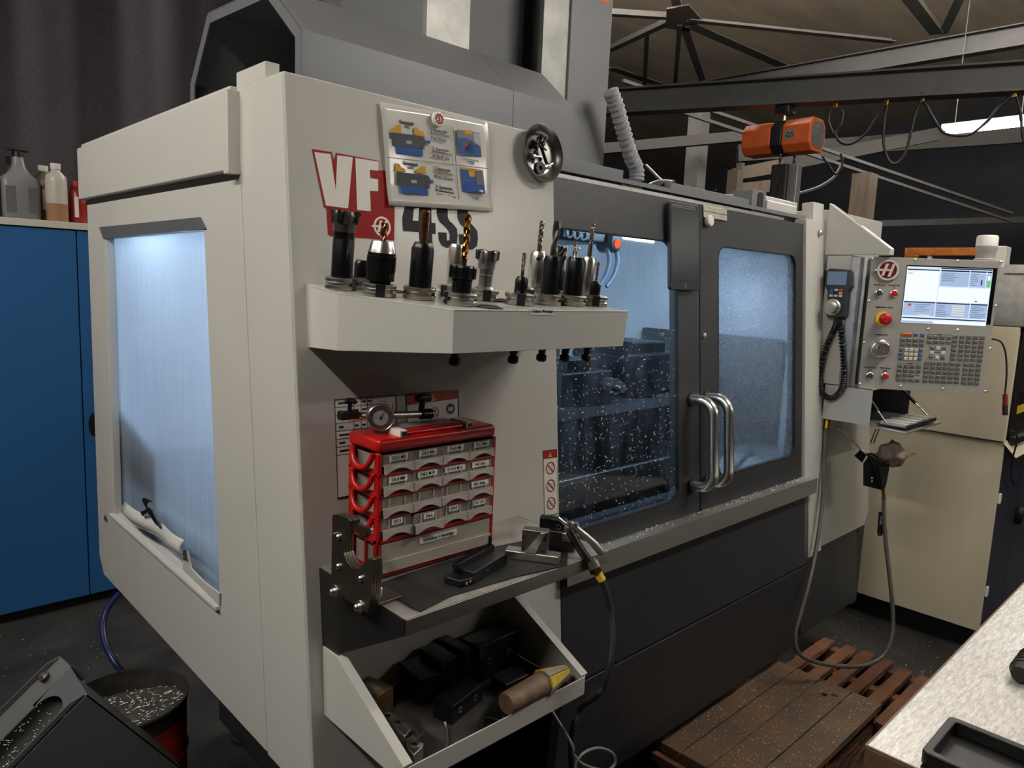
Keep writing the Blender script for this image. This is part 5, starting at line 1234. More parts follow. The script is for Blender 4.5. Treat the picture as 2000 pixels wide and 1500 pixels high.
# contents of the rack
def block(name, x, y, z, sx_, sy_, sz_, rot, label, cat, mt=M_black, group=None, slots=0):
    M = Matrix.Translation((x, y, z)) @ Matrix.Rotation(rot, 4, 'Z')
    if not slots: return tag(MB().box((-sx_ / 2, -sy_ / 2, 0), (sx_ / 2, sy_ / 2, sz_), M).build(name, mt, bevel=0.002), label, cat, group)
    t = thing(name, (x, y, z), label, cat, group)
    MB().box((-sx_ / 2, -sy_ / 2, 0), (sx_ / 2, sy_ / 2, sz_), M).build('block', mt, t, bevel=0.0015)
    for k in range(slots):
        q = M @ Matrix.Translation((-sx_ / 2 + sx_ * (k + 0.5) / slots, -sy_ / 2 - 0.0002, sz_ * 0.5)) @ Matrix.Rotation(math.pi / 2, 4, 'X')
        MB().ring(circ(0.007, 16), circ(0.0045, 16), (0, 0, 0.001), q).build('bolt_hole', M_steel2, t)
    return t
zf = RZ + 0.001
g_ = 'black jaw blocks in the white rack'
block('jaw_block', 1.095, 1.175, zf, 0.13, 0.06, 0.085, 0.05, 'tall black jaw block at the right back of the rack', 'jaw', slots=2, group=g_)
block('jaw_block', 1.010, 1.200, zf, 0.03, 0.09, 0.080, 0.1, 'narrow black jaw block behind, left of the tall one', 'jaw', group=g_)
block('jaw_block', 0.960, 1.200, zf, 0.045, 0.08, 0.075, 0.0, 'black jaw block in the middle of the back row', 'jaw', group=g_)
block('jaw_block', 0.905, 1.195, zf, 0.05, 0.09, 0.060, -0.1, 'low black jaw block at the left of the back row', 'jaw', slots=1, group=g_)
block('jaw_block', 0.935, 1.095, zf, 0.11, 0.05, 0.040, 0.25, 'flat black jaw block in the middle of the rack', 'jaw', slots=2, group=g_)
block('jaw_block', 0.985, 1.020, zf, 0.10, 0.035, 0.024, 0.5, 'thin black jaw plate near the front lip of the rack', 'jaw', slots=2, group=g_)
block('jaw_block', 1.075, 1.085, zf, 0.07, 0.05, 0.030, 0.0, 'small black jaw block under the taper wiper handle', 'jaw', group=g_)
wb = thing('cardboard_box', (0.775, 1.205, zf), 'small brown cardboard box with grey label, left end of rack', 'box')
MB().box((-0.04, -0.035, 0), (0.04, 0.035, 0.050), Matrix.Translation((0.782, 1.205, zf)) @ Matrix.Rotation(0.25, 4, 'Z')).build('carton', mat('brown_card', '#7a5638', 0.7, var=0.2, vscale=30), wb, bevel=0.001)
MB().box((-0.030, -0.022, 0.0503), (0.022, 0.022, 0.0508), Matrix.Translation((0.782, 1.205, zf)) @ Matrix.Rotation(0.25, 4, 'Z')).build('carton_label', mat('grey_label', '#6d6a66', 0.6), wb)
# machined steel soft jaws at the left front
def jawpiece(pts, z0, h, holes, label):
    P = [on_z(u, v, z0 + h) for u, v in pts]; t = thing('steel_clamp_jaw', P[0], label, 'clamp jaw', 'machined clamp jaws in the rack')
    MB().prism(P, (0, 0, -h)).build('block', M_steel2, t, bevel=0.002)
    for (u, v) in holes:
        p = on_z(u, v, z0 + h + 0.0003); q = Matrix.Translation(p)
        MB().ring(circ(0.008, 20), circ(0.0055, 20), (0, 0, 0.0006), q).build('bore_rim', M_chrome, t); MB().prism(circ(0.0055, 20), (0, 0, 0.0003), q).build('bore', M_blk, t)
jawpiece([(750, 1392), (760, 1388), (795, 1408), (803, 1425), (790, 1437), (768, 1418), (748, 1402)], zf, 0.040, [(757, 1398), (777, 1411)], 'bright two-hole clamp jaw at left front of the rack')
jawpiece([(806, 1434), (828, 1452), (824, 1460), (808, 1475), (795, 1458), (793, 1442)], zf, 0.034, [(810, 1453)], 'bright one-hole clamp jaw near the rack front corner')
o = tag(MB().prism([on_z(u, v, zf + 0.05) for u, v in ((788, 1385), (822, 1405), (828, 1432), (818, 1440), (812, 1425), (785, 1398))], (0, 0, -0.05)).build('angle_bracket', mat('grey_steel_angle', '#5c5a57', 0.35, 0.9), bevel=0.001), 'dull grey steel angle piece beside the clamp jaws', 'bracket')
tag(MB().tube(spline([on_z(868, 1410, zf + 0.02), on_z(871, 1425, zf + 0.012), on_z(873, 1452, zf + 0.006), on_z(868, 1458, zf + 0.006)], 5), 0.0035, 6).build('loose_hex_key', M_steel2, smooth=40), 'small hex key lying in the middle of the rack', 'hex key')
# taper wiper
wa, wb_ = on_z(988, 1375, zf + 0.055), on_z(1062, 1334, zf + 0.055); wd_ = (wb_ - wa).normalized()
wb_.z -= 0.006
tw_ = thing('taper_wiper', wa, 'wooden-handled spindle wiper with yellow slatted cone in the rack', 'wiper')
QM = Matrix.Translation(wa) @ wd_.to_track_quat('Z', 'Y').to_matrix().to_4x4(); Lw = (wb_ - wa).length
MB().lathe([(0.021, 0), (0.023, 0.004), (0.024, Lw * 0.6), (0.0255, Lw)], QM, 24).build('handle', mat('worn_brown_wood', '#8a7358', 0.6, var=0.3, vscale=25, col2='#5b4232'), tw_, smooth=40)
M_yw = mat('yellow_wiper_felt', '#cfae3a', 0.7, var=0.25, vscale=60)
M_wd = mat('grey_wiper_leather', '#8a8274', 0.7, var=0.25, vscale=60)
MB().lathe([(0.0275, Lw), (0.011, Lw + 0.075), (0, Lw + 0.077)], QM, 24).build('cone', MATS['worn_brown_wood'], tw_, smooth=40)
for k in range(8):
    a = 2 * math.pi * k / 8 + 0.3; q = QM @ Matrix.Rotation(a, 4, 'Z')
    MB().prism([(0.0295, -0.0105, Lw - 0.004), (0.0295, 0.0105, Lw - 0.004), (0.0130, 0.0045, Lw + 0.074), (0.0130, -0.0045, Lw + 0.074)], (-0.006, 0, 0), q).build('wiper_slat', M_yw if k % 2 else M_wd, tw_, bevel=0.001)

# ================================================================ red drawer cabinet
OX0, OX1, OY0, OY1, OZ0, OZ1 = 0.766, 1.070, 1.157, 1.270, ZS + 0.003, 1.442
org = thing('drawer_cabinet', (0.92, 1.21, OZ0), 'red small-parts cabinet with clear drawers on the steel shelf', 'drawer cabinet')
M_drw = bpy.data.materials.new('clear_grey_plastic'); M_drw.use_nodes = True
b_ = M_drw.node_tree.nodes['Principled BSDF']; b_.inputs['Base Color'].default_value = lin('#b4aca2'); b_.inputs['Roughness'].default_value = 0.25; b_.inputs['Alpha'].default_value = 0.80
M_drw2 = M_drw.copy(); M_drw2.name = 'clear_thin_plastic'; M_drw2.node_tree.nodes['Principled BSDF'].inputs['Alpha'].default_value = 0.38
def oz(zp): return 1.442 - (zp - 380) * 0.000305
th = 0.010
MB().box((OX0, OY0, oz(470)), (OX1, OY1, OZ1)).build('top_frame', M_red, org, bevel=0.008)
rows = [(480, 604), (622, 748), (765, 893), (905, 1038)]
for a, b in ((604, 622), (748, 765), (893, 905), (1038, 1066)): MB().box((OX0, OY0, oz(b)), (OX1, OY1 - 0.004, oz(a))).build('shelf_rail', M_red, org, bevel=0.001)
MB().box((OX0, OY0, OZ0), (OX1, OY1 - 0.004, oz(1262))).build('bottom_frame', M_red, org, bevel=0.002)
MB().box((OX1 - 0.007, OY0, OZ0), (OX1, OY1 - 0.002, oz(470))).build('side_wall', M_red, org)
MB().box((OX0 + 0.01, OY1 - 0.006, OZ0), (OX1, OY1 - 0.002, oz(470))).build('back_wall', M_red, org)
# left side: uprights, cross rails, hoop grips
MB().box((OX0, OY0, OZ0), (OX0 + 0.010, OY0 + 0.016, oz(470))).build('upright', M_red, org, bevel=0.003)
MB().box((OX0, OY1 - 0.018, OZ0), (OX0 + 0.010, OY1 - 0.004, oz(470))).build('upright', M_red, org, bevel=0.003)
for k, (a, b) in enumerate(rows):
    zm = oz((a + b) / 2); pts = []
    for i in range(13):
        t = math.pi * i / 12; pts.append((OX0 - 0.002 - 0.006 * math.sin(t), (OY0 + OY1) / 2 - 0.004 + 0.036 * math.cos(t), oz(a) - 0.034 * math.sin(t) + 0.002))
    MB().tube(pts, 0.0055, 8).build('hoop_grip', M_red, org, smooth=60)
    MB().box((OX0 + 0.001, OY0 + 0.014, oz(b) - 0.004), (OX0 + 0.008, OY1 - 0.016, oz(b) + 0.006)).build('side_rail', M_red, org, bevel=0.001)
MB().box((OX0 + 0.006, OY0 + 0.05, OZ0), (OX0 + 0.010, OY0 + 0.056, oz(1066))).build('side_rib', M_red, org)
def clear_front(x0_, x1_, z0_, z1_, y, parent_name, big=False):
    w_ = x1_ - x0_; zm = z0_ + (z1_ - z0_) * (0.42 if not big else 0.35)
    d = MB().box((x0_ + 0.001, y, zm), (x1_ - 0.001, y + 0.0025, z1_ - 0.001)).build('drawer', M_drw2 if not big else M_drw, org)
    pts = [(x0_ + 0.001, y - 0.006, zm), (x0_ + 0.001, y - 0.008, z0_)]
    if not big:
        for i in range(9):
            t = i / 8; pts.append((x0_ + w_ * (0.08 + 0.84 * t), y - 0.008, z0_ + 0.010 * math.sin(math.pi * t)))
    pts += [(x1_ - 0.001, y - 0.008, z0_), (x1_ - 0.001, y - 0.006, zm)]
    MB().prism(pts, (0, 0.0025, 0)).build('drawer_grip', M_drw, d)
    MB().box((x0_ + 0.001, y - 0.006, zm - 0.001), (x1_ - 0.001, y + 0.0025, zm + 0.0015)).build('drawer_ledge', M_drw, d)
    MB().box((x0_ + 0.001, y + 0.0025, z0_ + 0.002), (x0_ + 0.003, OY1 - 0.02, z1_ - 0.006)).build('drawer_side', M_drw2, d)
    MB().box((x0_ + 0.003, y + 0.0025, z0_ + 0.002), (x1_ - 0.001, OY1 - 0.02, z0_ + 0.004)).build('drawer_floor', M_drw2, d)
    if not big:
        for fx in (0.24, 0.76): MB().box((x0_ + w_ * fx - 0.002, y - 0.0015, zm + 0.001), (x0_ + w_ * fx + 0.002, y, z1_ - 0.002)).build('label_guide', M_drw, d)
    return d, zm
LB = [['D2.5 M3', 'D3.3 M4', 'D4.2 M5', 'D5.0 M6'], ['D6.8 M8', 'D8.5 M10', 'D10.2 M12', 'NC Ent..'], ['', '', '', 'NC Anb..'], ['D5.5', 'D6.6', 'D9.0', 'D11.0']]
random.seed(9)
M_cont = mat('drawer_hardware', '#4b4640', 0.4, 0.6, var=0.4, vscale=90)
for r, (a, b) in enumerate(rows):
    for c in range(4):
        cw = (OX1 - OX0 - 0.017) / 4; x0_ = OX0 + 0.010 + cw * c; y = OY0 + (0.001 if (r, c) != (3, 1) else -0.008)
        d, zm = clear_front(x0_, x0_ + cw, oz(b), oz(a), y, '')
        MB().box((x0_ + 0.006, y + 0.02, oz(b) + 0.005), (x0_ + cw - 0.006, OY1 - 0.03, oz(b) + 0.005 + random.uniform(0.004, 0.014))).build('contents', M_cont, d)
        s = LB[r][c]
        if s:
            w_ = 0.0056 * len(s) + 0.004; zc = oz(a) - 0.0085; xc_ = x0_ + cw * 0.5
            lbp = MB().box((xc_ - w_ / 2, y - 0.0025, zc - 0.0058), (xc_ + w_ / 2, y - 0.0018, zc + 0.0058)).build('drawer_label', M_paper, d)
            text(s, 0.0098, frame((xc_, y - 0.0027, zc), (1, 0, 0), (0, 0, 1)), M_ink, d, 'lettering', bold=0.00015, sx=0.92)
y = OY0 + 0.001
d, zm = clear_front(OX0 + 0.010, OX1 - 0.007, oz(1258), oz(1070), y, '', True)
MB().box((OX0 + 0.018, y + 0.015, oz(1258) + 0.005), (OX1 - 0.015, OY1 - 0.03, oz(1258) + 0.020)).build('contents', M_cont, d)
xc_ = OX0 + 0.152; zc = oz(1112); MB().box((xc_ - 0.049, y - 0.0015, zc - 0.0065), (xc_ + 0.049, y - 0.0005, zc + 0.0065)).build('drawer_label', M_paper, d)
text('Schrauben + Anschläge', 0.0094, frame((xc_, y - 0.0017, zc), (1, 0, 0), (0, 0, 1)), M_ink, d, bold=0.00012, sx=0.92)
# carrying bar on the top
MB().box((OX0 + 0.06, OY0 + 0.012, OZ1 - 0.004), (OX0 + 0.235, OY0 + 0.040, OZ1 + 0.010)).build('carry_bar', M_red, org, bevel=0.006)
MB().box((OX0 + 0.06, OY0 + 0.040, OZ1 - 0.002), (OX0 + 0.225, OY0 + 0.085, OZ1 + 0.009)).build('grey_cover', mat('grey_strip', '#8f8c86', 0.4), org, bevel=0.003)
for x in (OX0 + 0.052, OX0 + 0.222):
    m = MB(); m.box((x, OY0 + 0.005, OZ1 - 0.002), (x + 0.018, OY0 + 0.060, OZ1 + 0.0125)); m.build('white_clip', M_decwht, org, bevel=0.002)
    MB().box((x + 0.005, OY0 + 0.003, OZ1 + 0.001), (x + 0.015, OY0 + 0.0055, OZ1 + 0.009)).build('clip_slot', M_blk, org)
tag(MB().prism([on_z(u, v, OZ1 + 0.001) for u, v in ((895, 823), (922, 827), (918, 829), (906, 828), (900, 825), (912, 822), (914, 825))], (0, 0, 0.002)).build('white_clip_piece', M_decwht), 'small loose white plastic clip on the red cabinet top', 'clip')

# ---- dial indicator with clamp arm on top of the cabinet
dc = on_y(743, 816, 1.205); dc.z = max(dc.z, OZ1 + 0.028)
dial = thing('dial_indicator', (dc.x, dc.y, OZ1), 'round dial indicator with white face lying on the red cabinet', 'gauge')
vd = (V((0, 0, H)) - dc).normalized(); vd = (vd + V((0.10, -0.2, 0.05))).normalized()
DM = frame(dc, vd.cross(V((0, 0, -1))), (0, 0, 1)); DM = frame(dc, V((0, 0, 1)).cross(vd), (0, 0, 1))
rD = 0.0275
MB().lathe([(0, -0.018), (rD * 0.93, -0.018), (rD, -0.014), (rD, 0.002), (rD * 0.94, 0.004), (rD * 0.90, 0.003)], DM, 40).build('case', M_steel2, dial, smooth=40)
MB().lathe([(rD * 0.91, 0.0025), (0, 0.0026)], DM, 40).build('dial_face', M_paper, dial); MB().lathe([(rD * 0.56, 0.0030), (0, 0.0031)], DM, 30).build('inner_face', M_plg, dial)
tk = MB()
for k in range(50):
    q = DM @ Matrix.Rotation(2 * math.pi * k / 50, 4, 'Z'); l = 0.70 if k % 5 == 0 else 0.80
    tk.box((rD * l, -0.00025, 0.0030), (rD * 0.88, 0.00025, 0.0033), q)
tk.build('scale_marks', M_ink, dial)
for k in range(10):
    a = math.pi / 2 - 2 * math.pi * k / 10; text(str(k * 10 if k else 0), 0.0045, DM @ Matrix.Translation((rD * 0.66 * math.cos(a), rD * 0.66 * math.sin(a), 0.0031)), M_ink, dial, 'numeral')
MB().prism([(0, -0.0008, 0.004), (rD * 0.75, 0, 0.004), (0, 0.0008, 0.004)], (0, 0, 0.0004), DM @ Matrix.Rotation(1.05, 4, 'Z')).build('pointer', M_ink, dial)
MB().lathe([(0.0025, 0.003), (0.0025, 0.005), (0, 0.005)], DM, 10).build('pivot', M_ink, dial)
MB().prism([(0, -0.0005, 0.004), (rD * 0.2, 0, 0.004), (0, 0.0005, 0.004)], (0, 0, 0.0003), DM @ Matrix.Translation((-rD * .32, rD * .08, 0)) @ Matrix.Rotation(2.6, 4, 'Z')).build('pointer', M_ink, dial)
def dp(u, v, Y=1.235): return on_y(u, v, Y)
MB().tube([dp(680, 820), dp(720, 815)], 0.0035, 8).build('stylus', M_chrome, dial, smooth=60)
MB().tube([dp(703, 812), dp(760, 811), dp(845, 808)], 0.0075, 12).build('clamp_rod', M_steel2, dial, smooth=60)
a = dp(822, 809); b = dp(841, 808); MB().tube([a, b], 0.0115, 14).build('clamp_sleeve', M_black, dial, smooth=60)
a = dp(668, 810, 1.24); MB().box((a.x - 0.006, a.y - 0.010, a.z - 0.010), (a.x + 0.034, a.y + 0.010, a.z + 0.006)).build('clamp_block', M_black, dial, bevel=0.002)
for u0, v0, u1, v1, wv, rr in ((683, 806, 684, 787, 0.013, 0.0045), (822, 806, 826, 780, 0.020, 0.0065)):
    p, q = dp(u0, v0), dp(u1, v1); MB().tube([p, q], rr, 12).build('knob_stem', M_black, dial, smooth=60)
    MB().tube([q + V((-wv, 0, 0.001)), q + V((-wv * .6, 0, 0.004)), q + V((0, 0, 0.005)), q + V((wv * .6, 0, 0.003)), q + V((wv, 0, -0.001))], [rr * .8, rr * 1.25, rr * 1.3, rr * 1.25, rr * .8], 10).build('knob', M_black, dial, smooth=60)

# ---- tool clamping fixture: stacked plates bolted on the shelf's side
fx = thing('tool_clamp_fixture', (0.70, 1.15, 1.13), 'steel plate tool-clamping fixture bolted to the steel shelf side', 'fixture')
fo = zz([(160, 870), (180, 862), (255, 885), (275, 905), (268, 945), (240, 975), (228, 1040), (232, 1110), (255, 1165), (290, 1205), (330, 1210), (355, 1180), (385, 1150), (400, 1140), (412, 1155), (415, 1240), (405, 1380), (385, 1492), (150, 1345)], 600, 740, .3066)
M_fix = mat('burnished_plate_steel', '#6f675c', 0.35, 0.9, var=0.2, vscale=30)
for k in range(4):
    x = 0.700 - 0.0055 * (3 - k)
    P = [on_x(u, v, 0.700 - 0.0165) for u, v in fo]; P = [V((x, p.y, p.z)) for p in P]
    MB().prism(P, (0.0048, 0, 0)).build('plate', M_fix, fx, bevel=0.0005)
arm = zz([(300, 935), (318, 920), (330, 935), (395, 955), (400, 970), (385, 985), (355, 985), (350, 1010), (325, 1010), (320, 980), (300, 985)], 600, 740, .3066)
MB().prism([V((0.692, on_x(u, v, 0.69).y, on_x(u, v, 0.69).z)) for u, v in arm], (0.006, 0, 0)).build('latch', M_fix, fx, bevel=0.0005)
for (zx, zy, r_, wsh_) in ((205, 1005, .0055, 0), (205, 1193, .0055, 0), (345, 1270, .0055, 0), (178, 1352, .0065, 1), (335, 1450, .0065, 1), (180, 985, .002, 0)):
    u, v = zz([(zx, zy)], 600, 740, .3066)[0]; p = on_x(u, v, 0.6835); q = frame(p, (0, -1, 0), (0, 0, 1))
    if wsh_: MB().lathe([(0.012, 0), (0.012, 0.002), (0, 0.002)], q, 20).build('washer', M_chrome, fx)
    MB().lathe([(r_, 0), (r_, 0.004 + 0.005 * wsh_), (r_ * .7, 0.006 + 0.005 * wsh_), (0, 0.006 + 0.005 * wsh_)], q, 16 if not wsh_ else 12).build('bolt', M_chrome, fx, smooth=35)
MB().box((0.7005, 1.06, ZS + 0.0005), (0.76, 1.125, ZS + 0.006)).build('foot_plate', M_fix, fx, bevel=0.001)
MB().lathe([(0.006, 0), (0.006, 0.008), (0.004, 0.010), (0, 0.010)], Matrix.Translation((0.735, 1.10, ZS + 0.006)), 12).build('bolt', M_chrome, fx, smooth=35)

# ---- black serrated vise jaw
bj = thing('serrated_jaw', on_z(920, 1120, ZS), 'black serrated vise jaw lying on the rubber mat', 'jaw')
c0, c1, c2 = on_z(872, 1130, ZS + .003), on_z(990, 1102, ZS + .003), on_z(925, 1141, ZS + .003)
BM_ = frame(on_z(925, 1141, ZS + 0.0035), (c1 - c2), V((-(c1 - c2).y, (c1 - c2).x, 0)))
Lj = (c1 - c2).length
MB().prism([(0, 0, 0), (0.075, 0, 0) if 0 else (Lj, 0, 0), (Lj, 0.05, 0), (0, 0.05, 0)], (0, 0, 0.024), BM_).build('block', M_black, bj, bevel=0.002)
MB().prism([(-0.03, 0.012, 0), (0.002, 0.0, 0), (0.002, 0.05, 0), (-0.03, 0.05, 0)], (0, 0, 0.014), BM_).build('step', M_black, bj, bevel=0.002)
MB().box((-0.01, 0.032, 0.024), (Lj, 0.046, 0.036), BM_).build('tooth_bar', M_black, bj, bevel=0.001)
for k in range(18): MB().box((-0.008 + (Lj + 0.006) * k / 18, 0.033, 0.036), (-0.008 + (Lj + 0.006) * k / 18 + 0.0022, 0.045, 0.0385), BM_).build('tooth', M_black, bj)
MB().tube([BM_ @ V((Lj - 0.006, 0.04, 0.03)), BM_ @ V((Lj - 0.006, 0.04, 0.055))], 0.004, 8).build('pin', M_blk, bj, smooth=60)
text('H', 0.008, BM_ @ Matrix.Translation((Lj * 0.4, -0.0006, 0.012)) @ Matrix.Rotation(math.pi / 2, 4, 'X'), M_steel2, bj, bold=0.0003)
for k in (-0.02, -0.008): MB().lathe([(0.003, 0), (0.003, 0.002), (0, 0.002)], BM_ @ Matrix.Translation((k, 0.004, 0.008)) @ Matrix.Rotation(math.pi / 2, 4, 'X'), 10).build('screw', M_steel2, bj)
# ---- steel jaw with raised wedge
sj = thing('wedge_jaw', on_z(1040, 1090, ZS), 'bright steel jaw with angled wedge on its base bar', 'jaw')
p0, p1 = on_z(985, 1090, ZS + .003), on_z(1090, 1104, ZS + .003); JB = frame(p0, p1 - p0, V((-(p1 - p0).y, (p1 - p0).x, 0))); Lb = (p1 - p0).length
MB().box((0, 0, 0), (Lb, 0.032, 0.018), JB).build('base_bar', M_steel2, sj, bevel=0.002)
MB().box((Lb * .30, 0.004, 0.018), (Lb * .78, 0.030, 0.068), JB).build('jaw_block', mat('jaw_bright', '#77726a', 0.3, 0.95), sj, bevel=0.002)
MB().prism([(Lb * .36, 0.0035, 0.019), (Lb * .58, 0.0035, 0.019), (Lb * .74, 0.0035, 0.066), (Lb * .66, 0.0035, 0.067)], (0, -0.006, 0), JB).build('wedge', M_chrome, sj, bevel=0.001)
for x, z in ((.34, .05), (.72, .05), (.7, .024), (.33, .026)): MB().lathe([(0.003, 0), (0.003, 0.0015), (0, 0.0015)], JB @ Matrix.Translation((Lb * x, 0.0038, z)) @ Matrix.Rotation(math.pi / 2, 4, 'X'), 10).build('screw', M_blk, sj)
# ---- dark block behind with bright pad
db = thing('dark_jaw', on_z(1090, 1070, ZS), 'dark grey jaw block with bright steel pad, shelf right end', 'jaw')
p0, p1 = on_z(1052, 1068, ZS + .003), on_z(1125, 1080, ZS + .003); JB = frame(p0, p1 - p0, V((-(p1 - p0).y, (p1 - p0).x, 0))); Lb = (p1 - p0).length
MB().box((0, 0, 0), (Lb * .95, 0.03, 0.042), JB).build('lower_block', mat('grey_oxide', '#3b3a38', 0.35, 0.7), db, bevel=0.002)
MB().box((-0.004, 0.01, 0.035), (Lb * .66, 0.032, 0.066), JB).build('upper_block', M_black, db, bevel=0.002)
MB().box((Lb * .62, -0.003, 0.022), (Lb * 1.02, 0.02, 0.042), JB).build('bright_pad', M_steel2, db, bevel=0.001)
for k in range(14): MB().box((-0.003 + Lb * .66 * k / 14, 0.012, 0.066), (-0.003 + Lb * .66 * k / 14 + 0.002, 0.03, 0.068), JB).build('tooth', M_black, db)
MB().ring(circ(0.006, 18), circ(0.004, 18), (0, 0, 0.001), JB @ Matrix.Translation((Lb * .48, 0.0095, 0.050)) @ Matrix.Rotation(math.pi / 2, 4, 'X')).build('bolt_hole', M_steel2, db)
# ---- air gun hanging over the right end, with hose
ag = thing('air_gun', on_z(1150, 1080, ZS), 'silver air blow gun with lever at the shelf right end', 'air gun')
def a9(u, v, d=1.60): return at_d(u, v, d)
M_agun = mat('cast_aluminium', '#a7a39c', 0.35, 0.8)
MB().tube(spline([a9(1112, 1035), a9(1120, 1050), a9(1135, 1075), a9(1152, 1098), a9(1163, 1116)], 5), [0.010 + 0.0 * i for i in range(21)], 12).build('grip', MATS['dark_sheet_steel'], ag, smooth=60)
MB().tube(spline([a9(1115, 1022), a9(1126, 1032), a9(1142, 1046), a9(1160, 1062), a9(1172, 1076), a9(1178, 1082)], 4), [0.006, 0.0065, 0.0065, 0.007, 0.007, 0.007, 0.0075, 0.0075, 0.008, 0.008, 0.008, 0.008, 0.0085, 0.009, 0.009, 0.009, 0.009, 0.008, 0.007, 0.006, 0.004], 10).build('lever', M_agun, ag, smooth=60)
for u, v in ((1112, 1024), (1124, 1026), (1108, 1034)): MB().lathe([(0.007, -0.006), (0.008, 0), (0.007, 0.006), (0, 0.007)], Matrix.Translation(a9(u, v)), 12).build('pivot', M_chrome, ag, smooth=60)
MB().tube([a9(1090, 1012), a9(1112, 1030)], 0.004, 8).build('nozzle', M_chrome, ag, smooth=60)
q0, q1, q2, q3 = a9(1155, 1094), a9(1162, 1108), a9(1166, 1117), a9(1176, 1134)
MB().tube([q0, q1], 0.014, 12).build('coupling', M_agun, ag, smooth=40); MB().tube([q1, q2], 0.015, 6).build('hex_nut', M_brass, ag); MB().tube([q2, q3], 0.0095, 10).build('yellow_sleeve', mat('yellow_sleeve', '#d7b63a', 0.5), ag, smooth=60)
hp = [q3, a9(1186, 1165), a9(1193, 1200), a9(1196, 1250, 1.58), a9(1190, 1300, 1.56), a9(1178, 1340, 1.56), a9(1160, 1362, 1.58), on_y(1136, 1381, 1.08), on_y(1121, 1412, 1.08), on_y(1115, 1460, 1.08), on_y(1118, 1530, 1.08)]
pe = hp[-1]; hp += [V((pe.x + 0.02, 1.07, pe.z * 0.5)), V((pe.x + 0.05, 1.05, 0.03)), V((pe.x + 0.25, 1.03, 0.0085))]
tag(MB().tube(spline(hp, 8), 0.0075, 8).build('air_hose', M_rub, smooth=60), 'black air hose hanging from the silver air gun', 'hose')
lp = [on_y(u, v, 1.0) for u, v in ((1116, 1452), (1121, 1474), (1138, 1492), (1165, 1502), (1190, 1503), (1202, 1487), (1194, 1469), (1170, 1461), (1146, 1467), (1130, 1482), (1122, 1512))]
pe = lp[-1]; lp = [V((lp[0].x - 0.01, 1.06, lp[0].z + 0.06))] + lp + [V((pe.x, 1.0, pe.z * 0.5)), V((pe.x + 0.03, 0.98, 0.02)), V((pe.x + 0.2, 0.95, 0.005))]
tag(MB().tube(spline(lp, 6), 0.0035, 8).build('thin_cable', mat('grey_cable', '#8d8d8b', 0.3), smooth=60), 'thin grey cable with a loop at the bottom picture edge', 'cable')

# ================================================================ blue cabinet, bottles, curtain
bcab = thing('steel_cabinet', (0.95, 4.08, 0), 'tall blue two-door steel cabinet left behind the machine', 'cabinet')
CX0, CX1, CYF = 0.44, 1.47, 4.08
MB().box((CX0, CYF + 0.02, 0.05), (CX1, CYF + 0.45, 1.915)).build('carcass', M_blue, bcab)
xsm = 0.947
for a, b in ((CX0 + 0.003, xsm - 0.003), (xsm + 0.003, CX1 - 0.003)): MB().box((a, CYF, 0.055), (b, CYF + 0.019, 1.912)).build('door', M_blue, bcab, bevel=0.002)
MB().box((CX0 - 0.005, CYF - 0.01, 1.917), (CX1 + 0.005, CYF + 0.46, 1.95)).build('top_board', mat('cream_board', '#cfc9bb', 0.5), bcab, bevel=0.002)
MB().box((CX0 + 0.01, CYF + 0.03, 0), (CX1 - 0.01, CYF + 0.44, 0.05)).build('plinth', M_blk, bcab)
hc = on_y(180, 830, CYF - 0.02)
MB().lathe([(0.026, 0), (0.032, 0.008), (0.030, 0.02), (0, 0.024)], frame((xsm + 0.045, CYF, hc.z), (1, 0, 0), (0, 0, 1)) @ Matrix.Diagonal((0.8, 1.9, 1, 1)), 20).build('handle', M_blk, bcab, smooth=50)
ZC = 1.951
def bottle(u, vt, w_px, Y, prof, mt, label, cap=None, group='bottles on the blue cabinet'):
    p = on_y(u, 420, Y); t = thing('bottle', (p.x, Y, ZC), label, 'bottle', group)
    M = Matrix.Translation((p.x, Y, ZC)); o = MB().lathe(prof, M, 28).build('bottle_body', mt, t, smooth=50)
    if cap: MB().lathe(cap[0], M, 24).build('cap', cap[1], t, smooth=35)
    return t, M
# jerrycan
jx = on_y(40, 420, 4.22).x; jc = thing('jerrycan', (jx, 4.22, ZC), 'grey transparent jerrycan with black cap on the blue cabinet', 'canister')
M_jc = mat('grey_canister_plastic', '#7e7e80', 0.4)
def jlvl(z, wx, wy, r): return [(jx + x, 4.22 + y, z) for x, y, _ in rrect(-wx, -wy, wx, wy, r, 4)]
lv = [(0, .070, .055, .02), (0.012, .078, .062, .025), (0.165, .078, .062, .025), (0.195, .070, .055, .025), (0.215, .045, .04, .025), (0.245, .028, .028, .02), (0.29, .022, .022, .018)]
m = MB(); n_ = len(jlvl(0, .1, .1, .01))
for z, wx, wy, r in lv: m.v += jlvl(ZC + z, wx, wy, r)
for j in range(len(lv) - 1):
    for i in range(n_): m.f.append((j * n_ + i, j * n_ + (i + 1) % n_, (j + 1) * n_ + (i + 1) % n_, (j + 1) * n_ + i))
m.f.append(tuple(reversed(range(n_)))); m.f.append(tuple(range((len(lv) - 1) * n_, len(lv) * n_)))
m.build('can_body', M_jc, jc, smooth=40)
for sx_ in (-0.045, 0.045): MB().box((jx + sx_ - 0.02, 4.22 - 0.0635, ZC + 0.03), (jx + sx_ + 0.02, 4.22 - 0.061, ZC + 0.15)).build('recessed_panel', mat('canister_dark', '#606063', 0.45), jc)
MB().lathe([(0.024, 0.29), (0.024, 0.315), (0.0, 0.317)], Matrix.Translation((jx, 4.22, ZC)), 18).build('cap', M_blk, jc, smooth=35)
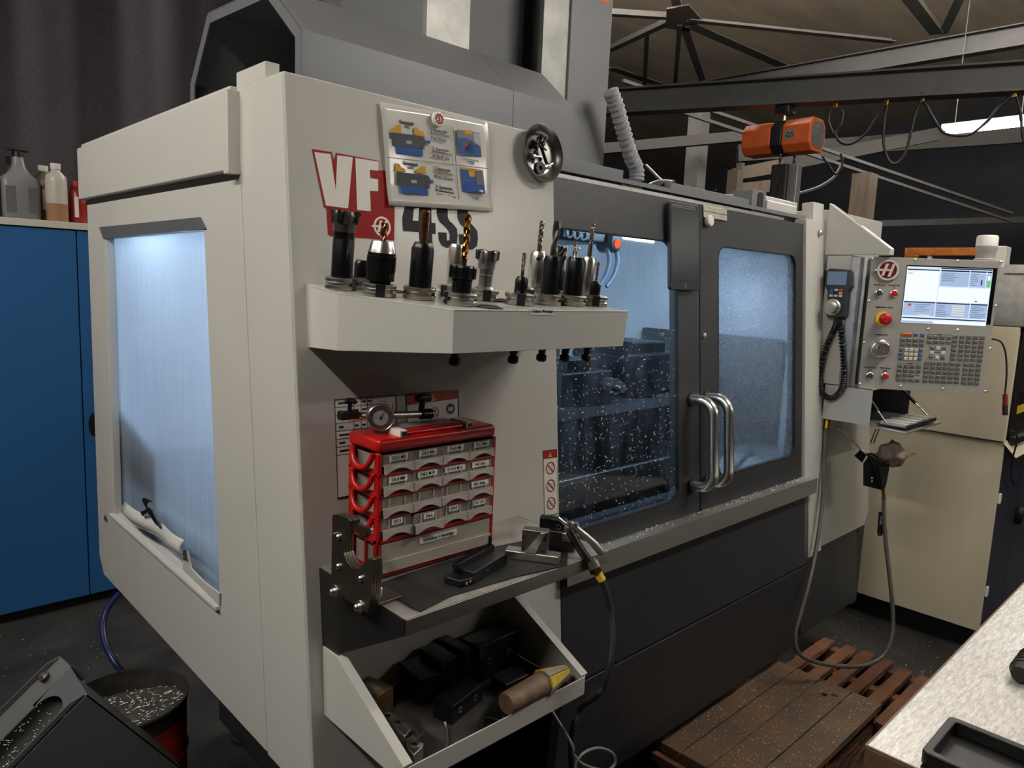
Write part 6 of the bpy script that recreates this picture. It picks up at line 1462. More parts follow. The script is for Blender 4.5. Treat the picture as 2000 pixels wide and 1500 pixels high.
MB().box((jx - 0.045, 4.21, ZC + 0.317), (jx + 0.045, 4.23, ZC + 0.325)).build('spray_lever', M_blk, jc, bevel=0.002)
MB().box((jx - 0.05, 4.215, ZC + 0.25), (jx - 0.03, 4.225, ZC + 0.29)).build('grip_lug', M_blk, jc, bevel=0.002)
j2 = on_y(-30, 420, 4.24); tag(MB().lathe([(0.075, 0), (0.08, 0.01), (0.08, 0.17), (0.04, 0.21), (0.03, 0.25), (0, 0.26)], Matrix.Translation((j2.x, 4.24, ZC)), 26).build('dark_canister', mat('dark_canister_plastic', '#3b3b3e', 0.4), smooth=50), 'dark round canister at the left picture edge on cabinet', 'canister')
M_milk = mat('milky_plastic', '#bdb8ae', 0.35); M_amber = mat('amber_liquid', '#a1765a', 0.35); M_brn = mat('brownish_bottle', '#6e6056', 0.4); M_cap = mat('white_cap', '#dcdad2', 0.4)
t, M = bottle(112, 318, 40, 4.16, [(0.046, 0.085), (0.046, 0.19), (0.043, 0.215), (0.020, 0.24), (0.018, 0.25)], M_milk, 'milky bottle half filled with amber liquid', ([(0.022, 0.248), (0.022, 0.275), (0, 0.277)], M_cap))
MB().lathe([(0.044, 0), (0.0465, 0.006), (0.0465, 0.085)], M, 28).build('liquid', M_amber, t, smooth=50)
t, M = bottle(88, 322, 36, 4.32, [(0.044, 0), (0.047, 0.006), (0.047, 0.19), (0.043, 0.215), (0.020, 0.24), (0.018, 0.25)], M_brn, 'brown bottle with white cap behind the milky bottle', ([(0.022, 0.248), (0.022, 0.275), (0, 0.277)], M_cap))
MB().box((-0.016, -0.0485, 0.06), (0.016, -0.0465, 0.16), M).build('bottle_label', M_paper, t)
M_rbot = mat('red_bottle_plastic', '#8a1f16', 0.3)
t, M = bottle(152, 345, 34, 4.20, [(0.036, 0), (0.040, 0.008), (0.040, 0.135), (0.033, 0.165), (0.024, 0.18)], M_rbot, 'red bottle at the right end of the cabinet top', ([(0.028, 0.178), (0.028, 0.205), (0, 0.207)], mat('red_cap', '#a3271b', 0.4)))
MB().box((-0.022, -0.0405, 0.03), (-0.004, -0.036, 0.13), M).build('bottle_label', M_paper, t)
tag(MB().box((on_y(70, 420, 4.3).x - 0.006, 4.29, ZC), (on_y(70, 420, 4.3).x + 0.012, 4.31, ZC + 0.10)).build('white_tube', M_cap, bevel=0.003), 'slim white tube between jerrycan and brown bottle', 'tube')
# curtain with folds
cu = MB()
def cuf(a, b):
    x = -4.0 + 9.5 * a; f = 0.07 * math.sin(a * 95) + 0.045 * math.sin(a * 41 + 1.3) + 0.02 * math.sin(a * 230)
    return (x, 5.0 + f * (0.6 + 0.4 * (1 - b)), 0.05 + 5.4 * b)
cu.grid(cuf, 340, 6)
M_curt = mat('dark_felt_curtain', '#3f3b41', 0.85, var=0.35, vscale=60, stretch=(1, 1, 3.0), bump=0.5, bscale=120)
tag(cu.build('curtain', M_curt, smooth=80), 'dark grey-violet felt curtain hanging behind the cabinet', 'curtain')

# ================================================================ barrel, chip chute, blue hose
bp0 = at_d(245, 1362, 2.15); BR = 0.168; BZ = bp0.z
brl = thing('chip_barrel', (bp0.x, bp0.y, 0), 'red drum filled with metal chips under the machine side', 'barrel')
M = Matrix.Translation((bp0.x, bp0.y, 0))
M_rdrum = mat('scuffed_red_drum', '#c4331f', 0.45, var=0.35, vscale=12, col2='#6a1d14')
MB().lathe([(BR * .94, 0.0), (BR * .96, 0.02), (BR * .97, BZ * .30), (BR * 1.0, BZ * .32), (BR * .97, BZ * .34), (BR * .97, BZ * .62), (BR * 1.0, BZ * .64), (BR * .97, BZ * .66), (BR * .98, BZ - 0.055)], M, 40, cap=False).build('drum_wall', M_rdrum, brl, smooth=40)
MB().lathe([(BR * .98, BZ - 0.055), (BR * .99, BZ - 0.012), (BR * 1.02, BZ - 0.008), (BR * 1.02, BZ), (BR * .97, BZ), (BR * .955, BZ - 0.03), (BR * .95, BZ - 0.12)], M, 40, cap=False).build('drum_rim', mat('dark_worn_rim', '#4b4845', 0.4, 0.6, var=0.3, vscale=20), brl, smooth=40)
ch_ = MB(); random.seed(21)
def chf(a, b):
    r = BR * 0.95 * a; t = 2 * math.pi * b; return (bp0.x + r * math.cos(t), bp0.y + r * math.sin(t), BZ - 0.070 + 0.035 * max(0, math.cos(t + 0.5)) * a + 0.004 * math.sin(r * 60) * math.cos(2 * t))
ch_.grid(chf, 10, 40); ch_.build('chip_fill', mat('dark_oily_chips', '#3d3a35', 0.5, var=0.6, vscale=120, bump=1.0, bscale=200), brl, smooth=70)
M_swarf = MATS['bright_swarf']
fk = MB()
for i in range(420):
    a = math.sqrt(random.random()); b = random.random()
    if math.cos(2 * math.pi * b + 0.3) < random.uniform(-2.4, 0.9): continue
    p = V(chf(a, b)) + V((0, 0, 0.003)); q = Matrix.Translation(p) @ Matrix.Rotation(random.uniform(0, 6.3), 4, 'Z') @ Matrix.Rotation(random.uniform(-.7, .7), 4, 'X'); s = random.uniform(0.0015, 0.005)
    fk.box((-s, -0.0009, 0), (s, 0.0009, 0.0012), q)
o = fk.build('bright_chips', M_swarf, brl); o['kind'] = 'stuff'
for k in range(4): pass
# chip chute
cht = thing('chip_chute', (0.35, 2.0, 0), 'charcoal sheet-metal chip chute with bright chips, lower left', 'chute')
M_cht = mat('charcoal_chute_paint', '#5a5b5d', 0.42, bump=0.1, bscale=500)
kf = 0.896
def cy(u, v, Y): return on_y(u, v, Y)
YA, YB_ = 2.117, 1.879
A_ = cy(110, 1283, YA); B_ = cy(170, 1355, YB_); dirc = V((B_.x - cy(30, 1500, YB_).x, 0, B_.z - cy(30, 1500, YB_).z)).normalized()
UPc = V((-dirc.z, 0, dirc.x))
CO_ = V(((A_.x + B_.x) / 2, YB_, (A_.z + B_.z) / 2)); CMx = Matrix((dirc, V((0, 1, 0)), UPc)).transposed().to_4x4(); CMx.translation = CO_
Wc = YA - YB_; Lc = 0.75
# deck with a rounded slot
n = 12; out = [(0.0, 0.035), (0.0, Wc - 0.035)]
sl = [(-0.055 - 0.062 + 0.062 * math.cos(t), Wc / 2 + 0.075 * math.sin(t)) for t in [math.radians(-90 + 180 * i / n) for i in range(n + 1)]]
deck = MB()
deck.prism([(x, y, -0.03) for x, y in [(-0.002, 0.03), (-0.002, Wc - 0.03)] + [(-0.06, Wc - 0.03)] + list(reversed(sl)) + [(-0.06, 0.03)]], (0, 0, -0.003), CMx)
deck.box((-Lc, 0.03, -0.033), (-0.117, Wc / 2 - 0.075, -0.03), CMx); deck.box((-Lc, Wc / 2 + 0.075, -0.033), (-0.117, Wc - 0.03, -0.03), CMx)
deck.build('chute_deck', M_cht, cht)
tr_ = MB()
def trf(a, b): x = -Lc + (Lc - 0.06) * a; t = math.pi * b; return (x, Wc / 2 + 0.076 * math.cos(t), -0.033 - 0.06 * math.sin(t))
tr_.grid(trf, 6, 14, CMx); tr_.build('auger_trough', mat('oily_trough', '#201f1e', 0.4), cht, smooth=60)
for y0_, y1_ in ((0.0, 0.03), (Wc - 0.03, Wc)):
    yy = y0_ if y0_ == 0 else y1_
    MB().prism([(-Lc, yy, -0.10), (0.0, yy, -0.10), (0.0, yy, 0.0), (-0.03, yy, 0.012), (-Lc, yy, 0.012)], (0, 0.003 if y0_ == 0 else -0.003, 0), CMx).build('side_flange', M_cht, cht, bevel=0.001)
    MB().prism([(-Lc, y0_, 0.0), (0.0, y0_, 0.0), (0.0, y1_, -0.03), (-Lc, y1_, -0.03)] if y0_ == 0 else [(-Lc, y1_, 0.0), (0.0, y1_, 0.0), (0.0, y0_, -0.03), (-Lc, y0_, -0.03)], (0, 0, -0.003), CMx).build('flange_bend', M_cht, cht)
    q = CMx @ Matrix.Translation((-0.055, y0_ + 0.012 if y0_ == 0 else y1_ - 0.012, -0.004))
    MB().lathe([(0.013, 0), (0.013, 0.003), (0.008, 0.004), (0.007, 0.010), (0, 0.010)], q, 18).build('bolt', M_steel2, cht, smooth=35)
pR = cy(355, 1500, YB_)
MB().prism([(B_.x, YB_ - 0.004, B_.z), (pR.x, YB_ - 0.004, pR.z), (pR.x + 0.08, YB_ - 0.004, 0.06), (-0.30, YB_ - 0.004, 0.06), (CO_.x - Lc * dirc.x, YB_ - 0.004, B_.z - Lc * dirc.z)], (0, 0.003, 0)).build('side_cheek', M_cht, cht)
MB().prism([(B_.x, YB_ - 0.004, B_.z), (pR.x, YB_ - 0.004, pR.z), (pR.x, YB_ + 0.10, pR.z), (B_.x, YB_ + 0.10, B_.z)], (-0.003, 0, -0.002)).build('front_apron', M_cht, cht)
fk = MB()
for i in range(420):
    x = -0.10 - 0.5 * random.random(); b = random.random(); p = CMx @ V((x, Wc / 2 + 0.072 * math.cos(math.pi * b), -0.030 - 0.056 * math.sin(math.pi * b)))
    q = Matrix.Translation(p) @ Matrix.Rotation(random.uniform(0, 6.3), 4, 'Z') @ Matrix.Rotation(random.uniform(-.7, .7), 4, 'X'); s = random.uniform(0.001, 0.004); fk.box((-s, -0.0007, 0), (s, 0.0007, 0.001), q)
o = fk.build('bright_chips', M_swarf, cht); o['kind'] = 'stuff'
tag(MB().tube(spline([at_d(232, 1160, 2.75), at_d(212, 1185, 2.7), at_d(201, 1220, 2.65), at_d(205, 1255, 2.6), at_d(222, 1290, 2.55), at_d(245, 1320, 2.55)], 6), 0.011, 10).build('blue_hose', mat('dark_blue_hose', '#14224c', 0.35), smooth=60), 'dark blue hose hanging behind the chip barrel', 'hose')
# chips scattered on the floor (left and right)
fk = MB()
for i in range(900):
    if i < 350: x, y = random.uniform(-0.6, 0.95), random.uniform(2.1, 4.0)
    else: x, y = random.uniform(2.0, 4.1), random.uniform(0.5, 1.7)
    q = Matrix.Translation((x, y, 0.0005)) @ Matrix.Rotation(random.uniform(0, 6.3), 4, 'Z'); s = random.uniform(0.0012, 0.0035); fk.box((-s, -0.0008, 0), (s, 0.0008, 0.0012), q)
o = tag(fk.build('floor_swarf', M_swarf), 'bright metal chips scattered on the dark floor', 'chips'); o['kind'] = 'stuff'

# ================================================================ wooden step, duckboard, table
def wood(name, c1, c2, sc):
    m = bpy.data.materials.new(name); m.use_nodes = True; nt = m.node_tree; b = nt.nodes['Principled BSDF']
    tc = nt.nodes.new('ShaderNodeTexCoord'); mp = nt.nodes.new('ShaderNodeMapping'); mp.inputs['Scale'].default_value = sc
    nt.links.new(tc.outputs['Object'], mp.inputs['Vector'])
    wv = nt.nodes.new('ShaderNodeTexWave'); wv.wave_type = 'BANDS'; wv.bands_direction = 'Y'; wv.inputs['Scale'].default_value = 9; wv.inputs['Distortion'].default_value = 9; wv.inputs['Detail'].default_value = 3; wv.inputs['Detail Scale'].default_value = 0.8
    n = nt.nodes.new('ShaderNodeTexNoise'); n.inputs['Scale'].default_value = 5; n.inputs['Detail'].default_value = 8
    nt.links.new(mp.outputs['Vector'], wv.inputs['Vector']); nt.links.new(tc.outputs['Object'], n.inputs['Vector'])
    r = nt.nodes.new('ShaderNodeValToRGB'); r.color_ramp.elements[0].color = lin(c1); r.color_ramp.elements[1].color = lin(c2); r.color_ramp.elements[0].position = 0.35; r.color_ramp.elements[1].position = 0.95
    mx = nt.nodes.new('ShaderNodeMath'); mx.operation = 'MULTIPLY'; nt.links.new(wv.outputs['Fac'], mx.inputs[0]); nt.links.new(n.outputs['Fac'], mx.inputs[1])
    mu = nt.nodes.new('ShaderNodeMath'); mu.operation = 'MULTIPLY'; mu.inputs[1].default_value = 1.7; nt.links.new(mx.outputs[0], mu.inputs[0])
    nt.links.new(mu.outputs[0], r.inputs['Fac']); nt.links.new(r.outputs['Color'], b.inputs['Base Color']); b.inputs['Roughness'].default_value = 0.6
    bp = nt.nodes.new('ShaderNodeBump'); bp.inputs['Strength'].default_value = 0.25; bp.inputs['Distance'].default_value = 0.002; nt.links.new(wv.outputs['Fac'], bp.inputs['Height']); nt.links.new(bp.outputs['Normal'], b.inputs['Normal'])
    return m
M_plank = wood('grimy_brown_plank', '#50443a', '#946e4a', (0.9, 6, 6)); M_slat = wood('reddish_slat', '#4a3226', '#a86e48', (1.2, 8, 8))
step = thing('wooden_step', (2.5, 1.1, 0), 'low wooden step of wide planks in front of the machine', 'platform')
ZP = 0.20
ybd = [on_z(1200 + x * .4, 1150 + y * .4, ZP).y for x, y in ((780, 342), (892, 386), (1013, 434), (1168, 496), (1310, 560))]
for k in range(4): MB().box((2.03 + 0.004 * (k % 2), ybd[k + 1] + 0.0015, ZP - 0.028), (2.90 - 0.004 * ((k + 1) % 2), ybd[k] - 0.0015, ZP - 0.001 * (k % 2))).build('plank', M_plank, step, bevel=0.002)
for x in (2.03, 2.42, 2.86): MB().box((x, ybd[4] + 0.01, ZP - 0.075), (x + 0.035, ybd[0] - 0.005, ZP - 0.029)).build('cross_batten', M_slat, step, bevel=0.001)
for y in (ybd[0] - 0.06, ybd[4] + 0.02): MB().box((2.02, y, 0.0), (2.89, y + 0.035, ZP - 0.076)).build('bearer', M_slat, step, bevel=0.001)
MB().box((2.0, ybd[4] + 0.0, ZP - 0.06), (2.022, ybd[0] - 0.0, ZP - 0.033)).build('edge_strip', M_slat, step, bevel=0.001)
for (u, v) in ((1610, 1357), (1630, 1358)):
    p = on_z(u, v, ZP); MB().lathe([(0.012, 0.0), (0.012, 0.0006), (0, 0.0006)], Matrix.Translation(p), 14).build('knot', M_blk, step)
fk = MB()
for i in range(420):
    x, y = random.uniform(2.06, 2.88), random.uniform(ybd[4] + 0.01, ybd[0] - 0.01); s = random.uniform(0.0008, 0.0028)
    fk.box((-s, -0.0007, 0), (s, 0.0007, 0.001), Matrix.Translation((x, y, ZP + 0.0003)) @ Matrix.Rotation(random.uniform(0, 6.3), 4, 'Z'))
o = fk.build('step_swarf', M_swarf, step); o['kind'] = 'stuff'
dk = thing('duckboard', (3.2, 1.1, 0), 'slatted reddish wooden duckboard behind the step', 'duckboard')
ZD = 0.10
ends = [(1608, 1242), (1650, 1257), (1685, 1268), (1720, 1282), (1757, 1301), (1795, 1316)]
for (u, v) in ends:
    p = on_z(u, v, ZD); MB().box((2.93, p.y - 0.058, ZD - 0.028), (p.x, p.y - 0.006, ZD)).build('slat', M_slat, dk, bevel=0.002)
for x in (2.95, 3.22, 3.44): MB().box((x, 0.86, 0.001), (x + 0.05, 1.38, ZD - 0.029)).build('bearer', M_slat, dk)
# table
tbl = thing('work_table', (2.3, 0.0, 0), 'work table with scratched pale top in the right foreground', 'table')
def top_mat():
    m = bpy.data.materials.new('scratched_pale_top'); m.use_nodes = True; nt = m.node_tree; b = nt.nodes['Principled BSDF']
    tc = nt.nodes.new('ShaderNodeTexCoord'); mp = nt.nodes.new('ShaderNodeMapping'); mp.inputs['Scale'].default_value = (1.2, 7, 1); mp.inputs['Rotation'].default_value = (0, 0, 0.5)
    n = nt.nodes.new('ShaderNodeTexNoise'); n.inputs['Scale'].default_value = 26; n.inputs['Detail'].default_value = 12; n.inputs['Roughness'].default_value = 0.8
    nt.links.new(tc.outputs['Object'], mp.inputs['Vector']); nt.links.new(mp.outputs['Vector'], n.inputs['Vector'])
    r = nt.nodes.new('ShaderNodeValToRGB'); r.color_ramp.elements[0].color = lin('#a8a59f'); r.color_ramp.elements[1].color = lin('#f2f0ea'); r.color_ramp.elements[0].position = 0.36; r.color_ramp.elements[1].position = 0.6
    nt.links.new(n.outputs['Fac'], r.inputs['Fac']); nt.links.new(r.outputs['Color'], b.inputs['Base Color']); b.inputs['Roughness'].default_value = 0.35; b.inputs['Metallic'].default_value = 0.1
    return m
TX0, TX1, TY0, TY1, TZ = 1.412, 3.35, -0.45, 0.447, 0.90
MB().box((TX0 + 0.004, TY0, TZ - 0.004), (TX1, TY1 - 0.004, TZ)).build('table_sheet', top_mat(), tbl)
MB().box((TX0, TY0, TZ - 0.045), (TX1, TY1, TZ - 0.0045)).build('table_board', mat('brown_board_edge', '#5a4434', 0.55, var=0.2, vscale=20), tbl, bevel=0.002)
MB().box((TX0, TY1 - 0.004, TZ - 0.0045), (TX1, TY1, TZ + 0.0005)).build('edge_strip', mat('edge_brown', '#6b5846', 0.5), tbl); MB().box((TX0, TY0, TZ - 0.0045), (TX0 + 0.004, TY1 - 0.004, TZ + 0.0005)).build('edge_strip', mat('edge_brown', '#6b5846', 0.5), tbl)
for x in (TX0 + 0.08, TX1 - 0.14):
    for y in (TY0 + 0.06, TY1 - 0.12): MB().box((x, y, 0), (x + 0.06, y + 0.06, TZ - 0.045)).build('leg', M_dark, tbl)
ty = thing('black_tray', (1.4, 0.2, TZ), 'shallow black tray on the table corner', 'tray')
MB().box((1.10 + 0.32, 0.06, TZ + 0.001), (1.595, 0.352, TZ + 0.005)).build('tray_floor', M_blk, ty)
q0, q1 = 1.425, 1.597
m = MB(); m.ring(rrect(q0, 0.055, q1, 0.356, 0.012, z=TZ + 0.005), rrect(q0 + 0.016, 0.071, q1 - 0.016, 0.340, 0.008, z=TZ + 0.005), (0, 0, 0.027)); m.build('tray_rim', M_blk, ty, bevel=0.003)
gr = thing('ribbed_grip', on_z(1988, 1300, TZ), 'black ribbed tool grip at the right edge of the table', 'tool')
gp0, gp1 = on_z(1992, 1318, TZ + 0.025), on_z(2025, 1270, TZ + 0.025)
MB().tube([gp0, gp0.lerp(gp1, .15), gp1], [0.018, 0.024, 0.022], 14).build('grip', M_rub, gr, smooth=60)
for k in range(5): p = gp0.lerp(gp1, 0.15 + 0.12 * k); MB().tube([p, p.lerp(gp1, 0.06)], 0.0262, 14).build('grip_rib', M_blk, gr, smooth=60)

# ================================================================ cream machine at the right
XC = 4.13; cm = thing('cream_machine', (XC, 1.2, 0), 'cream enclosed machine with dark blue doors at the right edge', 'machine')
yC = on_x(1962, 865, XC).y; yC2 = 2.2; zsm = on_x(1967, 865, XC).z; ztc = on_x(1995, 640, XC).z
MB().box((XC, yC, 0.12), (XC + 0.02, yC2, zsm - 0.003)).build('lower_panel', M_cream, cm, bevel=0.002)
MB().box((XC - 0.012, yC, zsm + 0.003), (XC + 0.02, yC2, ztc)).build('upper_panel', M_cream, cm, bevel=0.002)
MB().box((XC + 0.06, yC + 0.04, 0.0), (XC + 0.9, yC2, 0.12)).build('plinth', M_blk, cm)
MB().box((XC + 0.02, yC + 0.02, 0.12), (XC + 1.2, yC2, ztc)).build('carcass', M_dark, cm)
M_dblue = mat('dark_blue_door', '#1d2236', 0.42)
MB().box((XC + 0.02, yC, 0.12), (XC + 0.42, yC + 0.02, 1.06)).build('door', M_dblue, cm, bevel=0.002); MB().box((XC + 0.425, yC, 0.12), (XC + 1.2, yC + 0.02, 1.06)).build('door', M_dblue, cm, bevel=0.002)
for z in (0.30, 0.78): MB().box((XC + 0.022, yC - 0.010, z), (XC + 0.045, yC, z + 0.05)).build('hinge', M_paper, cm, bevel=0.001)
hz = on_y(1985, 1005, yC); MB().lathe([(0.03, 0), (0.034, 0.01), (0.028, 0.03), (0, 0.034)], frame((hz.x, yC, hz.z), (1, 0, 0), (0, 0, 1)) @ Matrix.Diagonal((0.7, 1.6, 1, 1)), 20).build('handle', M_blk, cm, smooth=50)
MB().prism([(XC - 0.01, yC, zsm - 0.005), (XC + 1.2, yC, zsm - 0.005), (XC + 1.2, yC - 0.05, zsm - 0.07), (XC + 0.02, yC - 0.05, zsm - 0.07)], (0, 0.01, 0.01)).build('ledge', M_cream, cm)
MB().box((XC + 0.05, yC - 0.006, zsm + 0.02), (XC + 1.2, yC + 0.02, ztc - 0.02)).build('window_frame', M_blk, cm, bevel=0.004)
MB().box((XC + 0.10, yC - 0.008, zsm + 0.08), (XC + 1.15, yC - 0.006, ztc - 0.08)).build('window_glass', mat('dark_amber_glass', '#2a2018', 0.1), cm)
MB().box((XC + 0.12, yC - 0.010, zsm + 0.13), (XC + 0.5, yC - 0.008, zsm + 0.17)).build('yellow_label', mat('yellow_label', '#e0bc20', 0.5), cm)
# dark equipment and cable below the ledge
MB().box((XC + 0.06, yC - 0.035, 1.075), (XC + 0.40, yC - 0.002, 1.11)).build('cable_box', M_blk, cm, bevel=0.003)
MB().tube(spline([on_y(1972, 838, yC - 0.06), on_y(1986, 850, yC - 0.06), on_y(1984, 872, yC - 0.06), on_y(1978, 895, yC - 0.05), on_y(1975, 930, yC - 0.02), on_y(1985, 950, yC - 0.03), on_y(2005, 955, yC - 0.02)], 6), 0.004, 6).build('thin_cable', M_blk, cm, smooth=60)
# galvanised upper housing with top rail
zg = on_x(1955, 522, XC).z
MB().box((XC - 0.005, yC - 0.06, ztc + 0.004), (XC + 0.26, 1.35, zg)).build('galvanised_housing', M_galv, cm, bevel=0.003)
MB().box((XC - 0.03, yC - 0.06, zg - 0.03), (XC + 0.02, on_x(1962, 540, XC).y, zg + 0.012)).build('top_rail', M_galv, cm, bevel=0.002)
# orange lifting frame behind the pendant
XO = 4.45; of = thing('orange_frame', on_x(1850, 500, XO), 'orange steel lifting frame above the pendant', 'frame')
M_oyel = mat('worn_orange_yellow', '#d98a1e', 0.45, var=0.3, vscale=30, col2='#b5531a')
a, b = on_x(1767, 490, XO), on_x(1950, 490, XO); zt2 = on_x(1800, 484, XO).z; zb2 = on_x(1800, 499, XO).z
MB().box((XO, b.y, zb2), (XO + 0.05, a.y, zt2)).build('top_bar', M_oyel, of, bevel=0.003)
MB().box((XO, a.y - 0.04, 1.60), (XO + 0.05, a.y, zb2)).build('upright', M_oyel, of, bevel=0.003); MB().box((XO, b.y, 1.60), (XO + 0.05, b.y + 0.04, zb2)).build('upright', M_oyel, of, bevel=0.003)
p = on_x(1785, 500, XO); MB().tube([p + V((0, .03, -0.01)), p + V((0, -.03, -0.01))], 0.02, 10).build('roller', M_brass, of, smooth=50)
p = on_x(1815, 495, XO); MB().box((XO + 0.01, p.y - 0.01, 1.62), (XO + 0.04, p.y + 0.01, zb2)).build('stay', M_paper, of)
wbx = on_x(1957, 500, XO); MB().box((XO - 0.02, wbx.y - 0.02, 1.6), (XO + 0.08, wbx.y + 0.045, on_x(1957, 481, XO).z)).build('white_box', M_decwht, of, bevel=0.006)
# (its feet stand on the cream machine's roof)
MB().box((XO - 0.03, b.y - 0.05, ztc + 0.001), (XO + 0.09, a.y + 0.05, max(1.60, ztc + 0.02))).build('base', M_dark, of)

# ================================================================ things hanging under the control bin
DK = 3.12
hb = thing('tool_bracket', at_d(1710, 920, DK), 'black bracket with handheld air gun below the control box', 'bracket')
def hbp(pts, d0, d1, mt, name): 
    P = [at_d(u, v, d0) for u, v in pts]; c = sum(P, V((0, 0, 0))) / len(P); e = (c - V((0, 0, H))).normalized() * (d1 - d0)
    return MB().prism(P, e).build(name, mt, hb, bevel=0.002)
hbp([(1686, 905), (1697, 890), (1712, 892), (1722, 930), (1724, 958), (1686, 948)], DK, DK + 0.06, M_blk, 'holder_box')
hbp([(1690, 886), (1702, 884), (1738, 908), (1732, 942), (1726, 962), (1718, 945), (1708, 912)], DK - 0.02, DK + 0.02, M_blk, 'gun_body')
hbp([(1716, 910), (1733, 912), (1731, 945), (1722, 950)], DK - 0.03, DK - 0.02, M_blk, 'trigger_guard')
for v in (934, 940): MB().lathe([(0.004, -0.004), (0.005, 0), (0.003, 0.004), (0, 0.005)], Matrix.Translation(at_d(1703, v, DK - 0.022)), 10).build('screw', M_chrome, hb, smooth=50)
MB().tube(spline([at_d(1633, 836, DK), at_d(1645, 840, DK), at_d(1652, 848, DK), at_d(1690, 886, DK)], 5), 0.005, 8).build('bent_nozzle', M_chrome, hb, smooth=60)
for u0, v0, u1, v1 in ((1700, 888, 1725, 905), (1706, 885, 1731, 902)): MB().tube([at_d(u0, v0, DK - 0.025), at_d(u1, v1, DK - 0.025)], 0.0025, 6).build('lever_rod', M_steel2, hb, smooth=60)
hbp([(1668, 890), (1682, 876), (1694, 886), (1684, 904)], DK + 0.02, DK + 0.06, M_blk, 'clip_block')
for dx in (0, 6): MB().tube([at_d(1713 + dx - 2, 838, DK + 0.1), at_d(1702 + dx - 2, 866, DK + 0.1)], 0.003, 6).build('hanger_rod', M_steel2, hb, smooth=60)
MB().tube([at_d(1724, 955, DK - 0.01), at_d(1726, 972, DK - 0.01)], 0.008, 8).build('fitting', M_brass, hb, smooth=40)
# glove
gl = MB(); gc = at_d(1742, 886, DK - 0.02); random.seed(5)
def glf(a, b):
    t = 2 * math.pi * a; ph = math.pi * b; r = 0.055 * (1 + 0.10 * math.sin(2 * t + 2 * ph) + 0.05 * math.sin(5 * t - 4 * ph) + 0.06 * math.sin(6 * ph + t) + 0.03 * math.sin(11 * t + 3 * ph))
    p = V((math.cos(t) * math.sin(ph), math.sin(t) * math.sin(ph), math.cos(ph))); return gc + V((p.x * r * 1.0, p.y * r * 1.0, p.z * r * 0.9))
gl.grid(glf, 40, 24)
tag(gl.build('work_rag', mat('grey_brown_cloth', '#7c6f60', 0.85, var=0.25, vscale=30, bump=0.5, bscale=300), smooth=80), 'crumpled grey-brown cloth stuffed on the black bracket', 'cloth')
br_ = thing('wire_brush', at_d(1780, 892, DK), 'small brush with thin bristles sticking out of cloth', 'brush')
MB().tube([at_d(1768, 888, DK), at_d(1775, 889, DK)], 0.008, 8).build('ferrule', M_steel2, br_, smooth=40)
for k in range(7): MB().tube([at_d(1770, 885 + k * 1.2, DK), at_d(1790 - k * 2.2, 886 + k * 2.2, DK)], 0.0012, 5).build('bristle', M_brass, br_)
kn = thing('utility_knife', at_d(1720, 1020, DK), 'black-handled knife hanging from the bracket', 'knife')
kp = [at_d(u, v, DK) for u, v in ((1716, 1000), (1725, 1000), (1725, 1042), (1721, 1047), (1715, 1046), (1713, 1040))]
kd = (at_d(1720, 1020, DK + 0.02) - at_d(1720, 1020, DK)); MB().prism(kp, kd).build('handle', M_blk, kn, bevel=0.002)
kf_ = at_d(1720, 1021, DK - 0.001); rt = (at_d(1730, 1021, DK) - at_d(1710, 1021, DK)).normalized(); dn = V((0, 0, -1))
text('UNIMOLE', 0.014, frame(kf_, dn, rt), M_plg, kn, bold=0.0003)
MB().tube([at_d(1724, 970, DK), at_d(1722, 1000, DK)], 0.004, 6).build('blade_shank', M_steel2, kn, smooth=60)
MB().ring(circ(0.005, 14), circ(0.0028, 14), (0, 0, 0.001), frame(at_d(1719, 1042, DK - 0.002), rt, (0, 0, 1))).build('hang_hole', M_steel2, kn)
# hose looping from the box to the air gun
hp = [at_d(1613, 824, 3.14), at_d(1612, 850, 3.13), at_d(1609, 910, 3.12), at_d(1606, 980, 3.10), at_d(1596, 1060, 3.05), at_d(1582, 1130, 2.98), at_d(1566, 1190, 2.93), at_d(1553, 1240, 2.90), at_d(1560, 1275, 2.90), at_d(1590, 1292, 2.92), at_d(1640, 1301, 2.96), at_d(1690, 1299, 3.0), at_d(1725, 1280, 3.03), at_d(1741, 1245, 3.05), at_d(1744, 1200, 3.07), at_d(1738, 1130, 3.09), at_d(1730, 1060, 3.11), at_d(1726, 1000, 3.12), at_d(1726, 968, 3.12)]
tag(MB().tube(spline(hp, 8), 0.0085, 10).build('looped_hose', mat('grey_rubber_hose', '#57534d', 0.4), smooth=60), 'long grey hose looping from control box down to the duckboard', 'hose')
MB().tube([at_d(1616, 818, 3.14), at_d(1613, 838, 3.13)], 0.013, 8).build('hose_fitting', M_brass, binx, smooth=40)

# ================================================================ hoist and its cables
hst = thing('chain_hoist', at_d(1530, 235, 4.75), 'orange electric chain hoist hanging from the crane beam', 'hoist')
hr, hl = at_d(1597, 268, 4.62), at_d(1464, 275, 4.95); hd_ = (hr - hl); hd_.z = 0; Lh = hd_.length; hd_.normalize(); HM = frame((hl + hr) / 2, hd_, V((0, 0, 1)).cross(hd_) * -1 if 0 else V((-hd_.y, hd_.x, 0)))
def octo(w_, h_, c, x): return [(x, -w_, -h_ + c), (x, -w_ + c, -h_), (x, w_ - c, -h_), (x, w_, -h_ + c), (x, w_, h_ - c), (x, w_ - c, h_), (x, -w_ + c, h_), (x, -w_, h_ - c)]
w_, h_ = 0.11, 0.098
MB().prism(octo(w_, h_, 0.045, -Lh / 2), (Lh * .43, 0, 0), HM).build('motor_cover', M_orange, hst, bevel=0.008)
MB().prism(octo(w_ * 1.02, h_ * 1.05, 0.045, -Lh * .055), (Lh * .15, 0, 0), HM).build('centre_band', M_blk, hst, bevel=0.006)
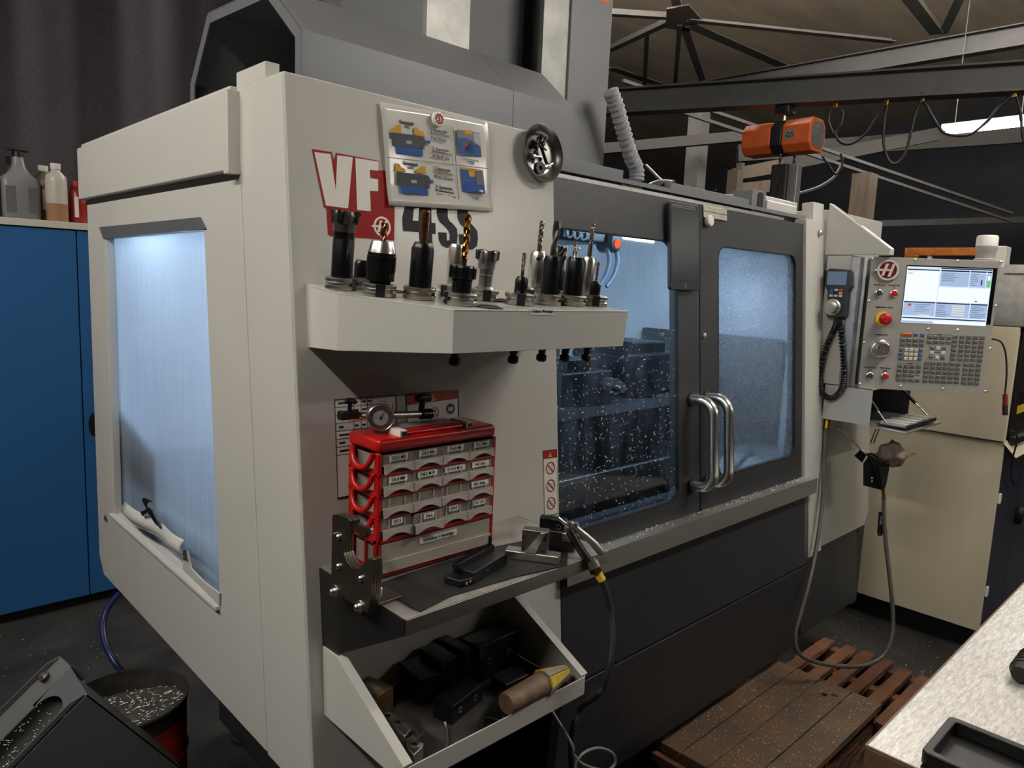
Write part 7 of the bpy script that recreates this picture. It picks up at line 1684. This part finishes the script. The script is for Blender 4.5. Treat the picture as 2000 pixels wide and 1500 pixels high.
MB().prism(octo(w_, h_ * 1.05, 0.045, Lh * .10), (Lh * .40, 0, 0), HM).build('gear_cover', M_orange, hst, bevel=0.008)
MB().prism(octo(w_ * .8, h_ * .8, 0.035, Lh * .50), (0.003, 0, 0), HM).build('rating_plate', mat('scratched_plate', '#b9b6ae', 0.35, 0.5, var=0.5, vscale=90, col2='#3a3836'), hst)
vs_ = -1 if (HM @ V((0, -1, 0)) - HM.translation).dot(V((0, 0, H)) - HM.translation) > 0 else 1
GM = HM @ Matrix.Translation((Lh * .21, vs_ * (w_ + 0.001), 0)) 
gx = (HM.to_3x3() @ V((1, 0, 0))); gm = frame(HM @ V((Lh * .21, vs_ * (w_ + 0.0015), 0.0)), gx if vs_ < 0 else gx, (0, 0, 1))
if (gm.to_3x3() @ V((0, 0, 1))).dot(V((0, 0, H)) - gm.translation) < 0: gm = frame(gm.translation, -gx, (0, 0, 1))
gs = MB().box((-0.032, -0.032, 0), (0.032, 0.032, 0.001), gm).build('test_mark', mat('mark_grey', '#8b8378', 0.5), hst); text('GS', 0.045, gm @ Matrix.Translation((0.004, -0.004, 0.0012)) @ Matrix.Rotation(0.15, 4, 'Z'), M_ink, hst, bold=0.001)
MB().ring(circ(0.006, 14), circ(0.0045, 14), (0, 0, 0.0006), gm @ Matrix.Translation((-0.018, 0.020, 0.0012))).build('test_mark_ring', M_ink, hst)
tp = HM @ V((0, 0, h_)); bz = B0.z - 0.085
MB().tube([tp, V((tp.x, tp.y, bz - 0.05))], 0.012, 8).build('suspension_eye', M_chrome, hst, smooth=50); MB().box((tp.x - 0.05, tp.y - 0.05, bz - 0.06), (tp.x + 0.05, tp.y + 0.05, bz - 0.002)).build('trolley', M_blk, hst, bevel=0.01)
MB().tube([HM @ V((-0.02, 0, h_ + 0.004)), HM @ V((0.03, 0, h_ + 0.006))], 0.012, 8).build('lock_bar', M_chrome, hst, smooth=50)
# chain container and chain
ck = at_d(1527, 322, 4.75); cx_ = at_d(1556, 322, 4.70)
MB().box((ck.x - 0.045, ck.y - 0.06, at_d(1527, 405, 4.75).z - 0.15), (ck.x + 0.035, ck.y + 0.05, ck.z)).build('chain_box', M_dark, hst, bevel=0.01)
MB().box((cx_.x - 0.045, cx_.y - 0.03, at_d(1527, 405, 4.75).z - 0.15), (cx_.x + 0.02, cx_.y + 0.03, cx_.z)).build('guide_profile', mat('alu_profile', '#8f8f8e', 0.4, 0.6), hst, bevel=0.004)
def link(p, ax2):
    pts = []
    for i in range(14):
        t = 2 * math.pi * i / 14; pts.append(p + ax2 * (0.011 * math.cos(t)) + V((0, 0, 0.019 * math.sin(t))))
    return MB().tube(pts, 0.0035, 5, closed=True)
c0 = at_d(1524, 308, 4.60)
for k in range(15): link(c0 + V((0.0, 0, -0.030 * k)), V((1, 0, 0)) if k % 2 else V((0.3, 1, 0)).normalized()).build('chain_link', M_black, hst, smooth=60)
c0 = at_d(1552, 302, 4.68)
for k in range(4): link(c0 + V((0.0, 0, -0.030 * k)), V((1, 0, 0)) if k % 2 else V((0.3, 1, 0)).normalized()).build('chain_link', M_black, hst, smooth=60)
# festoon cable on brass clips
NB = V((U.y, -U.x, 0))
def fb(u, v): return on_plane(u, v, B0 + NB * 0.0, NB)
fc = thing('festoon_cable', fb(1732, 200), 'black festoon cable looping on brass clips below the crane beam', 'cable')
pts = [(1600, 262), (1618, 285), (1640, 300), (1628, 262), (1618, 238), (1622, 215), (1636, 208), (1646, 222), (1640, 248), (1632, 262), (1642, 278), (1662, 281), (1690, 262), (1715, 225), (1732, 204), (1727, 235), (1726, 280), (1735, 312), (1750, 320), (1768, 300), (1780, 255), (1790, 215), (1802, 197), (1818, 222), (1835, 250), (1850, 262), (1890, 264), (1925, 240), (1955, 205), (1982, 188), (1992, 215), (1997, 260), (2005, 300)]
MB().tube(spline([fb(u, v) for u, v in pts[3:]], 6), 0.008, 8).build('cable', M_blk, fc, smooth=60)
for u, v in ((1633, 205), (1732, 200), (1802, 193), (1982, 184)):
    p = fb(u, v); c = MB().box((p.x - 0.014, p.y - 0.014, p.z - 0.02), (p.x + 0.014, p.y + 0.014, p.z + 0.035)).build('brass_clip', M_brass, fc, bevel=0.004)
ex = [at_d(u, v, 5.0) for u, v in ((1606, 305), (1620, 325), (1632, 340), (1645, 322), (1642, 300))]
MB().tube(spline(ex, 6), 0.008, 8).build('control_cable', M_blk, hst, smooth=60)
ex = [at_d(u, v, 5.6) for u, v in ((1645, 318), (1630, 345), (1600, 365), (1560, 378), (1530, 384))]
MB().tube(spline(ex, 6), 0.012, 8).build('feed_cable', mat('grey_cable2', '#77777a', 0.5), rail, smooth=60)
